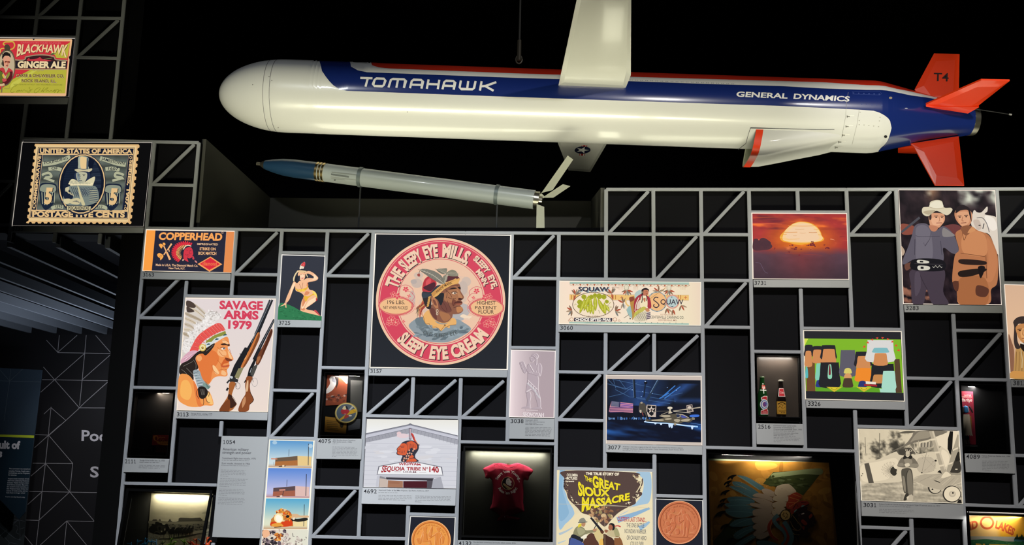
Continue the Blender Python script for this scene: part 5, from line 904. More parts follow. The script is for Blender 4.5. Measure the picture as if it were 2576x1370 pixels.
for x0, y0, x1, y1, w_, c in ((100, 262, 600, 262, 14, 'f07a45'), (100, 225, 240, 235, 18, '8a2f36'), (450, 205, 610, 215, 12, '7a2634'), (1150, 155, 1290, 158, 10, '8a2a2c'), (990, 135, 1080, 135, 12, '8f2d30'), (1590, 485, 1700, 485, 10, '7a2630'), (300, 215, 400, 200, 8, '8a2c34'), (100, 150, 900, 140, 8, 'c85a34'), (1160, 290, 1330, 302, 4, 'e8823c'), (560, 490, 610, 495, 10, 'f2c070'), (1430, 520, 1510, 540, 16, 'e8906a'), (650, 770, 1290, 800, 4, 'a8402f')): a.l(c, w_, [x0, y0, (x0 + x1)/2, (y0 + y1)/2 - 4, x1, y1], True, 2)
a.l('74647c', 4, [140, 920, 220, 940, 260, 1010, 300, 1080, 350, 1110], True)
B.done()
# ---------------------------------------------------------------- photograph of two riders and a white horse (plain stand-in figures)
B = Box('tall light box at top right, photograph of two standing men before a white horse', [2260, 477, 2503.5, 478, 2520, 767, 2272, 764.5], None, 'ffeedd', (1.2, 1.6, 1.8, 1.6)); a = B.a
def wood(u, v):
    n = nz(u*9, v*9, 2, 4); m = nz(u*20, v*16, 7, 3)
    c = (34 + 26*n + 10*m, 24 + 20*n + 8*m, 30 + 18*n + 8*m)
    if v < .16: t = max(0, min(1, (nz(u*5, v*8, 9)*2 + (u - .62)*4)*(1 - v*6))); c = mixc(c, (214, 216, 196), t); c = mixc(c, (190, 140, 100), max(0, .6 - abs(u - .35)*6)*(.14 - v)*8)
    if v > .82: c = mixc(c, (206, 136, 104), max(0, min(1, math.sin(v*80 + n*4)*.7))*(u < .35))
    return c
a.field(B.i, 60, 70, wood); a.at(2250, 470, 4.568)
a.b('6d3a3a', [560, 470, 640, 430, 740, 440, 780, 500, 700, 560]); a.b('ddd0c0', [900, 300, 920, 265, 950, 290, 1000, 290, 1065, 225, 1068, 280, 1040, 315, 1170, 350, 1200, 480, 1195, 780, 1100, 560, 1010, 520, 930, 500, 880, 420]); a.b('efe5d8', [1040, 330, 1140, 360, 1180, 470, 1120, 500, 1060, 420]); a.b('c7b5a6', [905, 390, 970, 380, 1000, 470, 950, 490]); a.l('4a4a52', 7, [945, 355, 1010, 355, 1060, 420, 1090, 520], True); a.l('33323a', 10, [1030, 420, 1015, 480]); a.e('1e1a1c', 978, 440, 14, 6)
a.b('8a4a3c', [75, 430, 160, 430, 230, 460, 210, 540, 90, 540]); a.l('4b4b52', 26, [80, 520, 290, 350]); a.b('b9a08a', [80, 680, 120, 740, 90, 790])
def man(l, c): a.b(c, l)
man([240, 440, 360, 420, 470, 500, 560, 450, 660, 520, 720, 640, 735, 760, 660, 760, 560, 700, 545, 860, 235, 850, 220, 830, 110, 890, 100, 830, 160, 680, 200, 560], '5e5864'); man([250, 470, 350, 440, 420, 540, 430, 830, 260, 840, 250, 640], '6f6974'); man([560, 470, 650, 520, 690, 560, 560, 570], '87807f'); a.l('3f3a46', 5, [245, 560, 320, 572, 520, 565], True); a.l('4a4450', 5, [335, 640, 350, 680, 405, 600, 420, 520]); a.l('3f3a46', 6, [235, 600, 230, 780]); a.l('3f3a46', 6, [530, 620, 545, 780])
man([120, 890, 230, 860, 220, 900, 140, 960], '6b4438'); man([200, 950, 560, 940, 560, 1200, 620, 1345, 440, 1345, 370, 1180, 330, 1345, 215, 1345, 190, 1130], '453a45'); a.l('332a34', 7, [290, 1000, 330, 1090, 380, 1180], True); man([235, 1000, 290, 990, 300, 1160, 240, 1250], '524753')
man([230, 830, 550, 840, 555, 960, 210, 950], '15131a'); a.l('403b40', 5, [230, 880, 555, 890]); man([270, 838, 385, 850, 385, 876, 270, 874], 'd3cdbe'); a.p('19171c', [292, 848, 330, 850, 330, 868, 290, 866]); man([275, 905, 395, 912, 395, 950, 280, 955], 'd3cdbe'); a.p('19171c', [300, 915, 335, 917, 335, 942, 300, 940])
for k in range(16): a.e('d8d2c4', 440 + 7*k, 915 + 10*math.sin(k), 4, 4, n=6)
man([395, 330, 440, 300, 560, 310, 578, 380, 540, 440, 500, 470, 420, 450, 400, 400], 'd79a76'); man([430, 360, 540, 350, 560, 400, 500, 440, 440, 430], 'e6ad88'); man([400, 440, 500, 460, 470, 510, 420, 500], 'bd7d5e'); a.b('3a2a28', [395, 320, 420, 300, 425, 360, 405, 380]); a.l('4a2c24', 7, [455, 335, 500, 332]); a.l('4a2c24', 7, [530, 335, 565, 338]); a.e('2b1d1c', 480, 348, 12, 6); a.e('2b1d1c', 545, 350, 10, 6); a.l('a86a4c', 6, [512, 345, 520, 385, 505, 392], True); a.l('8a463c', 7, [480, 414, 545, 412])
man([315, 280, 330, 235, 400, 225, 410, 175, 480, 150, 545, 165, 570, 235, 650, 240, 662, 275, 600, 325, 480, 275, 390, 335, 335, 320], 'd9cdb0'); man([415, 190, 480, 160, 540, 175, 560, 235, 480, 250, 405, 230], 'e8dfc6'); a.l('b5a486', 6, [405, 232, 480, 250, 568, 240], True); man([330, 290, 390, 270, 470, 270, 400, 320], 'b8a88a')
man([690, 300, 720, 250, 800, 225, 870, 270, 895, 330, 875, 420, 800, 465, 740, 420, 700, 360], 'c98a66'); man([720, 300, 850, 290, 860, 400, 790, 450, 740, 400], 'dba079'); man([700, 290, 720, 230, 790, 208, 860, 245, 878, 310, 885, 400, 860, 320, 840, 265, 760, 270, 710, 300], '231a1e'); a.l('4a2c24', 8, [725, 335, 770, 332]); a.l('4a2c24', 8, [800, 328, 845, 325]); a.e('2b1d1c', 750, 347, 12, 6); a.e('2b1d1c', 825, 342, 12, 6); a.l('9a5c40', 6, [785, 340, 775, 385, 795, 390], True); a.l('7d4034', 7, [762, 415, 825, 410])
man([700, 540, 780, 480, 880, 450, 960, 500, 1080, 550, 1150, 680, 1190, 830, 1180, 1100, 1110, 1180, 1080, 1345, 740, 1345, 745, 1090, 665, 1090, 690, 800, 740, 720], 'b5744c'); man([780, 560, 900, 500, 1040, 560, 1050, 780, 800, 760], 'c98659'); man([1060, 580, 1150, 720, 1180, 900, 1120, 1080, 1050, 1060, 1080, 840], 'c07c52'); man([755, 1050, 1040, 1050, 1060, 1340, 750, 1340], 'a5663f'); a.l('7a4a30', 7, [780, 520, 800, 610, 830, 540], True); a.l('7d4b30', 8, [1050, 780, 1060, 1050]); a.l('7d4b30', 7, [760, 760, 1040, 800], True); man([760, 470, 850, 440, 900, 480, 820, 560], '8a563a'); man([890, 460, 930, 500, 840, 530], 'd0905f')
man([760, 830, 1030, 850, 1030, 895, 770, 885], '2a1c1a'); man([755, 965, 1030, 935, 1040, 970, 880, 1025, 750, 1030], '231816'); man([670, 1090, 735, 1090, 730, 1190, 690, 1180], '5a3428'); man([950, 1130, 1080, 1170, 1050, 1260, 940, 1240], '5a3428'); man([960, 920, 1040, 920, 990, 1050], '1a1214')
B.done()
# ---------------------------------------------------------------- bright flat illustration: plain stand-in shapes in the same colours
B = Box('light box with flat bright shapes on green between two dark bands', [2020.5, 830, 2268, 832.5, 2276, 1009.5, 2025.5, 1004], None, 'fff2dc', (1.8, 1.8, 2, 2)); a = B.a
a.p('25252a', B.i); a.at(2010, 825, 6.682); a.p('7fb52a', [88, 172, 1710, 190, 1755, 1085, 120, 1055]); a.p('d3dc52', [90, 174, 155, 176, 90, 300]); a.p('5fa028', [280, 980, 1340, 1000, 1365, 1078, 280, 1060]); a.p('6e4a2c', [120, 560, 265, 560, 275, 1058, 130, 1055]); a.p('55402c', [1600, 520, 1690, 515, 1730, 1082, 1625, 1082])
def slab_(c, x0, x1, y0, y1, r=40): a.b(c, [x0, y1, x0, (y0+y1)/2, x0 + r*.3, y0 + r*.4, x0 + r, y0, x1 - r, y0, x1 - r*.3, y0 + r*.4, x1, (y0+y1)/2, x1, y1], 3)
for c, x0, x1, y0, y1 in (('27262c', 90, 240, 280, 470), ('cf8a55', 100, 215, 380, 640), ('58b5b8', 108, 150, 640, 830), ('26252b', 220, 400, 300, 460), ('cf8a55', 230, 390, 360, 580), ('82ccb0', 280, 420, 590, 870), ('2b3a80', 285, 420, 870, 985), ('26252b', 370, 620, 285, 520), ('cf8a55', 395, 610, 350, 590), ('232327', 350, 680, 575, 985), ('8fd0b0', 485, 550, 600, 840), ('7a2430', 500, 530, 600, 780), ('5d5a66', 690, 950, 370, 800), ('d8c96a', 760, 880, 670, 760), ('d59a62', 760, 880, 760, 840), ('4b3a2c', 740, 900, 840, 990), ('26252b', 940, 1210, 395, 640), ('cf8a55', 975, 1190, 470, 680), ('ee8a2c', 950, 1220, 670, 890), ('2b3570', 1000, 1130, 885, 990), ('232327', 1210, 1600, 600, 985), ('d9d6d2', 1140, 1590, 200, 560), ('cf8a55', 1260, 1480, 420, 620), ('7fb8bd', 1240, 1500, 330, 410), ('c6884f', 1240, 1430, 780, 920), ('a8d8c4', 1400, 1620, 720, 1030)): slab_(c, x0, x1, y0, y1)
for k in range(9): an = math.radians(20 + 16*k); a.p('e04a32', [1370 + 290*math.cos(an), 480 - 300*math.sin(an), 1370 + 340*math.cos(an + .07), 480 - 330*math.sin(an + .07), 1370 + 340*math.cos(an - .07), 480 - 330*math.sin(an - .07)])
a.p('a8232f', [1090, 940, 1310, 950, 1310, 980, 1095, 970]); a.p('e8e0d0', [1120, 890, 1290, 905, 1290, 945, 1120, 935])
for x in (590, 1090): a.p('e0c832', [x - 130, 985, x + 130, 992, x, 1072]); a.l('5f7a20', 7, [x - 60, 1000, x, 1040, x + 60, 1004]); a.l('8f8c24', 5, [x - 100, 998, x, 1062, x + 100, 1002])
a.p('a8d8c4', [1350, 1015, 1620, 1020, 1625, 1082, 1365, 1078])
B.done()
# ---------------------------------------------------------------- portrait cut off by the right edge (plain stand-in figure)
B = Box('light box at the right edge, sepia portrait of person with long dark hair', [2526, 714.5, 2650, 717.5, 2664, 957, 2541, 952.5], None, 'fff0dd', (1.5, 1.5, 1.8, 1.6)); a = B.a
a.field(B.i, 16, 24, lambda u, v: mixc((214, 176, 146), mixc((232, 190, 150), (168, 122, 92), (v - .5)*2 + .25*nz(u*6, v*6)), v*1.1)); a.at(2500, 700, 4.893)
a.b('8a5f48', [180, 700, 220, 780, 250, 900, 240, 1140, 205, 1140]); a.b('b58a50', [240, 1150, 270, 880, 330, 840, 400, 900, 460, 860, 560, 900, 600, 1230, 210, 1230, 205, 1170]); [a.l('7a5530', 6, [280 + 34*k, 900, 270 + 38*k, 1150]) for k in range(7)]; a.b('221a18', [330, 800, 420, 800, 430, 930, 370, 900, 330, 850]); a.b('c98f4c', [210, 1150, 300, 1140, 372, 1150, 460, 1200, 210, 1225])
a.b('3a2f2c', [250, 600, 240, 530, 300, 475, 400, 470, 500, 520, 520, 700, 500, 880, 440, 860, 470, 640, 300, 560, 290, 760, 330, 850, 270, 860, 245, 760]); a.b('c2854f', [270, 600, 330, 560, 450, 560, 470, 640, 450, 760, 370, 790, 310, 740, 280, 670]); a.b('dba066', [340, 620, 420, 620, 430, 720, 370, 760, 330, 700]); a.l('3f2618', 9, [290, 628, 345, 622]); a.e('2b1a14', 320, 640, 16, 7); a.l('8a5530', 7, [362, 630, 355, 690, 385, 700], True); a.l('7a3c2c', 9, [345, 735, 420, 740]); a.l('e8dccc', 12, [320, 780, 350, 800, 400, 810], True); a.l('c9b28a', 9, [335, 880, 350, 1000, 345, 1100])
B.done()
# ---------------------------------------------------------------- sepia aeroplane photograph
B = Box('light box with sepia photograph of pilot standing beside old aeroplane', [2158, 1077.5, 2413, 1083.5, 2422.5, 1266, 2166, 1258.5], None, 'fff3dd', (1, 1.2, 1.2, 2)); a = B.a
def sep(u, v):
    n = nz(u*10, v*8, 3, 4); m = nz(u*34, v*30, 3, 3)
    if v < .46: g = 214 - 6*n - 150*max(0, min(1, (nz(u*7, v*6, 8, 4)*1.7 + m*.5 + (v - .14)*2.6 + (.22 - u)*.6))); return g*1.0, g*.93, g*.79
    g = 176 + 40*nz(u*6, v*26, 5, 4) + 26*m - 40*max(0, v - .9)*4; return g, g*.93, g*.80
a.field(B.i, 100, 66, sep); a.at(2150, 1070, 6.85)
def S_(g): return '%02x%02x%02x' % (int(g), int(g*.93), int(g*.80))
a.b(S_(96), [770, 120, 900, 90, 1060, 100, 960, 130, 800, 135]); a.l(S_(84), 10, [430, 130, 430, 540]); a.l(S_(90), 8, [180, 200, 190, 480])
a.b(S_(212), [100, 660, 380, 590, 700, 450, 760, 480, 820, 510, 900, 520, 1100, 490, 1250, 460, 1400, 440, 1500, 350, 1560, 360, 1620, 450, 1660, 560, 1640, 700, 1560, 800, 1400, 830, 1180, 840, 1000, 900, 760, 970, 500, 985, 240, 992, 110, 990], 5); a.b(S_(228), [120, 690, 400, 620, 700, 560, 740, 700, 600, 900, 340, 960, 130, 940]); a.b(S_(190), [1100, 560, 1300, 540, 1400, 640, 1350, 780, 1150, 820, 1060, 700]); a.b(S_(232), [1500, 420, 1600, 470, 1630, 600, 1560, 720, 1500, 620])
a.p(S_(230), [1400, 200, 1640, 100, 1790, 100, 1740, 240, 1660, 480, 1500, 360, 1440, 340]); a.p(S_(24), [1640, 95, 1695, 98, 1680, 400, 1650, 500, 1600, 400, 1605, 230]); a.b(S_(120), [1080, 90, 1590, 95, 1400, 190, 1240, 250, 1020, 300, 760, 400, 540, 490, 700, 410, 880, 310, 980, 190]); a.b(S_(152), [1100, 110, 1300, 110, 1290, 200, 1050, 250, 960, 280]); a.p(S_(92), [760, 400, 880, 380, 1100, 470, 900, 510, 760, 500, 720, 440]); a.b(S_(70), [760, 420, 860, 410, 870, 490, 780, 500])
a.l(S_(180), 12, [1025, 290, 1045, 470]); a.l(S_(180), 12, [1098, 260, 1108, 460]); a.l(S_(200), 14, [940, 330, 1080, 500]); a.e(S_(210), 1052, 402, 26, 22); a.b(S_(150), [1140, 300, 1240, 290, 1340, 250, 1340, 360, 1240, 380, 1180, 430, 1140, 380]); [a.l(S_(220 if k % 2 else 80), 10, [1150 + 28*k, 300 - 5*k, 1150 + 26*k, 370]) for k in range(7)]
a.p(S_(88), [165, 655, 245, 640, 330, 985, 240, 990]); a.e(S_(40), 136, 828, 10, 8); a.e(S_(40), 120, 862, 10, 8)
for k in range(22):
    an = math.radians(60 + k*10.5); x, y = 620 + 165*math.cos(an)*(.9 + .1*(k % 2)), 760 - 140*math.sin(an); a.l(S_(176), 10, [620, 780, x, y], False, 3); a.l(S_(110), 5, [x + (620-x)*.08, y + (780-y)*.08, x, y])
a.b(S_(56), [620, 740, 660, 705, 690, 740, 725, 755, 715, 800, 720, 830, 690, 860, 640, 850, 610, 800]); a.l(S_(120), 8, [600, 760, 620, 710, 650, 690], True); a.b(S_(200), [600, 830, 640, 840, 650, 890, 610, 890])
a.l(S_(110), 5, [1260, 380, 1180, 700, 1160, 790]); a.b(S_(50), [1148, 800, 1168, 795, 1164, 820, 1148, 818]); a.l(S_(160), 4, [1150, 500, 1410, 750]); a.l(S_(160), 4, [1420, 560, 1180, 800]); a.b(S_(30), [1380, 590, 1412, 595, 1405, 618, 1378, 612]); [a.e(S_(120), x, y, 6, 5, n=6) for x, y in ((1165, 560), (1215, 520), (1270, 520), (1310, 555), (1345, 620), (1375, 690), (1210, 760), (1280, 790), (1360, 770))]
# struts, lower wing, wheels
a.b(S_(60), [1640, 640, 1740, 590, 1815, 620, 1820, 800, 1640, 800]); a.p(S_(150), [1640, 810, 1825, 820, 1828, 850, 1640, 845]); a.e(S_(200), 1752, 750, 24, 10); a.p(S_(40), [1700, 520, 1800, 440, 1815, 600, 1740, 620]); a.p(S_(30), [1420, 800, 1470, 760, 1510, 830])
a.p(S_(176), [1280, 95, 1360, 90, 1390, 190, 1560, 720, 1600, 820, 1500, 830, 1480, 760]); a.p(S_(205), [1330, 100, 1360, 92, 1570, 740, 1545, 760]); a.p(S_(168), [1770, 150, 1790, 160, 1790, 400, 1690, 680, 1640, 800, 1580, 800, 1590, 740, 1690, 420]); [a.p(S_(222), l) for l in ([1310, 230, 1395, 215, 1402, 245, 1318, 260], [1380, 450, 1465, 440, 1472, 470, 1388, 482], [1450, 680, 1540, 662, 1548, 690, 1458, 710], [1690, 410, 1780, 370, 1775, 400, 1684, 440], [1600, 650, 1690, 625, 1682, 655, 1590, 680])]
a.p(S_(178), [1000, 940, 1200, 830, 1480, 840, 1830, 870, 1835, 970, 1510, 1115, 1240, 1050]); [a.l(S_(196 if k % 2 else 160), 10, [1120 + 70*k, 960 + 18*k, 1330 + 65*k, 860 + 6*k]) for k in range(8)]; a.l(S_(210), 9, [1000, 950, 1250, 1050, 1500, 1112, 1835, 975]); a.b(S_(226), [1510, 850, 1570, 790, 1630, 820, 1650, 860, 1500, 905])
a.e(S_(50), 1380, 1060, 122, 116); a.e(S_(200), 1388, 1062, 102, 100); a.e(S_(40), 1338, 1096, 16, 14); a.p(S_(178), [1150, 1010, 1240, 1050, 1510, 1115, 1500, 1000, 1240, 900]); a.e(S_(50), 1670, 1178, 158, 146); a.e(S_(226), 1676, 1176, 140, 130); a.e(S_(190), 1680, 1176, 60, 54); a.e(S_(206), 1684, 1172, 40, 36); a.e(S_(50), 1690, 1158, 14, 18); a.p(S_(30), [1760, 1335, 1790, 1270, 1830, 1275, 1845, 1338])
# pilot
a.b(S_(84), [800, 800, 850, 735, 960, 740, 1000, 860, 1005, 1180, 960, 1200, 870, 1160, 840, 1120]); a.b(S_(124), [900, 860, 950, 760, 990, 900, 1005, 1160, 960, 1190, 920, 1150]); a.b(S_(138), [820, 880, 860, 900, 880, 1120, 850, 1110]); a.l(S_(56), 9, [910, 780, 880, 900, 900, 1150], True)
a.b(S_(116), [740, 660, 790, 570, 850, 540, 1000, 550, 1070, 620, 1100, 690, 1060, 725, 950, 720, 820, 720, 740, 700]); a.b(S_(146), [850, 580, 960, 570, 990, 640, 900, 680]); a.b(S_(140), [740, 660, 820, 640, 840, 690, 750, 695]); a.b(S_(142), [960, 660, 1090, 660, 1080, 710, 960, 718]); a.b(S_(214), [862, 660, 930, 645, 945, 690, 890, 712, 865, 690]); a.b(S_(40), [830, 560, 860, 505, 910, 545, 960, 505, 995, 545, 960, 575, 910, 560, 850, 575]); a.b(S_(74), [868, 420, 890, 385, 940, 380, 985, 420, 985, 480, 950, 510, 870, 500]); a.b(S_(196), [885, 445, 940, 440, 945, 500, 910, 525, 880, 500]); a.e(S_(214), 890, 420, 22, 16); a.e(S_(60), 890, 420, 14, 10); a.e(S_(214), 960, 430, 24, 18); a.e(S_(60), 958, 430, 14, 11); a.l(S_(80), 5, [900, 505, 930, 503])
a.b(S_(56), [880, 1170, 930, 1180, 900, 1270, 840, 1280]); a.b(S_(190), [940, 1200, 990, 1190, 1000, 1290, 900, 1295, 900, 1260]); a.b(S_(214), [895, 1230, 930, 1210, 925, 1250, 900, 1262])
B.done()
# ---------------------------------------------------------------- white gabled building photograph
B = Box('light box with photograph of white gabled building and painted red profile sign', [921.5, 1051.5, 1155, 1055.5, 1147.5, 1229, 913, 1225], None, '5a5a62', (1, 1, .5, 1)); a = B.a
a.at(900, 1040, 7.027); a.p('dcdce2', [163, 92, 1780, 112, 1738, 1318, 100, 1290]); a.field([163, 92, 1780, 112, 1772, 470, 140, 440], 8, 5, lambda u, v: mixc((232, 230, 222), (244, 246, 252), v)); a.l('f6f6f2', 9, [100, 1290, 1736, 1316])
a.p('d3d4dc', [140, 500, 500, 430, 925, 260, 1300, 360, 1770, 520, 1738, 1318, 100, 1290])
for k in range(11): y = 520 + 80*k; a.l('b9bac6', 5, [140 - 4*k, y, 1765 - 3*k, y + 22])
for k in range(40): a.e(R.choice(('cfd0d8', 'dcdde4', 'd6d4d8')), R.uniform(180, 1700), R.uniform(560, 900), R.uniform(60, 140), R.uniform(16, 30), 0, n=10)
a.p('9fa0aa', [140, 430, 930, 250, 940, 340, 540, 430, 140, 510]); a.p('a5a6b0', [940, 250, 1770, 450, 1770, 545, 1300, 420, 940, 330]); [a.l('7e7f8a', 4, [190 + 58*k, 420 - 13*k, 215 + 58*k, 500 - 16*k]) for k in range(12)]; [a.l('7e7f8a', 4, [1000 + 66*k, 270 + 15*k, 980 + 66*k, 345 + 19*k]) for k in range(12)]
a.p('8f909c', [145, 345, 930, 180, 1770, 385, 1770, 405, 930, 208, 145, 372]); a.p('c7c8d4', [145, 372, 930, 208, 1770, 405, 1770, 458, 930, 258, 145, 432]); a.l('5c5c68', 7, [145, 352, 930, 184, 1770, 388]); a.l('5c5c68', 5, [145, 432, 930, 256, 1770, 458]); a.b('5c5c68', [900, 184, 930, 172, 955, 186])
a.e('e6c9cc', 730, 350, 40, 34); a.e('e3cdd2', 800, 390, 110, 40); a.p('6d6a78', [905, 250, 950, 252, 948, 460, 905, 455]); a.p('c9b3bd', [918, 265, 940, 266, 938, 440, 918, 440])
# painted profile
NVY, ORG = '33323f', 'd9603a'
a.b('c8453c', [945, 350, 980, 360, 1010, 430, 1040, 500, 1080, 545, 1050, 540, 990, 470]); a.l('e0b890', 10, [1010, 440, 1050, 510, 1085, 552]); a.e('33323f', 1082, 553, 12, 9); a.l('8a2f30', 8, [950, 370, 1000, 460])
a.b(NVY, [690, 620, 745, 560, 800, 500, 900, 472, 1000, 485, 1075, 560, 1070, 640, 1020, 720, 1020, 780, 1070, 845, 780, 845, 790, 745, 720, 730, 685, 710, 695, 660])
a.b(ORG, [700, 622, 745, 570, 770, 530, 840, 525, 870, 560, 880, 620, 870, 690, 840, 730, 740, 722, 702, 705, 705, 650]); a.b(ORG, [870, 510, 960, 485, 1040, 540, 1050, 610, 1000, 640, 950, 600, 890, 650, 872, 560]); [a.l(NVY, 6, [880 + 26*k, 520 + 4*k, 890 + 26*k, 640 - 8*k]) for k in range(6)]; a.b(ORG, [905, 770, 960, 725, 990, 770, 910, 790]); a.b(ORG, [860, 845, 900, 805, 1000, 790, 1035, 842]); [a.b('e0a48a', [x, y, x + 22, y - 10, x + 24, y + 14, x + 4, y + 22]) for x, y in ((870, 700), (905, 690), (850, 740), (890, 735), (810, 780), (845, 785), (880, 790), (900, 640), (965, 650), (985, 620), (800, 820), (940, 700))]
a.l(NVY, 8, [755, 570, 770, 590, 820, 590]); a.l(NVY, 6, [780, 570, 830, 572]); a.l(NVY, 6, [700, 660, 740, 664]); a.l(NVY, 5, [735, 600, 750, 630, 710, 630], True); [a.l(NVY, 5, l, True) for l in ([765, 650, 770, 700], [800, 650, 790, 700], [830, 650, 820, 700], [735, 660, 745, 690])]
# sign board
a.p('6f6f7a', [335, 1080, 368, 925, 790, 845, 1060, 850, 1490, 938, 1512, 1098]); a.p('f0f0f2', [352, 1062, 385, 935, 800, 858, 1055, 862, 1470, 948, 1500, 1080]); a.l('c4c5cc', 12, [345, 1072, 1505, 1092])
RD = 'a83038'
a.wave(RD, 'WIGWAM', [722, 912, 920, 908, 1115, 916], [730, 876, 920, 852, 1105, 884], .03); a.wave(RD, 'SEQUOIA', [412, 1035, 600, 1010, 835, 1000], [440, 920, 620, 932, 835, 945], .035); a.wave(RD, 'TRIBE', [865, 1000, 990, 1000, 1118, 1002], [865, 945, 990, 945, 1118, 950], .03); a.t(RD, 'N', 1148, 1005, 1200, 1006, 62, .03); a.t(RD, 'o', 1208, 978, 1242, 979, 46, .015); a.wave(RD, '140', [1265, 1025, 1350, 1030, 1438, 1040], [1265, 940, 1350, 935, 1430, 945], .035); a.l('8a4a50', 5, [650, 1024, 765, 1026]); a.l('8a4a50', 5, [1090, 1032, 1212, 1034]); a.t('6d3a48', 'I.O.R.M.', 805, 1042, 1048, 1046, 30, .02)
a.p('bdbdc6', [385, 1090, 1460, 1112, 1450, 1135, 420, 1120]); a.p('3b3840', [500, 1122, 1345, 1140, 1330, 1185, 505, 1160]); a.p('8d8a90', [390, 1100, 500, 1130, 510, 1300, 370, 1295]); a.p('c9b8ad', [390, 1140, 530, 1160, 530, 1300, 380, 1295]); a.p('a5765c', [535, 1175, 800, 1190, 800, 1305, 530, 1300]); [a.l('8d5a44', 5, [560, 1200 + 14*k, 740, 1208 + 14*k]) for k in range(3)]; a.p('4a1a24', [805, 1190, 1225, 1190, 1225, 1312, 805, 1306]); a.p('56525a', [1225, 1180, 1330, 1185, 1305, 1315, 1225, 1312]); a.p('a9aab4', [1330, 1160, 1470, 1115, 1520, 1318, 1310, 1315]); a.p('c5c6d0', [340, 1100, 385, 1092, 360, 1290, 320, 1290])
B.done()
# ---------------------------------------------------------------- strip of four desert test photographs
B = Box('tall bright light box strip of four desert pictures, building and fireball', [677.5, 1104.5, 791.5, 1107.5, 772, 1400, 655, 1398], None, 'fffbe8', (1.2, 2.2, 1, 3)); a = B.a
a.at(650, 1095, 4.98)
for (x0, y0, x1, y1, x2, y2, x3, y3), t0, t1, sun in (((148, 60, 688, 72, 668, 405, 125, 398), (92, 152, 205), (205, 222, 226), 1), ((125, 405, 665, 410, 640, 780, 96, 775), (92, 136, 214), (190, 190, 226), 0), ((96, 785, 640, 790, 612, 1172, 62, 1170), (86, 168, 208), (222, 226, 200), 1)):
    a.field([x0, y0, x1, y1, x2, y2, x3, y3], 8, 14, lambda u, v: mixc(mixc(t0, t1, v*1.35), (196, 152, 112) if sun else (190, 134, 126), (v - .9)*14))
W1, W2, BK = 'b06f3a', 'e8c98a', '6d5a48'
a.p(W1, [215, 280, 490, 255, 492, 376, 205, 378]); a.p(BK, [215, 280, 490, 255, 490, 308, 212, 326]); a.p(W2, [490, 255, 668, 262, 662, 378, 492, 376]); a.l('4b4a50', 5, [385, 172, 380, 260]); a.l('3d4048', 8, [630, 100, 624, 372]); a.l('d98a6a', 14, [160, 290, 238, 292]); a.l('4a3a30', 12, [255, 388, 340, 378]); a.b('f0dcb8', [300, 372, 325, 370, 322, 388, 302, 388]); a.e('b5cfe0', 655, 130, 26, 26); a.e('a8c8de', 205, 88, 30, 22); a.l('6a6058', 4, [195, 330, 192, 372])
a.p('a5604a', [188, 655, 462, 632, 462, 758, 180, 758]); a.p('5d4a4c', [188, 655, 462, 632, 462, 686, 186, 702]); a.p('e0bcb4', [464, 632, 640, 642, 632, 762, 462, 758]); a.l('3f4350', 6, [360, 552, 355, 638]); a.l('353a4a', 9, [602, 480, 594, 755]); a.l('d9907c', 18, [262, 682, 338, 678]); a.l('4a3a3a', 9, [318, 690, 302, 752]); a.l('4a3434', 12, [228, 766, 300, 762]); a.b('f0d8cc', [270, 752, 300, 750, 296, 766, 272, 766])
a.p('c8762a', [160, 1040, 430, 1030, 436, 1135, 156, 1136]); a.p('efd9a0', [440, 1060, 612, 1040, 606, 1140, 436, 1136]); a.l('3f4750', 8, [576, 860, 568, 1135])
a.b('24231f', [350, 990, 400, 1000, 470, 1040, 600, 1030, 612, 1060, 500, 1080, 430, 1070, 400, 1110, 360, 1060]); a.b('dcb48a', [380, 1020, 420, 985, 480, 980, 530, 1000, 620, 1000, 620, 1028, 500, 1026, 420, 1040]); a.b('c9823c', [165, 1050, 220, 990, 270, 940, 330, 920, 380, 945, 420, 990, 400, 1060, 390, 1130, 170, 1135]); a.b('d8441a', [170, 1080, 300, 1080, 400, 1040, 410, 1130, 170, 1136])
for k in range(60): an = R.uniform(0, 6.28); r = R.random()**.5; a.e(R.choice(('f08a2a', 'f6a83a', 'b8643a', 'e8c79a', '8a3a1c', 'e05a20')), 310 + 100*r*math.cos(an), 1010 + 90*r*math.sin(an), R.uniform(8, 22), R.uniform(7, 18), n=9)
a.b('ffe9b0', [200, 1020, 240, 970, 300, 1000, 310, 1060, 260, 1096, 210, 1070]); a.b('fff8e4', [215, 1030, 245, 990, 290, 1020, 295, 1060, 250, 1085]); a.b('e8a040', [170, 1110, 260, 1090, 310, 1120, 300, 1136, 180, 1136]); a.e('1e1d1c', 368, 1012, 22, 18); a.b('f0e2c8', [430, 1030, 460, 1025, 450, 1055, 430, 1050]); a.l('6b4a30', 12, [200, 1150, 290, 1138])
a.field([60, 1178, 622, 1180, 600, 1520, 30, 1520], 10, 12, lambda u, v: mixc((226, 206, 188), (226, 224, 206), u*1.3))
for k in range(110):
    x = R.uniform(50, 360); y = R.uniform(1185, 1480); d = math.hypot((x - 250)/90, (y - 1260)/80); a.e(R.choice(('3a3238', '4d4048', '2b262c', '6a5a64', '8c7a80', 'c9b0a8') if d > .7 else ('e08a3a', 'f0a850', 'b8602c', '8a4a2c')), x, y, R.uniform(8, 34), R.uniform(8, 26), R.uniform(0, 90), n=9)
a.b('f0b890', [55, 1190, 120, 1180, 145, 1230, 110, 1270, 60, 1270]); 
for k in range(60): x = R.uniform(320, 560); a.e(R.choice(('d8cbc0', 'c2b4aa', 'ece2d6', '9a8a84')), x, 1300 + (x - 320)*.1 + R.uniform(-60, 130), R.uniform(8, 26), R.uniform(5, 16), R.uniform(0, 90), n=8)
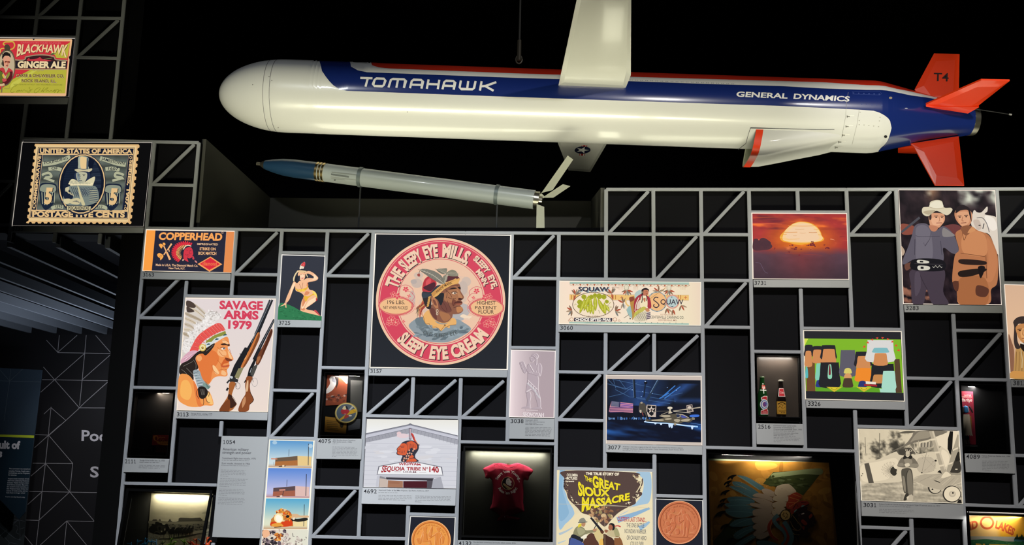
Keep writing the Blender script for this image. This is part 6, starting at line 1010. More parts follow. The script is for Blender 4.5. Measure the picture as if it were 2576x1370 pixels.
a.l('37333a', 7, [428, 1222, 434, 1262, 452, 1262]); a.l('37333a', 6, [592, 1268, 606, 1284]); [a.l('5a4c44', 5, [460 + 36*k, 1360 - 18*k, 478 + 36*k, 1350 - 16*k]) for k in range(4)]
B.done()
# ---------------------------------------------------------------- film poster
B = Box('light box with yellow lettered film poster, brown smoke and two fighting riders', [1401.5, 1181.5, 1641, 1186.5, 1643, 1420, 1399, 1420], None, 'fff4cf', (1, 1.4, 1, 1.2)); a = B.a
a.at(1395, 1175, 7.027); a.field([50, 50, 1730, 90, 1740, 1700, 30, 1700], 10, 16, lambda u, v: mixc((236, 222, 184), (228, 208, 166), nz(u*3, v*3)))
def smear(c, l, w_): a.l(c, w_, l, True, w_*.35)
a.b('9fc0d8', [90, 55, 190, 60, 160, 330, 220, 500, 340, 760, 330, 860, 200, 990, 75, 1040]); a.b('8cb3d0', [95, 60, 150, 60, 140, 380, 200, 600, 250, 820, 80, 900]); a.b('a5c3d8', [1430, 95, 1690, 90, 1680, 600, 1420, 690, 1250, 800, 1100, 860, 1440, 620, 1560, 420, 1560, 200]); smear('8fb2cf', [1110, 930, 1400, 830, 1680, 720], 110); smear('9dbbd2', [1500, 1080, 1600, 1020, 1680, 960], 90); smear('b3c3cc', [80, 1180, 200, 1130, 320, 1060], 46); smear('ecdcb4', [300, 980, 500, 820, 700, 860], 120); smear('b9cad2', [60, 1340, 200, 1290], 30); smear('eadbb8', [1000, 900, 1300, 740, 1690, 640], 60)
a.b('e6d8b4', [200, 380, 260, 540, 420, 720, 480, 800, 360, 760, 230, 560]); a.b('57443f', [190, 60, 1420, 90, 1450, 200, 1510, 250, 1560, 190, 1555, 300, 1500, 420, 1540, 440, 1540, 490, 1440, 560, 1430, 640, 1300, 700, 1130, 800, 1000, 930, 900, 1040, 830, 1010, 700, 880, 600, 840, 480, 800, 400, 710, 250, 560, 210, 430, 160, 350, 175, 200], 5)
for k in range(70):
    x = R.uniform(560, 1150); y = R.uniform(690, 960)
    if abs(x - 850) < (1040 - y)*.9 + 30: a.e(R.choice(('8a5f44', 'a87a58', 'c29a70', '6e4b3c', 'd3b488', '9c8a5c')), x, y, R.uniform(14, 50), R.uniform(10, 34), R.uniform(0, 180), n=10)
for k in range(80):
    t = R.random(); side = R.random() < .5; y = 120 + 560*t; x = (1330 + 190*math.sin(t*3.1 + .4) + R.uniform(-50, 40)) if side else (190 + 230*max(0, t - .45)*1.7 + R.uniform(-20, 50)); a.e(R.choice(('2d2524', 'd9c9a0', '6b524a', 'a08468', 'e8dcbc')), x, y, R.uniform(6, 22), R.uniform(5, 18), R.uniform(0, 180), n=7)
a.l('e6d8b0', 26, [1490, 130, 1530, 230, 1510, 340, 1440, 440], True, 12)
a.t('fff3d6', 'THE TRUE STORY OF', 552, 130, 1140, 142, 44, .045); a.t('f6ecd2', 'COLUMBIA', 215, 156, 412, 160, 48, .025); a.t('f6ecd2', 'PICTURES', 215, 216, 402, 218, 46, .025); a.t('f6ecd2', 'presents', 218, 256, 346, 256, 26, .03)
YL, DK = 'f0dc2c', '2e2622'
for d, c in ((8, DK), (0, YL)):
    a.wave(c, 'THE', [540+d, 225+d, 600+d, 248+d, 665+d, 262+d], [525+d, 135+d, 595+d, 175+d, 665+d, 200+d], .04); a.wave(c, 'GREAT', [675+d, 345+d, 900+d, 370+d, 1150+d, 402+d], [670+d, 135+d, 900+d, 230+d, 1165+d, 300+d], .045); a.wave(c, 'SIOUX', [415+d, 488+d, 640+d, 502+d, 975+d, 504+d], [415+d, 240+d, 560+d, 345+d, 975+d, 402+d], .045); a.wave(c, 'MASSACRE', [478+d, 775+d, 900+d, 660+d, 1330+d, 570+d], [485+d, 540+d, 900+d, 540+d, 1328+d, 452+d], .045)
a.t('b8353c', "CUSTER'S LAST STAND...", 1112, 945, 1628, 968, 76, .018)
for s_, x0, y0, x1, y1 in (('THE ONE BATTLE', 1270, 1055, 1585, 1064, ), ('NO INDIAN WARRIOR', 1238, 1160, 1618, 1172), ('OR CAVALRY HERO', 1275, 1275, 1622, 1285), ('COULD EVER', 1340, 1382, 1575, 1388)): a.t('4c5058', s_, x0, y0, x1, y1, 74, .006)
# riders
a.b('5a3a2e', [500, 1340, 560, 1230, 640, 1160, 720, 1200, 780, 1340, 780, 1500, 520, 1500]); a.b('4b2f26', [800, 1300, 850, 1190, 930, 1180, 1060, 1300, 1100, 1500, 820, 1500]); a.b('d8c48a', [700, 1130, 760, 1060, 850, 1150, 860, 1260, 790, 1330, 720, 1240]); a.b('e8b85a', [790, 1300, 850, 1260, 860, 1420, 800, 1420])
a.b('8f8a68', [350, 1100, 430, 1030, 520, 1070, 560, 1110, 720, 1100, 720, 1140, 560, 1180, 500, 1270, 330, 1250]); a.b('a8a47e', [400, 1070, 500, 1080, 540, 1140, 440, 1200]); a.b('e0cc3c', [415, 1060, 430, 1000, 500, 990, 480, 1030]); a.b('b98a68', [480, 980, 540, 960, 545, 1010, 520, 1045, 480, 1030]); a.b('8c8a7c', [440, 965, 450, 910, 520, 895, 550, 960]); a.l('6f6d62', 14, [415, 970, 500, 972, 580, 960], True); a.b('23242c', [330, 1180, 500, 1260, 480, 1320, 300, 1250]); a.b('4a5a94', [280, 1240, 470, 1310, 520, 1370, 480, 1500, 240, 1500, 250, 1340]); a.b('f2ead2', [470, 1230, 560, 1180, 560, 1250, 480, 1255]); a.l('3f3a36', 10, [290, 1220, 260, 1330, 250, 1400]); a.b('b98a68', [680, 1090, 740, 1080, 740, 1120, 690, 1130])
a.l('23242a', 34, [640, 885, 860, 1150], w2=44); a.b('5a3626', [810, 1110, 870, 1130, 860, 1170, 820, 1160]); a.l('23242a', 14, [700, 1080, 760, 980]); a.b('9a6248', [880, 1110, 920, 1100, 1000, 1140, 1000, 1170, 900, 1150]); a.b('c8b88e', [920, 1150, 1060, 1060, 1120, 1100, 1150, 1230, 1040, 1250, 960, 1190]); a.b('a8a276', [1040, 1060, 1110, 1080, 1150, 1200, 1080, 1220]); a.b('a5664a', [950, 1060, 970, 1010, 1020, 1000, 1040, 1060, 1000, 1110, 965, 1100]); a.b('1e1c20', [960, 1010, 1000, 980, 1060, 1010, 1060, 1090, 1020, 1110, 1030, 1050, 1000, 1010]); a.l('c43c3c', 14, [1060, 1040, 1120, 1030, 1170, 1050], True, 22); a.b('8a5a38', [1060, 1240, 1160, 1240, 1210, 1400, 1080, 1420]); a.l('e0d2b0', 12, [900, 1170, 1000, 1230, 1140, 1240], True)
a.l('c8b68e', 5, [885, 70, 890, 1500]); a.l('d3c4a0', 5, [60, 645, 900, 660, 1720, 720]); a.l('e3d9bc', 5, [400, 655, 1280, 690])
B.done()
# ---------------------------------------------------------------- two bronze medals
def medal(label, quad, x0, y0, k, cx, cy, r, cols, figs, txt):
    B = Box(label, quad, '1f212c', 'f2f0ea', (1.4, 1.8, 1, 1.8)); a = B.a; a.at(x0, y0, k); dk, md, lt_, hi = cols
    a.e('0d0d12', cx, cy, r*1.02, r*1.02, n=72); a.e(md, cx, cy, r, r, n=72); a.ring(hi, cx - r*.01, cy - r*.01, r*.995, r*.995, r*.03, n=72); a.ring(dk, cx, cy, r*.9, r*.9, r*.03, n=72); a.ring(lt_, cx + r*.01, cy + r*.02, r*.87, r*.87, r*.02, n=72); a.e(lt_, cx, cy, r*.84, r*.84, n=72)
    a.field([cx - r*.55, cy - r*.55, cx + r*.55, cy - r*.55, cx + r*.55, cy + r*.55, cx - r*.55, cy + r*.55], 14, 14, lambda u, v: tuple(int(lt_[q:q+2], 16) + 10*nz(u*5, v*5, q) for q in (0, 2, 4)))
    for q in range(46): an = math.radians(160 - 3.2*q); a.l(dk, r*.016, [cx + r*.72*math.cos(an), cy - r*.72*math.sin(an), cx + r*(.77 + .02*(q % 3))*math.cos(an + .012), cy - r*(.77 + .02*(q % 3))*math.sin(an + .012)]) if q % 7 else None
    for l in figs:
        a.b(dk, [v + r*.018*(1 if q % 2 == 0 else .6) for q, v in enumerate(l)]); a.b(hi, [v - r*.012*(1 if q % 2 == 0 else .4) for q, v in enumerate(l)]); a.b(md, l)
    return B, a
B, a = medal('right light box with round bronze medal, two standing figures, by the large painting', [1649, 1254, 1768.5, 1257.5, 1770.5, 1400, 1649, 1400], 1640, 1240, 10.536, 730, 775, 570, ('8a4328', 'c8714a', 'c9764e', 'e9a87c'),
    ([500, 420, 560, 400, 600, 430, 590, 490, 560, 510, 510, 480], [450, 580, 520, 530, 600, 560, 700, 560, 780, 430, 800, 450, 740, 560, 620, 600, 600, 800, 500, 780, 540, 660, 460, 680], [500, 760, 610, 750, 620, 880, 500, 1060, 480, 1120, 430, 1060, 500, 980, 540, 880, 480, 860], [780, 470, 830, 440, 870, 470, 870, 540, 820, 570, 790, 530], [830, 570, 940, 540, 1000, 640, 1060, 780, 1100, 820, 1060, 830, 980, 700, 980, 790, 970, 950, 940, 1130, 900, 1130, 920, 940, 880, 900, 860, 1110, 800, 1130, 840, 1060, 830, 880, 850, 760, 830, 680], [700, 750, 800, 700, 830, 720, 730, 790], [350, 780, 430, 740, 480, 820, 400, 860], [400, 900, 470, 880, 490, 960, 420, 980], [300, 960, 380, 940, 380, 1040, 320, 1030], [620, 960, 700, 930, 720, 1060, 640, 1080], [1070, 880, 1120, 850, 1140, 930, 1080, 940], [340, 560, 370, 530, 380, 660, 350, 680], [700, 640, 715, 620, 720, 740, 700, 740]), ())
a.l('8a4328', 9, [440, 1150, 1020, 1180]); [a.l('8a4328' if q % 2 else 'e9a87c', 7, l, True) for q, l in enumerate(([560, 600, 570, 740], [520, 560, 500, 640, 470, 680], [900, 600, 960, 720], [880, 760, 880, 900], [660, 1000, 660, 1070], [980, 1080, 1130, 1090], [760, 820, 760, 1000], [290, 700, 330, 760, 300, 860], [1000, 1040, 1120, 1020], [520, 800, 600, 790], [300, 1040, 420, 1070, 560, 1080]))]
[a.l('8a4328', 8, [600 + 34*q, 1236 + q, 622 + 34*q, 1237 + q]) for q in range(8)]
B.done()
B, a = medal('light box at the bottom edge with round copper medal, seated and standing figures', [1032, 1297.5, 1146, 1300.5, 1140, 1420, 1022, 1420], 1020, 1285, 16.11, 1040, 1170, 800, ('b05a22', 'e08a42', 'eb9c4c', 'f8c08a'),
    ([710, 660, 760, 630, 870, 640, 850, 720, 840, 850, 760, 850, 720, 790], [690, 880, 760, 850, 860, 900, 880, 1060, 900, 1180, 1000, 1170, 1040, 1400, 940, 1400, 920, 1240, 700, 1240, 640, 1180, 590, 1180, 660, 1000], [440, 1110, 580, 1090, 640, 1200, 600, 1300, 500, 1290], [1250, 690, 1330, 650, 1430, 660, 1390, 720, 1400, 790, 1330, 830, 1270, 760], [1250, 880, 1340, 840, 1440, 860, 1480, 980, 1420, 1120, 1420, 1400, 1200, 1400, 1210, 1100, 1180, 980, 1000, 1090, 980, 1060, 1200, 930], [960, 860, 1010, 740, 1080, 600, 1100, 740, 1080, 860, 1040, 1010, 960, 1040, 920, 960], [1480, 1000, 1560, 1040, 1540, 1260, 1480, 1300]), ())
[a.l('b05a22' if q % 2 else 'f8c08a', 9, l, True) for q, l in enumerate(([700, 900, 640, 1060, 600, 1180], [860, 900, 850, 1040, 890, 1160], [740, 900, 720, 1080, 700, 1220], [1240, 900, 1220, 1100, 1260, 1360], [1400, 860, 1460, 980, 1390, 1160, 1400, 1360], [1320, 900, 1310, 1200], [1000, 800, 990, 960], [1060, 700, 1040, 900], [960, 1240, 1000, 1390], [500, 1140, 560, 1260]))]
B.done()
# ================================================================ grey caption plates under the exhibits
PLATE = mat('plate_grey', 'b6b8ba', 0.5, spec=0.4); INKD, INKM, INKL = '26262c', '4a4a50', '7e7e82'
def digits(a, s, x0, y0, x1, y1, h, col=INKD, b=.006):
    n = len(s); dx, dy = (x1 - x0)/n, (y1 - y0)/n
    for k, ch in enumerate(s):
        p = (x0 + dx*k, y0 + dy*k)
        if ch == '1':                           # a one with a foot and a flag
            cx = p[0] + dx*.47; w_ = h*.13; a.l(col, w_, [cx, p[1] - h, cx, p[1]]); a.l(col, w_*.9, [cx - dx*.3, p[1] - w_*.45, cx + dx*.32, p[1] - w_*.45]); a.l(col, w_*.9, [cx - dx*.28, p[1] - h*.78, cx, p[1] - h*.95])
        else: a.t(col, ch, p[0] + dx*.06, p[1], p[0] + dx*.88, p[1] + dy*.88, h, b)
def words(a, x0, y0, x1, y1, h, col=INKL):      # body text too small to read: word-length dashes
    x = 0; L = math.hypot(x1 - x0, y1 - y0); ux, uy = (x1 - x0)/L, (y1 - y0)/L
    while x < L:
        w_ = min(R.uniform(1.6, 5.2)*h, L - x); q = x
        while q < x + w_: g = min(R.uniform(.45, .75)*h, x + w_ - q); a.l(col, h*R.uniform(.42, .7), [x0 + ux*q, y0 + uy*q, x0 + ux*(q + g*.72), y0 + uy*(q + g*.72)]); q += g
        x += w_ + .8*h
def plate(label, quad, num=None, draw=None, k=(0, 0, 1), th=0.006, y0=-0.002, m=None):
    p = pr(quad); r = empty('caption_plate', origin(quad), label, 'caption plate')
    b = MB(); b.hexa([U(x, y, y0 - th) for x, y in p], [U(x, y, y0 - th) + Vector((0, th, 0)) for x, y in p]); b.build('plate', m or PLATE, r, bevel=0.0015)
    a = Art(*k)
    if num: digits(a, *num)
    if draw: draw(a)
    if a.f: a.build('lettering', PRINT, r, Y=y0 - th - 0.0002, dz=0.00005)
plate('blank grey caption plate under the red and green ginger ale label', [-92, 244.5, 172, 245.5, 169, 261.5, -96, 259.5])
plate('grey caption plate numbered 3235 under the blue postage stamp', [28.5, 569, 361.5, 570.5, 359.5, 585.5, 25, 583], ('3235', 30, 579, 59, 580, 9))
plate('grey caption plate numbered 3163 under the orange matchbox label', [357, 683.5, 580.5, 687.5, 579.5, 705, 355.5, 701], ('3163', 359, 695, 388, 695.5, 9.5))
plate('grey caption plate numbered 3725 under the pin-up painting', [698, 803.5, 808, 806, 807, 824, 697, 822], ('3725', 701, 816, 731, 816.5, 9.6))
plate('long grey caption plate numbered 3157 under the round flour label', [928.5, 925.5, 1276.5, 930.5, 1275, 949, 927.5, 944], ('3157', 931, 937.5, 961, 938, 9.6))
plate('long grey caption plate numbered 3060 under the pea can label', [1405, 816.5, 1762.5, 820, 1763, 838, 1404.5, 834.5], ('3060', 1408.5, 829, 1442, 829.3, 10))
plate('grey caption plate numbered 3731 under the fiery sky photograph', [1895, 703, 2136.5, 704, 2137.5, 723.5, 1896.5, 722], ('3731', 1897.5, 716, 1929, 716.3, 9.8))
plate('grey caption plate numbered 3283 under the two men with a white horse', [2274, 766.5, 2521, 768, 2523, 787, 2276, 785], ('3283', 2278.5, 779, 2312, 779.5, 10.5))
plate('grey caption plate numbered 3326 under the bright flat illustration', [2027, 1005.5, 2276.5, 1010.5, 2277.5, 1030.5, 2028.5, 1025], ('3326', 2031.5, 1020, 2065, 1020.7, 11))
plate('grey caption plate starting 381 cut off by the right edge', [2543, 954.5, 2664, 958, 2666, 976, 2545, 973], None, lambda a: digits(a, '3813', 2548, 968, 2583, 969, 11))
def d(a):
    a.t(INKM, 'Savage Arms catalog, 1979', 481.5, 1041.6, 533.5, 1042.6, 3.8, .004); words(a, 481.5, 1044, 533, 1045, 2)
plate('grey caption plate numbered 3113 under the gun catalogue cover', [442.5, 1033, 673.5, 1037, 672, 1057, 441.5, 1052], ('3113', 444.5, 1046.5, 475, 1047, 10), d)
def d(a):
    a.t(INKM, 'Savage Arms bullet box, ca. 1950', 351.5, 1158.5, 414.5, 1160, 3.9, .004); words(a, 351, 1161.8, 402.5, 1163, 2.2, INKM)
    for q in range(3): words(a, 350 - q*.6, 1169.6 + q*3.1, (415.5, 415, 402)[q], 1171 + q*3.1, 2.5)
plate('grey caption plate numbered 2111 under the dark case with a red bullet box', [314.5, 1151, 426, 1153.5, 421, 1189, 309.5, 1187], ('2111', 314, 1164.5, 343.5, 1165, 9.6), d)
def d(a):
    a.t(INKM, '38th Bombardment Squadron', 837.5, 1107.6, 894, 1108.6, 3.1, .003); a.t(INKM, 'flight jacket patch, 1940s', 837, 1112, 885, 1113, 3.1, .003); words(a, 836.5, 1115.5, 852, 1115.7, 1.8)
    for q in range(8): words(a, 836.5 - q*.22, 1123.4 + q*3.4, (892, 900, 898, 898.5, 898, 897, 901, 846)[q], (1124.6, 1128, 1131.5, 1134.8, 1138.2, 1141.5, 1145, 1147.4)[q], 2.1)
plate('grey caption plate numbered 4075 under the case with the round patch', [798, 1101.5, 911.5, 1103, 908, 1155.5, 795, 1153.5], ('4075', 800, 1113.7, 833, 1113.9, 9.6), d)
def d(a):
    a.t(INKM, 'Improved Order of Red Men Wigwam, San Pedro, California, 2017', 953, 1233.6, 1079, 1235.6, 3.2, .002); words(a, 952.5, 1237.9, 1000, 1238.6, 1.9)
    for q in range(4): words(a, 952.3 - q*.2, 1245 + q*3.6, (1037, 1035.5, 1036, 1019)[q], 1246.6 + q*3.6, 2.1)
    for q in range(5): words(a, 1045 - q*.2, 1246.7 + q*3.6, (1134.5, 1134, 1133, 1134, 1062)[q], 1248.4 + q*3.5, 2.1)
plate('grey caption plate numbered 4692 under the white gabled building', [911.5, 1226, 1147, 1230, 1145.5, 1271.5, 909, 1266.5], ('4692', 914.5, 1239.8, 948.5, 1240.4, 9.9), d, m=mat('plate_pale', 'd0d2d6', 0.45, spec=0.4))
def d(a):
    a.t(INKM, 'Sequoyah, 2013', 1321.6, 1057.2, 1352.6, 1057.6, 3.2, .004)
    for q in range(3): words(a, 1321.5, 1060.5 + q*3.1, (1370, 1350, 1366)[q], 1061.2 + q*3.2, 2, INKM)
    for q in range(7): words(a, 1321.4 - q*.1, 1074 + q*3.4, (1389, 1388.5, 1387, 1388, 1386, 1384, 1384.5)[q], 1075.8 + q*3.4, 2.2, '66666a')
plate('grey caption plate numbered 3038 under the lilac carved figure', [1281.5, 1051, 1394.5, 1052.5, 1393.5, 1105, 1280.5, 1103], ('3038', 1284, 1063.3, 1318, 1063.5, 10), d)
def d(a):
    a.t(INKM, "A banner with the insignia of the U.S. Army's Second Infantry Division adorns", 1566.5, 1124.2, 1717.5, 1127.6, 2.9, .002); a.t(INKM, 'a hangar housing an Apache helicopter, Camp Humphreys, South Korea, 2013', 1566.5, 1129, 1719, 1132.3, 2.9, .002); words(a, 1566.5, 1132.3, 1618, 1134, 1.8)
plate('grey caption plate numbered 3077 under the blue hangar photograph', [1524, 1116, 1767, 1121, 1767.5, 1143.5, 1524.5, 1137], ('3077', 1528.5, 1129.3, 1562, 1130, 9.8), d)
def d(a):
    for q, (s_, x1) in enumerate((('Commemorative Coke bottle,', 2003.5), ('University of Tennessee at', 1998), ('Chattanooga basketball team, 1983', 2017))): a.t(INKM, s_, 1945.5 + q*.2, 1071 + q*4.6, x1, 1072.2 + q*4.7, 3.1, .003)
    words(a, 1945.8, 1083.3, 2000.5, 1084.2, 1.9, INKM); a.t(INKM, 'Commemorative 7up bottle, Indiana State', 1946, 1089.2, 2008, 1090.4, 2.5, .002); a.t(INKM, 'University basketball team, 1979', 1946, 1092.5, 1995, 1093.5, 2.5, .002); words(a, 1946.2, 1095.3, 2001.5, 1096.5, 1.9, INKM)
    for q in range(4): words(a, 1946.3, 1099.8 + q*3.5, (2013.5, 2009, 2011, 1968.5)[q], (1101.4, 1104.9, 1108.2, 1110.7)[q], 2.1)
plate('grey caption plate numbered 2516 under the case with two bottles', [1902, 1063.5, 2020, 1066, 2022.5, 1119.5, 1904, 1117], ('2516', 1906.3, 1077, 1939, 1077.6, 9.8), d)
def d(a):
    a.t(INKM, 'Robert Soubiran stands beside a Nieuport Type 27 pursuit plane, ca. 1917', 2211.5, 1268.6, 2365, 1273.4, 3, .003); words(a, 2211.5, 1271.8, 2291, 1274.8, 1.9, INKM)
    for q in range(3): words(a, 2211.7, 1280 + q*4, (2298, 2300, 2280)[q], 1283 + q*3.8, 2.2)
plate('grey caption plate numbered 3031 under the sepia aeroplane photograph', [2166.5, 1260, 2423, 1268, 2425, 1306, 2168, 1297.5], ('3031', 2171.5, 1274.3, 2206, 1275.3, 10), d)
def d(a):
    a.t(INKM, 'Native American Barbie doll, 1994', 2470, 1147.3, 2541, 1149, 3.2, .003); words(a, 2470, 1150.3, 2488, 1150.8, 1.9, INKM)
    for q in range(7): words(a, 2470.5 + q*.1, 1158.6 + q*3.7, (2535, 2534, 2541, 2539, 2538, 2536, 2494)[q], 1160.2 + q*3.7, 2.2)
plate('grey caption plate numbered 4089 under the dark case with a doll', [2427, 1139.5, 2551, 1142.5, 2554, 1191, 2430, 1187], ('4089', 2430, 1152.5, 2466, 1153.6, 10.3), d)
def d(a): a.t(INKM, 'Florida State University Seminoles infant onesie, 2016', 1191, 1364.5, 1297, 1366.8, 3.2, .003); words(a, 1191, 1368.3, 1207, 1368.6, 1.8)
plate('grey caption plate numbered 4132 under the case with the red baby shirt', [1152, 1357.5, 1392.5, 1363, 1392, 1400, 1150, 1398], ('4132', 1153.5, 1370.5, 1187, 1371.2, 10), d)
def d(a):
    a.at(535, 1090, 6.853); digits(a, '1054', 174, 176, 394, 178, 66); a.t(INKM, 'American military', 172, 290, 620, 296, 44, .006); a.t(INKM, 'strength and power', 168, 346, 664, 354, 44, .006)
    a.t(INKM, 'Tomahawk flight-test missile, 1976', 160, 436, 744, 446, 27, .005); words(a, 157, 458, 636, 466, 11, INKM); a.t(INKM, 'Zuni missile, donated in 1966', 152, 525, 641, 534, 28, .005); words(a, 150, 550, 630, 556, 11, INKM)
    for y0, xs_, ns in ((624, 145, (567, 552, 572, 575, 274)), (776, 130, (604, 560, 582, 571, 570, 290)), (953, 112, (524, 551, 552, 545, 244)), (1106, 98, (546, 554, 530, 552, 505))):
        for q, x1 in enumerate(ns): words(a, xs_ - q*3, y0 + q*25.5, x1, y0 + q*26 + 10, 13)
plate('tall grey text panel numbered 1054 beside the strip of desert pictures', [557.5, 1095.5, 675, 1098, 653.5, 1353.5, 533.5, 1350.5], None, d)
# ================================================================ glass-fronted display cases let into the wall
GL = bpy.data.materials.new('case_glass'); GL.use_nodes = True; nt = GL.node_tree; nt.nodes.remove(nt.nodes['Principled BSDF'])
g = nt.nodes.new('ShaderNodeBsdfGlossy'); g.inputs['Roughness'].default_value = 0.0; g.inputs['Color'].default_value = (1, 1, 1, 1); t_ = nt.nodes.new('ShaderNodeBsdfTransparent'); fr = nt.nodes.new('ShaderNodeFresnel'); fr.inputs['IOR'].default_value = 1.5; mx = nt.nodes.new('ShaderNodeMixShader')
nt.links.new(fr.outputs[0], mx.inputs[0]); nt.links.new(t_.outputs[0], mx.inputs[1]); nt.links.new(g.outputs[0], mx.inputs[2]); nt.links.new(mx.outputs[0], nt.nodes['Material Output'].inputs['Surface'])
CASEB = mat('case_black', '060607', 0.7, spec=0.15); RIMB = mat('case_rim', '050506', 0.5, spec=0.2)
def case(label, quad, depth=0.04, rim=9, back=None, bar=True, xdeep=0):
    # black frame just in front of the wall panels, with a shallow lit interior; returns the empty and its back plane
    q = pr(inset(quad, 5.5)); r = empty('display_case', origin(quad), label, 'display case'); yb = BACK - 0.002
    i_ = pr(inset(quad, rim + 1)); b = MB()
    f = [U(x, y, -0.004) for x, y in q]; g_ = [U(x, y, -0.004) for x, y in i_]; fb = [v + Vector((0, .012, 0)) for v in f]; gb = [v + Vector((0, yb - .004, 0)) for v in g_]
    for k in range(4):
        n = (k + 1) % 4; b.quad(f[k], f[n], g_[n], g_[k]); b.quad(g_[k], g_[n], gb[n], gb[k]); b.quad(f[n], f[k], fb[k], fb[n])
    b.build('frame', RIMB, r)
    b = MB(); b.hexa(gb, [v + Vector((0, .0015, 0)) for v in gb]); b.build('back_panel', back or CASEB, r)
    b = MB(); o = [v + (sum(g_, Vector())/4 - v).normalized()*.002 for v in g_]; b.hexa([v + Vector((0, .001, 0)) for v in o], [v + Vector((0, .003, 0)) for v in o]); b.build('glass_pane', GL, r)
    if bar:
        a_, c_ = g_[0] + Vector((.01, .012, -.014)), g_[1] + Vector((-.01, .012, -.014)); b = MB(); b.tube([a_, c_], .007, 8); b.build('light_bar', mat('light_bar_black', '060607', 0.35), r)
    return r, yb
def strip_light(name, quad, watts, col=(1, .97, .82), y=.03, rim=9):
    # the case's own lamp: a slim strip under its upper edge shining down the back
    i_ = pr(inset(quad, rim + 4)); a_, c_ = U(*i_[0], y), U(*i_[1], y); m_ = (a_ + c_)/2 + Vector((0, 0, -.006))
    area(name, m_, m_ + Vector((0, .35, -1)), watts, (c_ - a_).length*.92, .012, col)
def flat(name, art, m, parent, Y, clip=None, dz=None): return art.build(name, m, parent, Y=Y, clip=clip, dz=dz)
def sheet(name, quad, Y, th, art, m, label, cat, side='2a2520', par=None):
    r = empty(name, origin(quad, Y), label, cat); q = pr(quad); b = MB()
    b.hexa([U(x, y, Y) for x, y in q], [U(x, y, Y) + Vector((0, th, 0)) for x, y in q]); b.build('board', mat(name + '_board', side, 0.6), r)
    art.build('printed_face', m, r, Y=Y - .0003, clip=quad, dz=0.00005); return r
# ---------------------------------------------------------------- dark case with red bullet box
Q = [335, 981, 441.5, 983, 424.5, 1152, 314.5, 1150]
case('dark glass case with red bullet box at the left side of the wall', Q, bar=False, rim=4)
a = Art(310, 970, 7.207); P1 = [404, 1001.5, 438, 1002, 428, 1100, 394, 1099]
a.p('6a2f1c', [600, 200, 960, 200, 960, 960, 560, 960]); a.p('a5612c', [675, 225, 925, 228, 915, 245, 690, 245])
for k in range(40): a.e(R.choice(('8a4a24', 'a5622e', 'b9783a', '5c2416', '7d3a1e', 'c08a4a')), R.uniform(680, 900), R.uniform(300, 640), R.uniform(12, 44), R.uniform(6, 18), R.uniform(-40, 20), n=8)
a.b('b07a38', [680, 650, 720, 680, 740, 760, 870, 880, 820, 900, 740, 800, 690, 720]); a.b('5c2416', [760, 700, 870, 640, 870, 820, 800, 780])
PB = sheet('poster_card', P1, .046, .003, a, PRINT, 'dark red printed card standing behind the bullet box', 'card')
a = Art(310, 970, 7.207); P2 = [384.5, 1093.5, 430, 1094, 427, 1120, 381.8, 1119]
a.p('8a2026', [500, 860, 900, 860, 900, 1100, 500, 1100]); a.b('c08a3a', [540, 930, 570, 900, 620, 905, 640, 960, 600, 1000, 660, 1060, 860, 1068, 862, 960, 700, 985, 640, 975, 600, 1000, 560, 985]); a.e('a83a30', 600, 950, 26, 40); a.e('5c2416', 596, 955, 14, 26); a.l('c08a4a', 7, [650, 945, 670, 925, 690, 945, 720, 930, 760, 938], True); a.t('5a1a18', 'SAVAGE', 640, 1015, 880, 1010, 40, .03); [a.l('7a2a20', 9, [670 + 30*q, 1038, 692 + 30*q, 1037]) for q in range(7)]
bx = empty('bullet_box', origin(P2, .03), 'small red and yellow bullet box with lettering in a dark case', 'box'); q = pr(P2); b = MB(); b.hexa([U(x, y, .028) for x, y in q], [U(x, y, .028) + Vector((0, .016, 0)) for x, y in q]); b.build('carton', mat('carton_red', '7a1c22', 0.5), bx, bevel=.001); a.build('printed_face', PRINT, bx, Y=.0277, clip=P2, dz=.00005)
b = MB(); b.hexa([U(x, y, .030) for x, y in ((392, 1121), (426, 1121), (424, 1138), (391, 1137))], [U(x, y, .030) + Vector((0, .016, 0)) for x, y in ((392, 1121), (426, 1121), (424, 1138), (391, 1137))]); o = b.build('box_stand', mat('stand_red', '5a1c18', 0.5)); tag(o, 'dark red block standing under the small bullet box', 'stand')
area('case_lamp', U(405, 988, .018), U(412, 1100, .05), 2.0, .14, .01, (1, .8, .6))
# ---------------------------------------------------------------- case with the round patch
Q = [811.5, 931.5, 922, 933, 911, 1101.5, 799, 1099.5]
case('glass case with round squadron patch beside the white building picture', Q, bar=False, rim=4)
a = Art(800, 925, 7.608); a.p('7d3a22', [175, 130, 575, 138, 540, 700, 145, 720]); a.b('c9c4c0', [220, 200, 280, 150, 360, 220, 350, 300, 280, 420, 160, 490, 160, 420, 230, 300]); a.b('8a8a90', [280, 190, 340, 210, 340, 280, 270, 250]); a.b('b9a294', [400, 140, 575, 138, 560, 300, 500, 260, 430, 180]); a.p('1d1614', [300, 132, 400, 134, 390, 300, 340, 410, 350, 250])
for k in range(36): a.e(R.choice(('5b2c1c', '3f2420', '8f4a2c', 'a08a80')), R.uniform(160, 530), R.uniform(510, 640), R.uniform(12, 40), R.uniform(6, 20), R.uniform(-30, 30), n=8)
sheet('picture_card', [823, 942, 875.5, 943, 871, 1017, 819, 1019.5], .040, .003, a, PRINT, 'rust coloured painted card at the top of the patch case', 'card')
a = Art(800, 925, 7.608); a.p('a87a2a', [100, 900, 600, 900, 600, 1300, 100, 1300]); [a.l('4a3a1c', 8, [160 + R.uniform(0, 20), 1010 + 34*k, 400 - R.uniform(0, 40), 1020 + 34*k]) for k in range(6)]; a.b('3a3020', [420, 1050, 490, 1050, 470, 1140, 430, 1130]);
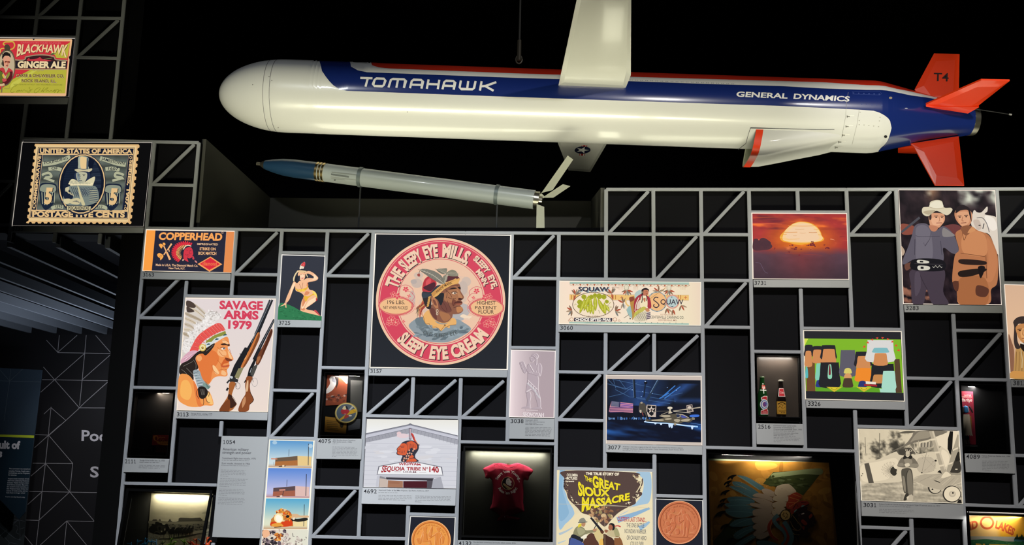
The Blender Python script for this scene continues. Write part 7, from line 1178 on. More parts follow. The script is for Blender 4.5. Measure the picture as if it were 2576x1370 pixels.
sheet('paper_slip', [818.5, 1047, 873, 1053, 870, 1090.5, 816, 1085], .040, .003, a, PRINT, 'yellow printed paper at the bottom of the patch case', 'paper')
for l, n, c, lb in (([906 - 24, 956, 912, 957, 909, 1035, 881, 1036], 'felt_card', '3a3a36', 'grey blank card at the upper right of the patch case'), ([876, 1053, 907, 1053, 905, 1078, 876, 1082], 'grey_card', '4c4d52', 'small grey card at the lower right of the patch case')):
    q = pr(l); b = MB(); b.hexa([U(x, y, .042) for x, y in q], [U(x, y, .042) + Vector((0, .003, 0)) for x, y in q]); tag(b.build(n, mat(n, c, .7)), lb, 'card')
PC = U(871, 1038, .02); r = empty('cloth_patch', PC, 'round blue embroidered patch with yellow rim and red rider in a case', 'patch')
b = MB(); n = 40; px = [U(870.8 + 28.4*math.cos(6.2832*q/n), 1037.8 + 25.6*math.sin(6.2832*q/n) - 1.5*math.cos(6.2832*q/n), .022) for q in range(n)]; b.prism(px, Vector((0, .006, 0))); b.build('backing_cloth', mat('patch_cloth', 'a8924a', .9, bump=.3, bscale=300), r)
a = Art(800, 925, 7.608); a.e('b9a050', 540, 858, 214, 194, -4, n=48); a.e('e0cf8a', 540, 858, 204, 184, -4, n=48); a.e('5e6a76', 540, 858, 186, 168, -4, n=48)
a.p('e0b030', [395, 990, 540, 880, 640, 800, 700, 782, 732, 800, 735, 845, 640, 880, 560, 900, 500, 960, 440, 1000]); a.l('7a5a1a', 4, [660, 800, 690, 830, 730, 835]); a.p('c9ccc8', [590, 800, 650, 730, 690, 740, 610, 820]); [a.l('4a4e56', 4, [610 + 14*k, 800 - 14*k, 624 + 14*k, 806 - 14*k]) for k in range(5)]
a.b('b8323c', [440, 850, 450, 800, 520, 780, 590, 810, 590, 850, 540, 890, 470, 880]); a.b('e9d8a8', [465, 780, 500, 730, 530, 730, 545, 785, 500, 795]); a.b('2a2c34', [525, 720, 560, 740, 575, 780, 545, 790]); a.b('b8463a', [500, 950, 530, 890, 580, 905, 590, 930, 520, 970]); a.b('efe8d8', [590, 900, 640, 900, 645, 920, 600, 925]); a.l('4a5560', 5, [400, 870, 470, 850]); a.l('e8dcc8', 9, [500, 880, 540, 880])
a.build('embroidery', PRINT, r, Y=.0215, dz=.00006)
area('case_lamp', U(868, 945, .012), U(868, 1060, .035), 1.2, .2, .01, (1, .95, .88))
# ---------------------------------------------------------------- case with stagecoach photograph and toy figures
Q = [312, 1222, 540, 1227.5, 512, 1400, 284, 1400]
r, yb = case('glass case at lower left with desert photograph and small toy figures', Q, rim=11, back=mat('case_grey', '45443c', .8), bar=False)
b = MB(); b.tube([U(328, 1232, .02), U(536, 1239, .02)], .006, 8); b.build('light_bar', mat('light_bar_black', '060607', 0.35), r)
a = Art(295, 1210, 8.561); MQ = [381, 1238.2, 536, 1241, 518, 1400, 364, 1400]
def C_(g, w_=1): return '%02x%02x%02x' % (int(g), int(g*.955), int(g*.79))
def des(u, v):
    n = nz(u*6, v*16, 4, 4); m = nz(u*30, v*46, 2, 3)
    if v < .56: g = 206 + 10*n - 24*max(0, 1 - abs(v - .38)*9)*(1 - u*.4) + 8*u
    else: g = 128 + (v - .56)*170 + 42*m + 20*n
    return g, g*.955, g*.79
a.field([735, 240, 2060, 265, 1990, 1420, 640, 1420], 70, 70, des)
a.b(C_(150), [680, 850, 900, 845, 1100, 865, 1300, 870, 1500, 850, 1840, 845, 2010, 880, 2010, 940, 680, 900]); a.p(C_(84), [1270, 870, 1318, 850, 1322, 800, 1360, 782, 1600, 792, 1790, 780, 1810, 806, 1832, 806, 1836, 842, 1920, 855]); a.p(C_(84), [1080, 868, 1112, 840, 1130, 806, 1142, 806, 1152, 840, 1190, 868]); a.p(C_(96), [750, 850, 772, 818, 850, 816, 856, 850, 872, 850, 878, 820, 886, 850, 902, 850, 906, 810, 926, 808, 940, 858]); a.b(C_(170), [1820, 690, 1900, 650, 2010, 660, 1960, 700])
for k in range(150): x = R.uniform(700, 2000); y = R.uniform(920, 1060); a.e(C_(R.choice((70, 90, 60, 110))), x, y, R.uniform(10, 34), R.uniform(4, 10), R.uniform(-8, 8), n=7)
a.b(C_(196), [1640, 1080, 1990, 1030, 1980, 1110, 1500, 1160]); a.l(C_(84), 26, [1100, 1240, 1500, 1170, 1980, 1085], True, 14); a.l(C_(70), 16, [900, 1240, 1400, 1200, 1700, 1140], True)
D0_ = C_(34); a.b(D0_, [680, 1010, 740, 950, 750, 915, 810, 920, 820, 880, 860, 872, 960, 900, 1080, 940, 1130, 1020, 1120, 1070, 1060, 1080, 1040, 1130, 900, 1140, 760, 1110, 690, 1070]); a.b(C_(58), [860, 960, 1040, 970, 1020, 1070, 900, 1100]); a.b(C_(180), [970, 905, 1030, 910, 1020, 935, 975, 925]); a.b(C_(24), [890, 985, 930, 980, 930, 1040, 895, 1050]); a.e(C_(190), 955, 1076, 14, 16); a.b(C_(170), [1015, 1015, 1040, 1020, 1030, 1060, 1015, 1055]); a.b(D0_, [1050, 940, 1070, 905, 1090, 940, 1080, 1000]); a.ring(C_(110), 850, 1160, 84, 80, 9); a.ring(C_(110), 1060, 1190, 70, 70, 9); a.b(C_(50), [1090, 1060, 1180, 1010, 1200, 1040, 1120, 1130])
for x, y, s_ in ((1190, 1010, 1.2), (1290, 1010, 1.1), (1370, 1010, 1.05), (1450, 1015, 1.0), (1530, 1010, .95), (1600, 1010, .75)): a.b(D0_, [x - 60*s_, y + 80*s_, x - 30*s_, y + 10*s_, x + 20*s_, y - 20*s_, x + 50*s_, y - 10*s_, x + 30*s_, y + 40*s_, x + 40*s_, y + 90*s_, x - 30*s_, y + 100*s_]); [a.l(D0_, 14*s_, [x + o_*s_, y + 80*s_, x + (o_ - 10)*s_, y + 190*s_], False, 7*s_) for o_ in (-40, -10, 25)]
for x in (1075, 1550, 1630): a.b(D0_, [x - 12, 1000, x - 8, 960, x + 12, 955, x + 16, 1000])
sheet('backdrop_photograph', MQ, .044, .003, a, PRINT, 'tan photograph of stagecoach and buttes at back of lower left case', 'photograph')
# toy riders and fighters: skinned stick figures a few centimetres tall
def toy_mesh(name, pose):
    bm = bmesh.new(); sk = bm.verts.layers.skin.verify(); V = []
    for x, z, y, rr in pose['v']: v = bm.verts.new((x, y, z)); v[sk].radius = (rr, rr); V.append(v)
    for i_, j_ in pose['e']: bm.edges.new((V[i_], V[j_]))
    V[0][sk].use_root = True
    me = bpy.data.meshes.new(name); bm.to_mesh(me); bm.free(); o = bpy.data.objects.new(name, me); S.collection.objects.link(o); o.modifiers.new('skin', 'SKIN').branch_smoothing = .6; o.modifiers.new('sub', 'SUBSURF').levels = 1
    dg = bpy.context.evaluated_depsgraph_get(); m2 = bpy.data.meshes.new_from_object(o.evaluated_get(dg)); bpy.data.objects.remove(o); m2.polygons.foreach_set('use_smooth', [True]*len(m2.polygons)); return m2
FIG = {'v': [(0, .026, 0, .005), (0, .036, 0, .006), (.001, .042, 0, .0026), (.002, .048, 0, .0048), (-.005, .013, 0, .003), (-.010, 0, .001, .0028), (.007, .014, 0, .003), (.012, 0, -.001, .0028), (-.009, .036, -.003, .0026), (-.018, .042, -.004, .0022), (.009, .036, -.003, .0026), (.017, .030, -.006, .0022), (-.026, .044, -.004, .0014), (.024, .029, -.006, .0012)], 'e': [(0, 1), (1, 2), (2, 3), (0, 4), (4, 5), (0, 6), (6, 7), (1, 8), (8, 9), (1, 10), (10, 11), (9, 12), (11, 13)]}
AIM = {'v': [(0, .022, 0, .005), (.001, .034, 0, .006), (.002, .040, 0, .0026), (.003, .046, 0, .0048), (-.008, .012, 0, .0032), (-.012, 0, 0, .0028), (.009, .016, 0, .003), (.010, 0, 0, .0028), (.010, .036, -.003, .0025), (.020, .038, -.003, .0022), (.034, .039, -.003, .0012), (.008, .032, .003, .0025), (.016, .036, .001, .002)], 'e': [(0, 1), (1, 2), (2, 3), (0, 4), (4, 5), (0, 6), (6, 7), (1, 8), (8, 9), (9, 10), (1, 11), (11, 12)]}
HRS = {'v': [(0, .030, 0, .009), (-.016, .031, 0, .009), (.014, .033, 0, .008), (.024, .046, 0, .0045), (.034, .043, 0, .0032), (-.020, .015, .003, .0032), (-.024, 0, .003, .0026), (-.012, .015, -.003, .0032), (-.012, 0, -.003, .0026), (.018, .018, .003, .003), (.026, .008, .003, .0024), (.012, .016, -.003, .003), (.013, 0, -.003, .0024), (-.026, .028, 0, .003), (-.032, .014, 0, .002), (0, .046, 0, .005), (.001, .056, 0, .0055), (.002, .066, 0, .0046), (.010, .054, -.004, .0025), (.018, .062, -.004, .002)], 'e': [(0, 1), (0, 2), (2, 3), (3, 4), (1, 5), (5, 6), (1, 7), (7, 8), (2, 9), (9, 10), (2, 11), (11, 12), (1, 13), (13, 14), (0, 15), (15, 16), (16, 17), (16, 18), (18, 19)]}
TM = {k: toy_mesh('toy_' + k, p) for k, p in (('fighter', FIG), ('rifleman', AIM), ('rider', HRS))}
shelf = U(420, 1386, .02).z
b = MB(); xa, xb_ = U(286, 1392, .02).x + .03, U(512, 1392, .02).x - .03; b.box(xa, xb_, .012, .048, shelf - .008, shelf); tag(b.build('toy_shelf', mat('shelf_sand', '8f7f5a', .8)), 'narrow shelf under the toy figures in the lower left case', 'shelf')
TC = {'blue': mat('toy_blue', '2f86b8', .4), 'green': mat('toy_green', '7fae3a', .4), 'orange': mat('toy_orange', 'e2562a', .4), 'red': mat('toy_red', 'b8342a', .4), 'dark': mat('toy_dark_green', '3f5a2c', .4), 'light': mat('toy_light_blue', '6fa8d8', .4)}
TOYS = [('rifleman', 'blue', 331, 1365, .93, 1, 'leftmost blue plastic toy figure aiming along the shelf'), ('rifleman', 'blue', 343, 1357, 1.1, 0, 'second blue plastic toy figure from the left'), ('rider', 'blue', 364, 1354, 1.05, 0, 'tall blue plastic toy rider nearest the left edge of the photograph'), ('fighter', 'blue', 380, 1358, 1.0, 0, 'blue plastic toy figure between the blue rider and the rightmost blue figure'), ('rifleman', 'light', 394, 1357, 1.05, 1, 'light blue plastic toy figure, rightmost of the blue group'),
        ('fighter', 'dark', 408, 1362, .8, 1, 'small dark green plastic toy figure left of the green rider'), ('rider', 'green', 430, 1354, 1.12, 0, 'bright green plastic toy rider in the middle of the shelf'), ('fighter', 'green', 463, 1357, 1.0, 0, 'slim green plastic toy figure right of the green rider'), ('fighter', 'red', 479, 1361, .85, 0, 'small red plastic toy figure beside the orange rider'), ('rider', 'orange', 494, 1356, 1.2, 1, 'large orange plastic toy rider at the right'), ('fighter', 'light', 508, 1355, 1.05, 0, 'light blue plastic toy figure right of the orange rider'), ('rider', 'orange', 519, 1351, 1.0, 0, 'orange plastic toy rider at the right end of the shelf')]
for k, (kind, c, px, py, s_, flip, lb) in enumerate(TOYS):
    me = TM[kind].copy(); me.materials.append(TC[c]); o = bpy.data.objects.new({'rifleman': 'toy_soldier', 'fighter': 'toy_fighter', 'rider': 'toy_rider'}[kind], me); S.collection.objects.link(o)
    p = U(px, py, .022); hgt = (.0655 if kind == 'rider' else .049)*s_; o.scale = (s_*(-1 if flip else 1), s_*.75, max(.5, (p.z - shelf + .008)/(.0655 if kind == 'rider' else .049))); o.location = (p.x, .024 + .006*(k % 2), shelf + .0005)
    tag(o, lb, 'toy figure', 'toy figures in the lower left case')
strip_light('case_lamp', [370, 1228, 540, 1232, 512, 1400, 340, 1400], .6, (1, .97, .84), .022)
# ---------------------------------------------------------------- case with the red baby shirt
Q = [1160.5, 1115, 1394.5, 1120, 1391, 1361, 1151.5, 1356]
r, yb = case('large glass case with red baby shirt lit from above', Q, rim=9, back=mat('case_olive', '3a3a32', .75, var=.08, bscale=60), bar=False)
b = MB(); b.tube([U(1174, 1130, .016), U(1381, 1135.5, .016)], .007, 8); b.build('light_bar', mat('light_bar_black', '060607', 0.35), r)
strip_light('case_lamp', Q, 2.4, (1, .98, .84), .02, 14)
SH_ = Art(1145, 1100, 5.075); outl = [355, 400, 380, 380, 440, 355, 490, 330, 580, 322, 640, 335, 690, 348, 740, 335, 800, 322, 870, 345, 940, 375, 995, 415, 990, 445, 950, 490, 935, 540, 920, 548, 878, 535, 870, 560, 872, 700, 868, 830, 888, 945, 820, 960, 740, 990, 690, 1000, 835, 1030, 800, 1060, 740, 1045, 690, 1055, 610, 1060, 530, 1065, 545, 1030, 570, 1000, 540, 975, 440, 910, 470, 840, 485, 720, 480, 600, 468, 540, 440, 515, 420, 525, 385, 518, 380, 470]
pp = [(1145 + x/5.075, 1100 + y/5.075) for x, y in pr(outl)]; cen = U(1276, 1235, .02)
r = empty('baby_shirt', U(1276, 1310, .02), 'dark red baby bodysuit with white lettering hanging in the large lit case', 'baby shirt')
# cloth body: puffed front and back sheets from the traced outline, each with real depth
bm = bmesh.new(); vs_ = [bm.verts.new(U(x, y, .030)) for x, y in pp]; [bm.faces.new([vs_[i] for i in t]) for t in tessellate_polygon([[Vector((x, y, 0)) for x, y in pp]])]
for _ in range(4): bmesh.ops.subdivide_edges(bm, edges=[e for e in bm.edges if e.calc_length() > .012], cuts=1); bmesh.ops.triangulate(bm, faces=bm.faces)
bmesh.ops.recalc_face_normals(bm, faces=bm.faces); bd = [v.co.copy() for v in bm.verts if v.is_boundary]
def puff(v):
    d_ = min((v - q).length for q in bd); return .013*min(1, d_/.035)**.6 + .0016*math.sin(v.x*90 + v.z*26)*min(1, d_/.02)
def shirt_y(p): return .030 - puff(p)
gm = bmesh.ops.duplicate(bm, geom=bm.faces[:] + bm.edges[:] + bm.verts[:]); dup_v = [g_ for g_ in gm['geom'] if isinstance(g_, bmesh.types.BMVert)]
ds = set(dup_v)
for v in bm.verts:
    q = puff(v.co); v.co.y = .030 - q if v not in ds else .030 + q*.5
bmesh.ops.remove_doubles(bm, verts=bm.verts, dist=.0002); bmesh.ops.recalc_face_normals(bm, faces=bm.faces)
me = bpy.data.meshes.new('bodysuit'); bm.to_mesh(me); bm.free(); me.materials.append(mat('red_cotton', '8f1a33', .85, spec=.2, bump=.15, bscale=500)); me.polygons.foreach_set('use_smooth', [True]*len(me.polygons)); o = bpy.data.objects.new('bodysuit', me); link(o, r); o.matrix_parent_inverse = r.matrix_basis.inverted()
a = SH_; a.l('6e1226', 4, [500, 335, 510, 400, 480, 440], True); a.l('7a162c', 5, [600, 335, 640, 375, 690, 385, 740, 370, 790, 330], True); a.l('b8344e', 3, [600, 345, 640, 388, 690, 398, 745, 382, 795, 340], True); a.l('6e1226', 4, [870, 350, 870, 420, 890, 470], True); a.l('6e1226', 4, [490, 330, 560, 360, 520, 400], True); a.l('6e1226', 3, [450, 890, 560, 985, 680, 1000, 800, 950, 880, 930], True); a.l('c06a74', 3, [565, 995, 640, 990, 760, 1010, 830, 1030], True); a.l('6e1226', 3, [388, 500, 440, 505, 468, 525]); a.l('6e1226', 3, [880, 520, 930, 535])
a.arc('efe9e6', "Start 'em Young...", 676, 590, 142, 160, 8, 34, .024); a.arc('efe9e6', "Raise 'em Right!", 672, 585, 138, 207, 334, 34, .024, True)
a.e('d8bf8a', 674, 583, 82, 84, n=40); a.e('3a1018', 674, 583, 76, 78, n=40); a.e('7a1c32', 690, 583, 60, 68, n=32); a.b('17131a', [605, 600, 612, 540, 640, 510, 680, 505, 660, 530, 650, 570, 640, 610]); a.b('f2efec', [650, 550, 662, 525, 690, 520, 705, 545, 722, 560, 718, 575, 712, 590, 720, 605, 700, 615, 680, 605, 665, 600, 650, 580]); a.l('17131a', 5, [672, 548, 690, 543]); a.l('17131a', 4, [700, 590, 716, 592]); a.b('d8bf8a', [610, 590, 630, 585, 660, 610, 720, 650, 680, 660, 640, 630]); a.l('17131a', 4, [620, 615, 680, 650]); a.b('e8d9c0', [660, 332, 694, 334, 694, 347, 664, 346]); a.e('d9c0bc', 631, 1010, 7, 8)
def on_shirt(x, y, z): p = U(x, y, .018); q = shirt_y(Vector((p.x, .030, p.z))); return (p.x, q - .0006 - z, p.z)
SH_.subdiv(4).build('printed_design', PRINT, r, fn=on_shirt, dz=.0001)
# ---------------------------------------------------------------- case with two bottles
Q = [1897.5, 887, 2016.5, 889.5, 2020, 1067, 1901.5, 1063]
case('glass case with two soda bottles to the left of the bright illustration', Q, rim=5, back=mat('case_brown', '3a322c', .35, var=.3, bscale=9), bar=False)
def bottle(name, px, pyt, pyb, prof, glass, label, parts):
    top, bot = U(px, pyt, .032), U(px, pyb, .032); h = top.z - bot.z; r = empty(name, bot, label, 'bottle'); n = 32
    def ring_(zz, rr): return [Vector((bot.x + rr*math.cos(6.2832*q/n), .032 + rr*.62*math.sin(6.2832*q/n), bot.z + zz*h)) for q in range(n)]
    def rev(nm, pf, m, smooth=True):
        vs = []; fs = []
        for zz, rr in pf: vs += ring_(zz, rr*h)
        for k in range(len(pf) - 1):
            for q in range(n): fs.append((k*n + q, k*n + (q+1) % n, (k+1)*n + (q+1) % n, (k+1)*n + q))
        fs += [tuple(reversed(range(n))), tuple(range((len(pf)-1)*n, len(pf)*n))]; return clean(mesh(nm, vs, fs, m, r), 45)
    rev('glass_body', prof, glass); parts(rev)
    def rad_(zz):
        for (z0, r0_), (z1, r1_) in zip(prof, prof[1:]):
            if zz <= z1: return (r0_ + (r1_ - r0_)*(zz - z0)/max(1e-6, z1 - z0))*h
        return prof[-1][1]*h
    def on(x, y, z):
        p = U(x, y, .02); zz = max(0, min(1, (p.z - bot.z)/h)); rr = rad_(zz) + .0008; dx = max(-rr*.985, min(rr*.985, p.x - bot.x)); return (bot.x + dx, .032 - math.sqrt(rr*rr - dx*dx)*.62 - z, p.z)
    return r, on
gg = mat('green_glass', '123a16', .08, spec=.8, coat=.6); cg = mat('dark_cola_glass', '1a1210', .06, spec=.8, coat=.6)
pf1 = [(0, .115), (.02, .135), (.3, .14), (.48, .135), (.62, .105), (.74, .066), (.9, .052), (.96, .050), (.965, .060), (1, .058)]
def p1(rev): rev('bottle_lip', [(.975, .061), (.995, .062), (1.005, .05)], mat('lip_green', '5a6a4a', .15, coat=.5))
r, on = bottle('green_bottle', 1919.3, 947, 1046, pf1, gg, 'green glass soda bottle with red numeral one on its label', p1)
a = Art(1890, 880, 7.207); a.p('d8493f', [188, 630, 262, 632, 262, 702, 190, 704]); a.t('f2e6e0', '7up', 196, 690, 256, 690, 44, .03); a.l('ece8e2', 14, [160, 725, 285, 728]); a.l('ece8e2', 16, [220, 690, 225, 790]); a.e('f4f0ea', 212, 612, 12, 14); a.p('efe6e0', [170, 860, 230, 830, 292, 832, 290, 1075, 308, 1090, 308, 1168, 165, 1168, 168, 1095, 190, 1080, 225, 1075, 222, 900, 172, 900]); a.p('c8323a', [185, 866, 235, 840, 282, 842, 282, 1090, 298, 1098, 298, 1158, 176, 1158, 178, 1102, 228, 1090, 230, 888, 188, 888]); a.e('eeecea', 232, 985, 78, 92, n=36); a.e('6a86c0', 232, 985, 66, 78, n=36); a.e('eeecea', 232, 985, 50, 60, n=30); a.b('7a4a8c', [205, 960, 240, 935, 275, 960, 270, 1010, 235, 1030, 205, 1005]); a.e('4a62b0', 262, 970, 12, 22)
for q, s_ in enumerate(('NCAA', 'FINALIST')): a.t('f2e0dc', s_, 205 - 10*q, 1124 + q*24, 272 + 10*q, 1124 + q*24, 14, .004)
a.subdiv(2).build('label', INK, r, fn=on, dz=.00008)
pf2 = [(0, .105), (.02, .122), (.12, .128), (.38, .126), (.46, .128), (.56, .108), (.68, .084), (.8, .062), (.9, .05), (.93, .048), (.935, .056), (.96, .056)]
def p2(rev): rev('bottle_cap', [(.955, .074), (.965, .076), (.985, .07), (1.0, .03)], mat('cap_pale', 'c9c4b4', .35, .4))
r, on = bottle('dark_bottle', 1966.3, 954.5, 1047, pf2, cg, 'dark cola bottle with gold label and pale cap beside the green bottle', p2)
a = Art(1890, 880, 7.207); a.p('efe0dc', [505, 692, 595, 692, 620, 845, 490, 842]); a.p('c8323a', [512, 700, 588, 700, 610, 836, 502, 833]); a.t('f2dcd8', 'Coke', 515, 786, 598, 790, 36, .01, .1); a.p('c09038', [455, 930, 640, 935, 638, 1165, 468, 1160]); a.l('3a2a14', 16, [482, 980, 550, 948, 622, 982], True); [a.l('4a3418', 6, l, True) for l in ([500, 1040, 530, 980, 570, 1000, 600, 980], [490, 1050, 520, 1020, 560, 1060, 610, 1030], [540, 970, 560, 1010, 550, 1050])]; [a.l('4a3418', 7, [490 + 10*q, 1090 + 22*q, 625 - 10*q, 1094 + 22*q]) for q in range(2)]; [a.e('4a3418', 545 + 28*q, 1137, 8, 8) for q in range(3)]
a.subdiv(2).build('label', INK, r, fn=on, dz=.00008)
zs = U(1950, 1047, .03).z; b = MB(); b.box(U(1903, 1050, .03).x + .012, U(2018, 1050, .03).x - .014, .012, .050, zs - .006, zs - .0006); tag(b.build('bottle_shelf', mat('shelf_black', '141416', .3)), 'black shelf under the two soda bottles', 'shelf')
area('case_lamp', U(1955, 897, .012), U(1955, 1020, .04), .75, .2, .012, (1, .95, .85))
# ---------------------------------------------------------------- big case with the painted profile
Q = [1775, 1133, 2154, 1139, 2174, 1400, 1781, 1400]
case('largest glass case, at lower right, holding a painted canvas', Q, rim=5, bar=False)
a = Art(1770, 1125, 5.5925); PQ = [1782, 1152.5, 2085, 1163, 2110, 1400, 1788, 1400]; a.p('8f6426', [60, 140, 1780, 200, 1900, 1540, 90, 1540])
for k in range(120): x = R.uniform(80, 1800); y = R.uniform(200, 1400); a.e(R.choice(('9a6d2c', '855c22', 'a27632', '7a521e', '936828')), x, y, R.uniform(30, 120), R.uniform(16, 60), R.uniform(0, 180), n=9)
a.p('9aa68a', [70, 145, 1770, 190, 1772, 208, 70, 180]); a.b('ad7c34', [740, 200, 1000, 225, 1030, 275, 900, 315, 760, 310]); a.p('6e4a1e', [1760, 200, 1800, 205, 1920, 1540, 1860, 1540])
a.p('363d20', [970, 345, 1680, 310, 1620, 400, 1400, 672, 1300, 620, 830, 510]); a.b('76805a', [980, 360, 1200, 335, 1500, 300, 1660, 300, 1650, 380, 1400, 375, 1100, 410, 960, 420]); a.p('3a4024', [140, 1315, 420, 985, 560, 1000, 540, 1300, 400, 1540, 140, 1540]); a.l('a9803c', 5, [830, 512, 975, 345]); a.b('3a4024', [740, 1290, 920, 1250, 900, 1300, 780, 1400]); 
for k in range(30): a.e(R.choice(('2d341a', '424a2a', '50583a')), R.uniform(900, 1450), R.uniform(400, 560), R.uniform(20, 60), R.uniform(8, 18), R.uniform(-10, 10), n=8)
FB = (([470, 390, 620, 420, 850, 560, 800, 600, 700, 540, 560, 450], 0), ([410, 480, 560, 500, 780, 640, 740, 660, 560, 560, 440, 540], 0), ([365, 545, 560, 570, 780, 680, 700, 720, 480, 620], 0), ([330, 720, 420, 690, 620, 700, 720, 760, 640, 800, 420, 800], 0), ([300, 800, 380, 780, 560, 800, 700, 830, 600, 850, 380, 850], 0), ([300, 880, 420, 850, 720, 860, 740, 930, 560, 985, 380, 960], 0), ([370, 1080, 470, 1010, 640, 990, 740, 1000, 700, 1080, 540, 1110, 400, 1115], 0), ([420, 1230, 520, 1150, 700, 1090, 740, 1140, 640, 1200, 480, 1290], 0), ([440, 1370, 560, 1280, 720, 1210, 740, 1250, 620, 1330, 500, 1400], 0))
for l, _ in FB: a.b('a9824a', [v + (4 if q % 2 else -3) for q, v in enumerate(l)]); a.b('4a6a70', l); a.l('5f838a', 8, [l[0] + 40, l[1] + 20, (l[0] + l[6])/2, (l[1] + l[7])/2 - 6, l[6] - 20, l[7] - 10], True)
for x, y, s_ in ((400, 410, 1), (345, 488, .9), (345, 535, .55), (305, 625, 1), (280, 735, .8), (255, 800, .9), (240, 920, 1.15), (305, 1100, 1.05), (370, 1295, .8)): a.b('17140f', [x + 65*s_, y - 25*s_, x, y - 22*s_, x - 55*s_, y + 10*s_, x - 62*s_, y + 50*s_, x - 20*s_, y + 20*s_, x, y + 46*s_, x + 20*s_, y + 12*s_])
for l in ([820, 590, 900, 580, 1010, 640, 990, 690, 860, 660], [780, 640, 960, 700, 980, 760, 850, 720, 690, 680], [680, 710, 840, 720, 970, 780, 950, 820, 800, 790], [660, 780, 800, 790, 970, 820, 960, 860, 800, 850, 670, 820], [720, 870, 960, 850, 960, 920, 740, 960, 690, 930], [700, 980, 960, 930, 980, 990, 760, 1060, 690, 1040], [720, 1080, 960, 1000, 960, 1060, 800, 1150, 700, 1140], [730, 1170, 900, 1090, 900, 1150, 760, 1240, 700, 1230], [740, 1250, 900, 1180, 920, 1230, 800, 1290]): a.b('6d563c', [v + 6 for v in l]); a.b('9c8a78', l)
for l in ([1000, 650, 1010, 590, 1040, 540, 1130, 520, 1220, 530, 1300, 610, 1280, 650, 1200, 670, 1100, 700], [980, 740, 990, 690, 1080, 670, 1190, 690, 1200, 750, 1080, 760], [970, 830, 980, 780, 1100, 750, 1190, 790, 1150, 830, 1040, 850], [960, 920, 980, 870, 1080, 830, 1150, 860, 1100, 920, 1000, 960]): a.b('6d512e', [v + (4 if q % 2 else -5) for q, v in enumerate(l)]); a.b('ac9a82', l)
a.b('b0a088', [1030, 550, 1120, 515, 1210, 520, 1280, 600, 1220, 640, 1150, 590, 1080, 600]); a.b('8c3322', [1200, 680, 1300, 630, 1385, 690, 1330, 760, 1250, 850, 1180, 860, 1160, 800, 1190, 740]); [a.l('b07a3c', 6, l) for l in ([1210, 700, 1350, 740], [1250, 650, 1380, 700], [1190, 770, 1300, 775], [1200, 840, 1340, 745])]; a.b('7a2a20', [1230, 870, 1320, 770, 1440, 750, 1480, 795, 1360, 870, 1240, 930]); [a.l('1d1a16', 7, l) for l in ([1260, 860, 1300, 790, 1330, 830], [1370, 775, 1440, 770], [1270, 900, 1380, 830])]; a.b('5f8a86', [1370, 830, 1390, 810, 1420, 815, 1390, 835]); a.b('5f8a86', [1270, 900, 1300, 870, 1320, 880, 1280, 910]); a.l('17140f', 14, [1480, 800, 1320, 880, 1240, 960])
a.b('2c1a1c', [1300, 900, 1450, 830, 1460, 880, 1530, 920, 1575, 1040, 1580, 1065, 1540, 1070, 1560, 1090, 1530, 1110, 1470, 1140, 1470, 1190, 1492, 1200, 1470, 1260, 1440, 1275, 1340, 1240, 1350, 1160, 1380, 1100, 1330, 1000]); a.b('17140f', [1200, 1040, 1250, 960, 1310, 920, 1330, 1020, 1370, 1120, 1340, 1180, 1360, 1220, 1280, 1215, 1220, 1140]); a.b('17140f', [1250, 1210, 1340, 1240, 1330, 1330, 1310, 1270, 1280, 1310]); [a.l('8a6a3a', 7, l, True) for l in ([1250, 950, 1320, 1040, 1370, 1120, 1330, 1165, 1250, 1150], [1215, 1030, 1260, 1120, 1310, 1160], [1220, 1160, 1280, 1220, 1350, 1225])]; [a.b('8a3524', l) for l in ([1480, 960, 1520, 930, 1530, 960, 1490, 1000], [1370, 1040, 1400, 1010, 1460, 1070, 1420, 1090], [1380, 1110, 1420, 1110, 1410, 1160])]; a.b('d8d0c0', [1370, 935, 1405, 918, 1415, 930, 1385, 940]); a.l('0e0c0a', 10, [1350, 915, 1410, 900])
a.l('8c3322', 60, [1060, 990, 960, 1040, 920, 1130, 960, 1240, 1050, 1300], True, 40); a.l('a9824a', 8, [1000, 960, 960, 1050, 940, 1130, 980, 1230, 1060, 1290], True); a.l('4a6a70', 56, [1050, 950, 990, 1010, 1030, 1090, 1130, 1180, 1160, 1280, 1100, 1370], True, 46); a.l('8c3322', 40, [1110, 1080, 1180, 1200, 1180, 1300, 1120, 1400], True); a.l('4a6a70', 62, [1130, 1040, 1200, 1150, 1240, 1270, 1190, 1400], True); a.b('4a6a70', [750, 1320, 900, 1310, 1060, 1370, 1040, 1420, 800, 1400])
a.e('17140f', 1152, 952, 78, 80, n=36); a.e('b09258', 1152, 952, 66, 70, n=36); [a.e('5d4720', 1152 + dx, 952 + dy, 12, 9, n=8) for dx, dy in ((-26, -30), (12, -28), (-20, 14), (20, 24), (28, -6), (-36, -6), (2, 38))]
for k in range(60): a.e(R.choice(('a89a80', '5a4424', 'b8a88c')), R.uniform(400, 1400), R.uniform(380, 1300), R.uniform(2, 9), R.uniform(1, 4), R.uniform(0, 180), n=6)
sheet('painted_canvas', PQ, .040, .008, a, INK, 'large ochre canvas painted with shouting profile in blue feather bonnet', 'painting', '5a3f1c')
area('case_lamp', U(1940, 1146, .016), U(1940, 1300, .04), 3.4, .6, .012, (1, .93, .8))
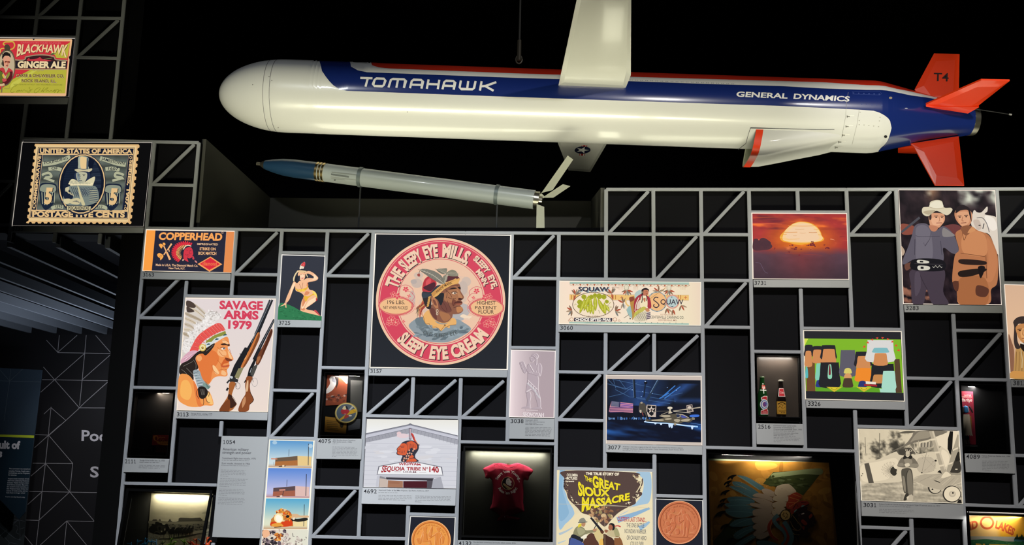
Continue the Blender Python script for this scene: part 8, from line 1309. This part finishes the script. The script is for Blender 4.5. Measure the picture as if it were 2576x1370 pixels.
# ---------------------------------------------------------------- case with the doll
Q = [2412, 959, 2536, 962, 2547, 1140.5, 2422, 1137]
case('dark glass case with a doll in blue top and fringed skirt', Q, rim=4, bar=False)
a = Art(2400, 955, 7.2125); a.p('8f2438', [90, 150, 420, 150, 420, 1230, 90, 1230]); a.t('c9a8a0', 'NATIVE', 180, 290, 308, 292, 24, .008); a.t('c9a8a0', 'AMERICAN', 130, 320, 318, 322, 24, .008); a.t('d9c0ba', 'Barbie', 140, 390, 326, 392, 56, .014, .1)
sheet('doll_box_card', [2417.5, 983, 2447.5, 984.5, 2455.5, 1118, 2424.5, 1117.5], .044, .003, a, PRINT, 'crimson card standing behind the doll', 'card')
zs = U(2438, 1119, .02).z; b = MB(); b.box(U(2423.5, 1119, .02).x, U(2458, 1119, .02).x, .014, .046, zs - .008, zs); tag(b.build('doll_stand', mat('stand_white', 'd8d4c8', .4)), 'small white plinth under the doll', 'stand')
DZ_ = .026
def dp(x, y, dy=0): v = U(2400 + x/7.2125, 955 + y/7.2125, DZ_); return Vector((v.x, DZ_ + dy, v.z))
DOLL = empty('doll', Vector((dp(225, 1180).x, DZ_, zs)), 'small doll with black hair, blue top, cream fringed skirt and white boots', 'doll')
def skin_part(name, chains, m, sub=2):
    bm = bmesh.new(); sk = bm.verts.layers.skin.verify(); first = None
    for ch in chains:
        pv = None
        for p, rr in ch:
            v = bm.verts.new(p) if not isinstance(p, int) else p; v[sk].radius = (rr, rr*.85)
            if first is None: first = v
            if pv: bm.edges.new((pv, v))
            pv = v
    first[sk].use_root = True; bmesh.ops.remove_doubles(bm, verts=bm.verts, dist=1e-5)
    me = bpy.data.meshes.new(name); bm.to_mesh(me); bm.free(); o = bpy.data.objects.new(name, me); S.collection.objects.link(o); o.modifiers.new('skin', 'SKIN'); o.modifiers.new('sub', 'SUBSURF').levels = sub
    m2 = bpy.data.meshes.new_from_object(o.evaluated_get(bpy.context.evaluated_depsgraph_get())); bpy.data.objects.remove(o); m2.materials.append(m); m2.polygons.foreach_set('use_smooth', [True]*len(m2.polygons)); o = bpy.data.objects.new(name, m2); link(o, DOLL); o.matrix_parent_inverse = DOLL.matrix_basis.inverted(); return o
px_ = 1/7.2125/397
SKN = mat('doll_skin', 'c07a4c', .4); hp, nk, hd = dp(225, 640), dp(205, 455), dp(208, 385)
skin_part('body', [[(hp, 44*px_), (dp(222, 560), 36*px_), (dp(212, 490), 46*px_), (nk, 16*px_), (dp(206, 420), 26*px_), (hd, 36*px_), (dp(207, 350), 30*px_)], [(dp(212, 490), 46*px_), (dp(160, 500, -.002), 15*px_), (dp(160, 590, -.006), 12*px_), (dp(210, 628, -.010), 10*px_), (dp(250, 630, -.012), 9*px_)], [(dp(212, 490), 46*px_), (dp(285, 490), 15*px_), (dp(318, 560, -.003), 12*px_), (dp(345, 612, -.006), 10*px_), (dp(385, 624, -.008), 8*px_)], [(hp, 44*px_), (dp(202, 800), 26*px_), (dp(202, 1010), 19*px_), (dp(205, 1100), 16*px_)], [(hp, 44*px_), (dp(248, 800), 26*px_), (dp(250, 1010), 19*px_), (dp(255, 1100), 16*px_)]], SKN)
skin_part('top', [[(dp(225, 605), 46*px_), (dp(220, 560), 44*px_), (dp(214, 500), 56*px_), (dp(208, 466), 34*px_)]], mat('doll_blue', '3a84c0', .6))
skin_part('sleeve', [[(dp(172, 485), 20*px_), (dp(158, 540, -.003), 21*px_), (dp(160, 600, -.006), 18*px_)]], mat('doll_dark_sleeve', '2a1518', .7)); skin_part('sleeve', [[(dp(272, 470), 18*px_), (dp(300, 520, -.002), 19*px_), (dp(335, 600, -.005), 15*px_)]], mat('doll_dark_sleeve', '2a1518', .7))
n = 28; vs = []; fs = []
for k, (x, y, rr) in enumerate(((224, 625, 50), (226, 700, 58), (230, 800, 68), (236, 900, 74), (240, 955, 80), (242, 1010, 84))):
    c_ = dp(x, y)
    for q in range(n): an = 6.2832*q/n; w_ = rr*(1 + (.10 if q % 2 and k == 5 else 0) + .03*math.sin(an*5)*k/4)*px_; vs.append(c_ + Vector((math.cos(an)*w_, math.sin(an)*w_*.6, (-.002 if q % 2 and k == 5 else .003 if k == 5 else 0))))
for k in range(5):
    for q in range(n): fs.append((k*n + q, k*n + (q+1) % n, (k+1)*n + (q+1) % n, (k+1)*n + q))
o = clean(mesh('fringed_skirt', vs, fs, mat('doll_cream', 'b5ab98', .8), DOLL), 70)
for x0, x1 in ((200, 205), (248, 256)): skin_part('legging', [[(dp(x0, 1005), 24*px_), (dp(x1, 1085), 21*px_)]], mat('doll_denim', '2f5f94', .7)); skin_part('boot', [[(dp(x1 - 2, 1082), 26*px_), (dp(x1 + 8, 1140), 24*px_), (dp(x1 + 22, 1166, -.004), 20*px_)]], mat('doll_boot', 'cfc8ba', .6))
skin_part('hair', [[(dp(200, 345, .002), 48*px_), (dp(160, 360, .004), 36*px_), (dp(150, 430, .006), 26*px_), (dp(150, 520, .006), 20*px_)], [(dp(200, 345, .002), 48*px_), (dp(240, 360, .004), 34*px_), (dp(250, 420, .006), 18*px_)]], mat('doll_hair', '0d0a0a', .35))
skin_part('shawl', [[(dp(300, 650, .004), 18*px_), (dp(312, 780, .004), 15*px_), (dp(318, 915, .004), 11*px_)]], mat('doll_ochre', 'b08a3a', .8)); skin_part('bead_trim', [[(dp(232, 480, -.012), 6*px_), (dp(250, 540, -.012), 7*px_), (dp(262, 590, -.011), 7*px_)]], mat('doll_white', 'd8d4cc', .6))
for x, y in ((165, 375), (266, 405)): skin_part('hair_ornament', [[(dp(x - 8, y + 20, -.008), 8*px_), (dp(x + 10, y - 24, -.008), 10*px_)]], mat('doll_white', 'd8d4cc', .6))
a = Art(2400, 955, 7.2125); a.l('3a1f18', 4, [190, 380, 204, 378]); a.l('3a1f18', 4, [218, 378, 232, 380]); a.l('a83a3a', 5, [205, 424, 222, 424])
a.build('painted_face', PRINT, DOLL, fn=lambda x, y, z: (U(x, y, DZ_).x, DZ_ - 33*px_*.9 - .0006, U(x, y, DZ_).z))
area('case_lamp', U(2450, 972, .01), U(2436, 1070, .03), 1.0, .1, .012, (1, .95, .88))
# ---------------------------------------------------------------- butter label case cut off by the lower right corner
Q = [2432, 1277, 2660, 1284, 2668, 1420, 2440, 1420]
r, yb = case('glass case at the lower right corner with yellow butter label', Q, rim=4, bar=False)
b = MB(); b.tube([U(2434, 1292, .014), U(2660, 1298, .014)], .0075, 8); b.build('light_bar', mat('light_bar_black', '060607', 0.35), r)
b = MB(); b.hexa([U(2433, 1286, .012), U(2660, 1292.5, .012), U(2660, 1294, .012), U(2433, 1287.5, .012)], [U(2433, 1286, .016), U(2660, 1292.5, .016), U(2660, 1294, .016), U(2433, 1287.5, .016)]); b.build('light_tube', mat('tube_glow', 'ffffff', .5, emit='fff4e8', est=1.1), r)
a = Art(2425, 1265, 13.05); BQ = [2434, 1294.5, 2672, 1303, 2680, 1420, 2440, 1420]
a.field([110, 380, 3200, 470, 3200, 1110, 160, 1090], 20, 12, lambda u, v: mixc(mixc((232, 196, 120), (232, 170, 60), u*2.2), (236, 200, 130) if u < .35 else (232, 176, 40), v)); a.p('b9bcb4', [160, 1080, 3200, 1120, 3200, 1290, 160, 1240]); a.b('2f7a4e', [150, 1500, 170, 1230, 480, 1190, 760, 1180, 1090, 1210, 1400, 1250, 1980, 1260, 3200, 1300, 3200, 1700]); a.p('4d8a9a', [1640, 1180, 3200, 1220, 3200, 1275, 1640, 1250])
for k in range(50): a.e(R.choice(('276a44', '3a8a58', '1f5a3a', '5a9a54')), R.uniform(180, 2000), R.uniform(1230, 1420), R.uniform(20, 60), R.uniform(6, 16), n=8)
for k in range(16): x = 1680 + 24*k + R.uniform(-8, 8); h = R.uniform(80, 210); a.p('16281e', [x - 34, 1190, x, 1190 - h, x + 34, 1190]); a.p('1f3a28', [x - 26, 1160, x, 1190 - h*.9, x + 26, 1160])
OR = 'c0562a'; a.ring(OR, 757, 640, 234, 222, 66, n=60)
for d, c in ((8, 'e89a4a'), (0, OR)): a.wave(c, 'LAND', [-240+d, 1110+d, 150+d, 900+d, 460+d, 790+d], [-260+d, 860+d, 100+d, 660+d, 440+d, 560+d], .045); a.wave(c, 'LAKES', [1020+d, 800+d, 1340+d, 925+d, 1610+d, 1060+d], [1060+d, 570+d, 1400+d, 680+d, 1690+d, 860+d], .045)
a.ring('c9a04a', 1740, 940, 20, 20, 5); a.t('f0d060', 'BUTTER', 380, 1560, 1900, 1620, 230, .04)
sheet('butter_label', BQ, .036, .006, a, PRINT, 'yellow and green printed butter label in the corner case', 'label', 'c9a868')
area('case_lamp', U(2520, 1299, .014), U(2520, 1400, .036), 1.1, .42, .012, (1, .96, .86))
# ================================================================ the neighbouring gallery seen through the opening on the left
MY = 6.3
b = MB(); zt_m = 2.95; b.box(-9, U(283, 1100, MY).x, MY, MY + .12, 0, zt_m); struct(b, 'wall_left', mat('mural_black', '17161a', .7))
b = MB(); b.box(-9, -2.5, .35, MY + .4, 3.5, 3.56); struct(b, 'ceiling_left', DARK)
b = MB(); b.box(U(330, 900, .5).x - .02, U(330, 900, .5).x + .02, .5, 8.9, 0, 3.5); struct(b, 'wall_left_side', RETURN)
sl = mat('slat_grey', '6f747c', .7); sd = Vector((-.1550, .9879, 0)).normalized(); sn = Vector((sd.y, -sd.x, 0))
for k in range(10):
    p0 = Vector((-3.04 - .345*k, 0.0, 2.78)); s0 = .12; q0 = p0 + sd*(s0/sd.y); q1 = p0 + sd*((6.15)/sd.y); t_ = sn*.016; up_ = Vector((0, 0, .085))
    b = MB(); b.hexa([q0 - t_ + up_, q0 + t_ + up_, q0 + t_, q0 - t_], [q1 - t_ + up_, q1 + t_ + up_, q1 + t_, q1 - t_])
    o = b.build('ceiling_slat', sl); tag(o, ('grey ceiling slat nearest the lattice wall, first of ten', 'second grey ceiling slat from the lattice wall', 'third grey ceiling slat from the lattice wall', 'fourth grey ceiling slat from the lattice wall', 'fifth grey ceiling slat from the lattice wall', 'sixth grey ceiling slat from the lattice wall', 'seventh grey ceiling slat from the lattice wall', 'eighth grey ceiling slat from the lattice wall', 'ninth grey ceiling slat from the lattice wall', 'tenth grey ceiling slat from the lattice wall, lowest in view')[k], 'ceiling slat', 'ceiling slats in the left gallery')
a = Art(0, 840, 7.806); c = 'a9a6aa'
for l in ([910, 115, 1135, 358], [1165, 20, 1135, 358], [1515, 22, 1135, 358], [1135, 362, 2190, 380], [1695, 22, 1665, 375, 1615, 900, 1565, 1400], [1880, 25, 2190, 380, 2235, 432], [2190, 385, 2145, 910], [1660, 380, 1075, 895, 800, 1140], [2185, 390, 1615, 895], [830, 893, 2190, 915], [855, 645, 1075, 895, 1460, 1330], [2145, 915, 1680, 1330], [2145, 915, 2180, 962]): a.l(c, 12, l)
a.at(0, 1080, 4.724)
for l in ([420, 60, 575, 65], [410, 215, 575, 68, 720, -60], [582, 0, 540, 400, 500, 740, 465, 1075, 430, 1375], [580, 68, 865, 400, 830, 740], [390, 398, 865, 403], [370, 550, 540, 405], [545, 405, 830, 740, 1120, 1085], [350, 733, 1160, 748, 1185, 776], [330, 890, 498, 740], [825, 745, 465, 1075], [312, 1073, 465, 1077], [1158, 750, 1125, 1090, 1095, 1400], [1150, 1090, 795, 1084, 480, 1370], [795, 1088, 765, 1390], [800, 1090, 1035, 1375], [285, 1250, 390, 1375]): a.l(c, 7.5, l)
a.at(0, 840, 7.806); a.l(c, 12, [1460, 1330, 1560, 1445]); a.l(c, 12, [1680, 1330, 1562, 1445]); a.l(c, 12, [1562, 1445, 2130, 1448]); a.l(c, 10, [1000, 1440, 1290, 1690]); a.l(c, 10, [985, 1460, 1000, 1440, 860, 1570]); a.l(c, 12, [1562, 1450, 1290, 1700, 960, 1990])
a.at(0, 1080, 4.724); a.l(c, 7, [610, -270, 582, 0])
a.t('e8e4ea', 'Poc', 968, 130, 1262, 138, 122, .022); a.t('e8e4ea', 'Sl', 1072, 562, 1216, 566, 122, .022)
o = a.build('mural_lines', PRINT, bpy.data.objects['wall_left'], Y=MY - .001, clip=[0, 840, 283, 840, 247, 1400, -30, 1400], dz=.0004)
BY = 5.6; bn = empty('banner', U(40, 1300, BY), 'dark blue hanging banner with yellow-green stripe and white lettering at lower left', 'banner')
out = [-140, 918, 105.5, 930, 63.5, 1287, 47.5, 1306, -140, 1110]; b = MB(); b.prism([U(x, y, BY) for x, y in pr(out)], Vector((0, .015, 0))); b.build('cloth', mat('banner_navy', '30404e', .8, bump=.1, bscale=90), bn)
a = Art(0, 840, 7.806); c = '5c6870'
for l in ([-400, 900, 190, 922, 820, 938], [0, 700, 185, 915], [207, 680, 190, 920, 130, 1330, 80, 1700], [450, 680, 190, 920]): a.l(c, 9, l)
a.at(0, 1080, 4.724); a.p('1d3240', [-600, 70, 415, 90, 300, 990, 225, 1065, -600, 200]); a.p('cfe03a', [-600, 40, 418, 70, 416, 98, -600, 70])
a.t('f0eef2', 'ult of', -8, 220, 240, 226, 84, .05); a.t('f0eef2', 's', -24, 320, 24, 324, 86, .05)
for y, s_ in ((470, 'This connection was touted even'), (497, 'including Thomas. Fought wars ag'), (521, 'Confederacy, and as Virginians di'), (544, 'for centuries.')): a.t('dfe2e6', s_, 108 - (y - 470)*.13, y, (372 if y < 540 else 200), y + 4, 15, .006)
for q, s_ in enumerate(('Virginia’s harsh treatment of Indian', 'them from celebrating Pocahontas', 'example, Virginia hosted a nationa', 'most famous ancestor. But soon it', 'the country’s most restrictive raci', 'elite Virginians boast of their India', 'science of racial purity, said even', 'make them no longer white?')): y = 588 + q*24; a.t('dfe2e6', s_, 94 - q*3, y, (358 - q*2.4 if q < 7 else 298), y + 4, 15, .006)
a.t('dfe2e6', 'It turns out they found a way.', 66, 803, 298, 809, 15, .006)
a.build('banner_print', PRINT, bn, Y=BY - .0006, clip=out, dz=.0004)
b = MB(); b.prism([U(x, y, BY + .25) for x, y in pr([-60, 1190, 74, 1190, 55, 1400, -60, 1400])], Vector((0, .02, 0))); mp = tag(b.build('map_panel', mat('map_teal', '343c3e', .8)), 'dark teal wall panel with pale street map lines below the blue banner', 'panel')
a = Art(0, 1080, 4.724)
for l in ([-50, 900, 80, 990, 180, 1030], [95, 910, 80, 1010, 70, 1180], [0, 1260, 220, 1070], [0, 1150, 60, 1200, 180, 1290, 250, 1310], [80, 1150, 110, 1190], [110, 1120, 170, 1100, 225, 1080, 240, 1240, 236, 1310], [180, 1130, 215, 1160, 195, 1220, 225, 1240], [0, 1020, 70, 1060], [60, 1280, 110, 1340, 100, 1370], [160, 1060, 300, 1090], [120, 1340, 210, 1360], [10, 860, 30, 880], [240, 1180, 300, 1160]): a.l('6e7880', 5, l, True)
a.build('street_lines', PRINT, mp, Y=BY + .2494, clip=[-60, 1190, 74, 1190, 55, 1400, -60, 1400], dz=.0004)
# the gallery's own spots, hidden under its ceiling, and an added fill below the slats
spot('gallery_spot', (-3.9, 3.4, 2.72), (-5.2, 6.3, 1.3), 130, (1, .96, 1), 70, .8, .04)
spot('banner_spot', (-5.6, 3.6, 2.7), (-5.7, 5.6, 1.35), 60, (.9, .96, 1), 60, .8, .04)
area('gallery_glow', (-4.8, 4.2, 1.3), (-4.8, 4.2, 3), 46, .8, 1.6, (.75, .85, 1))  # added unseen lamp at mid height, brightens the slats from below
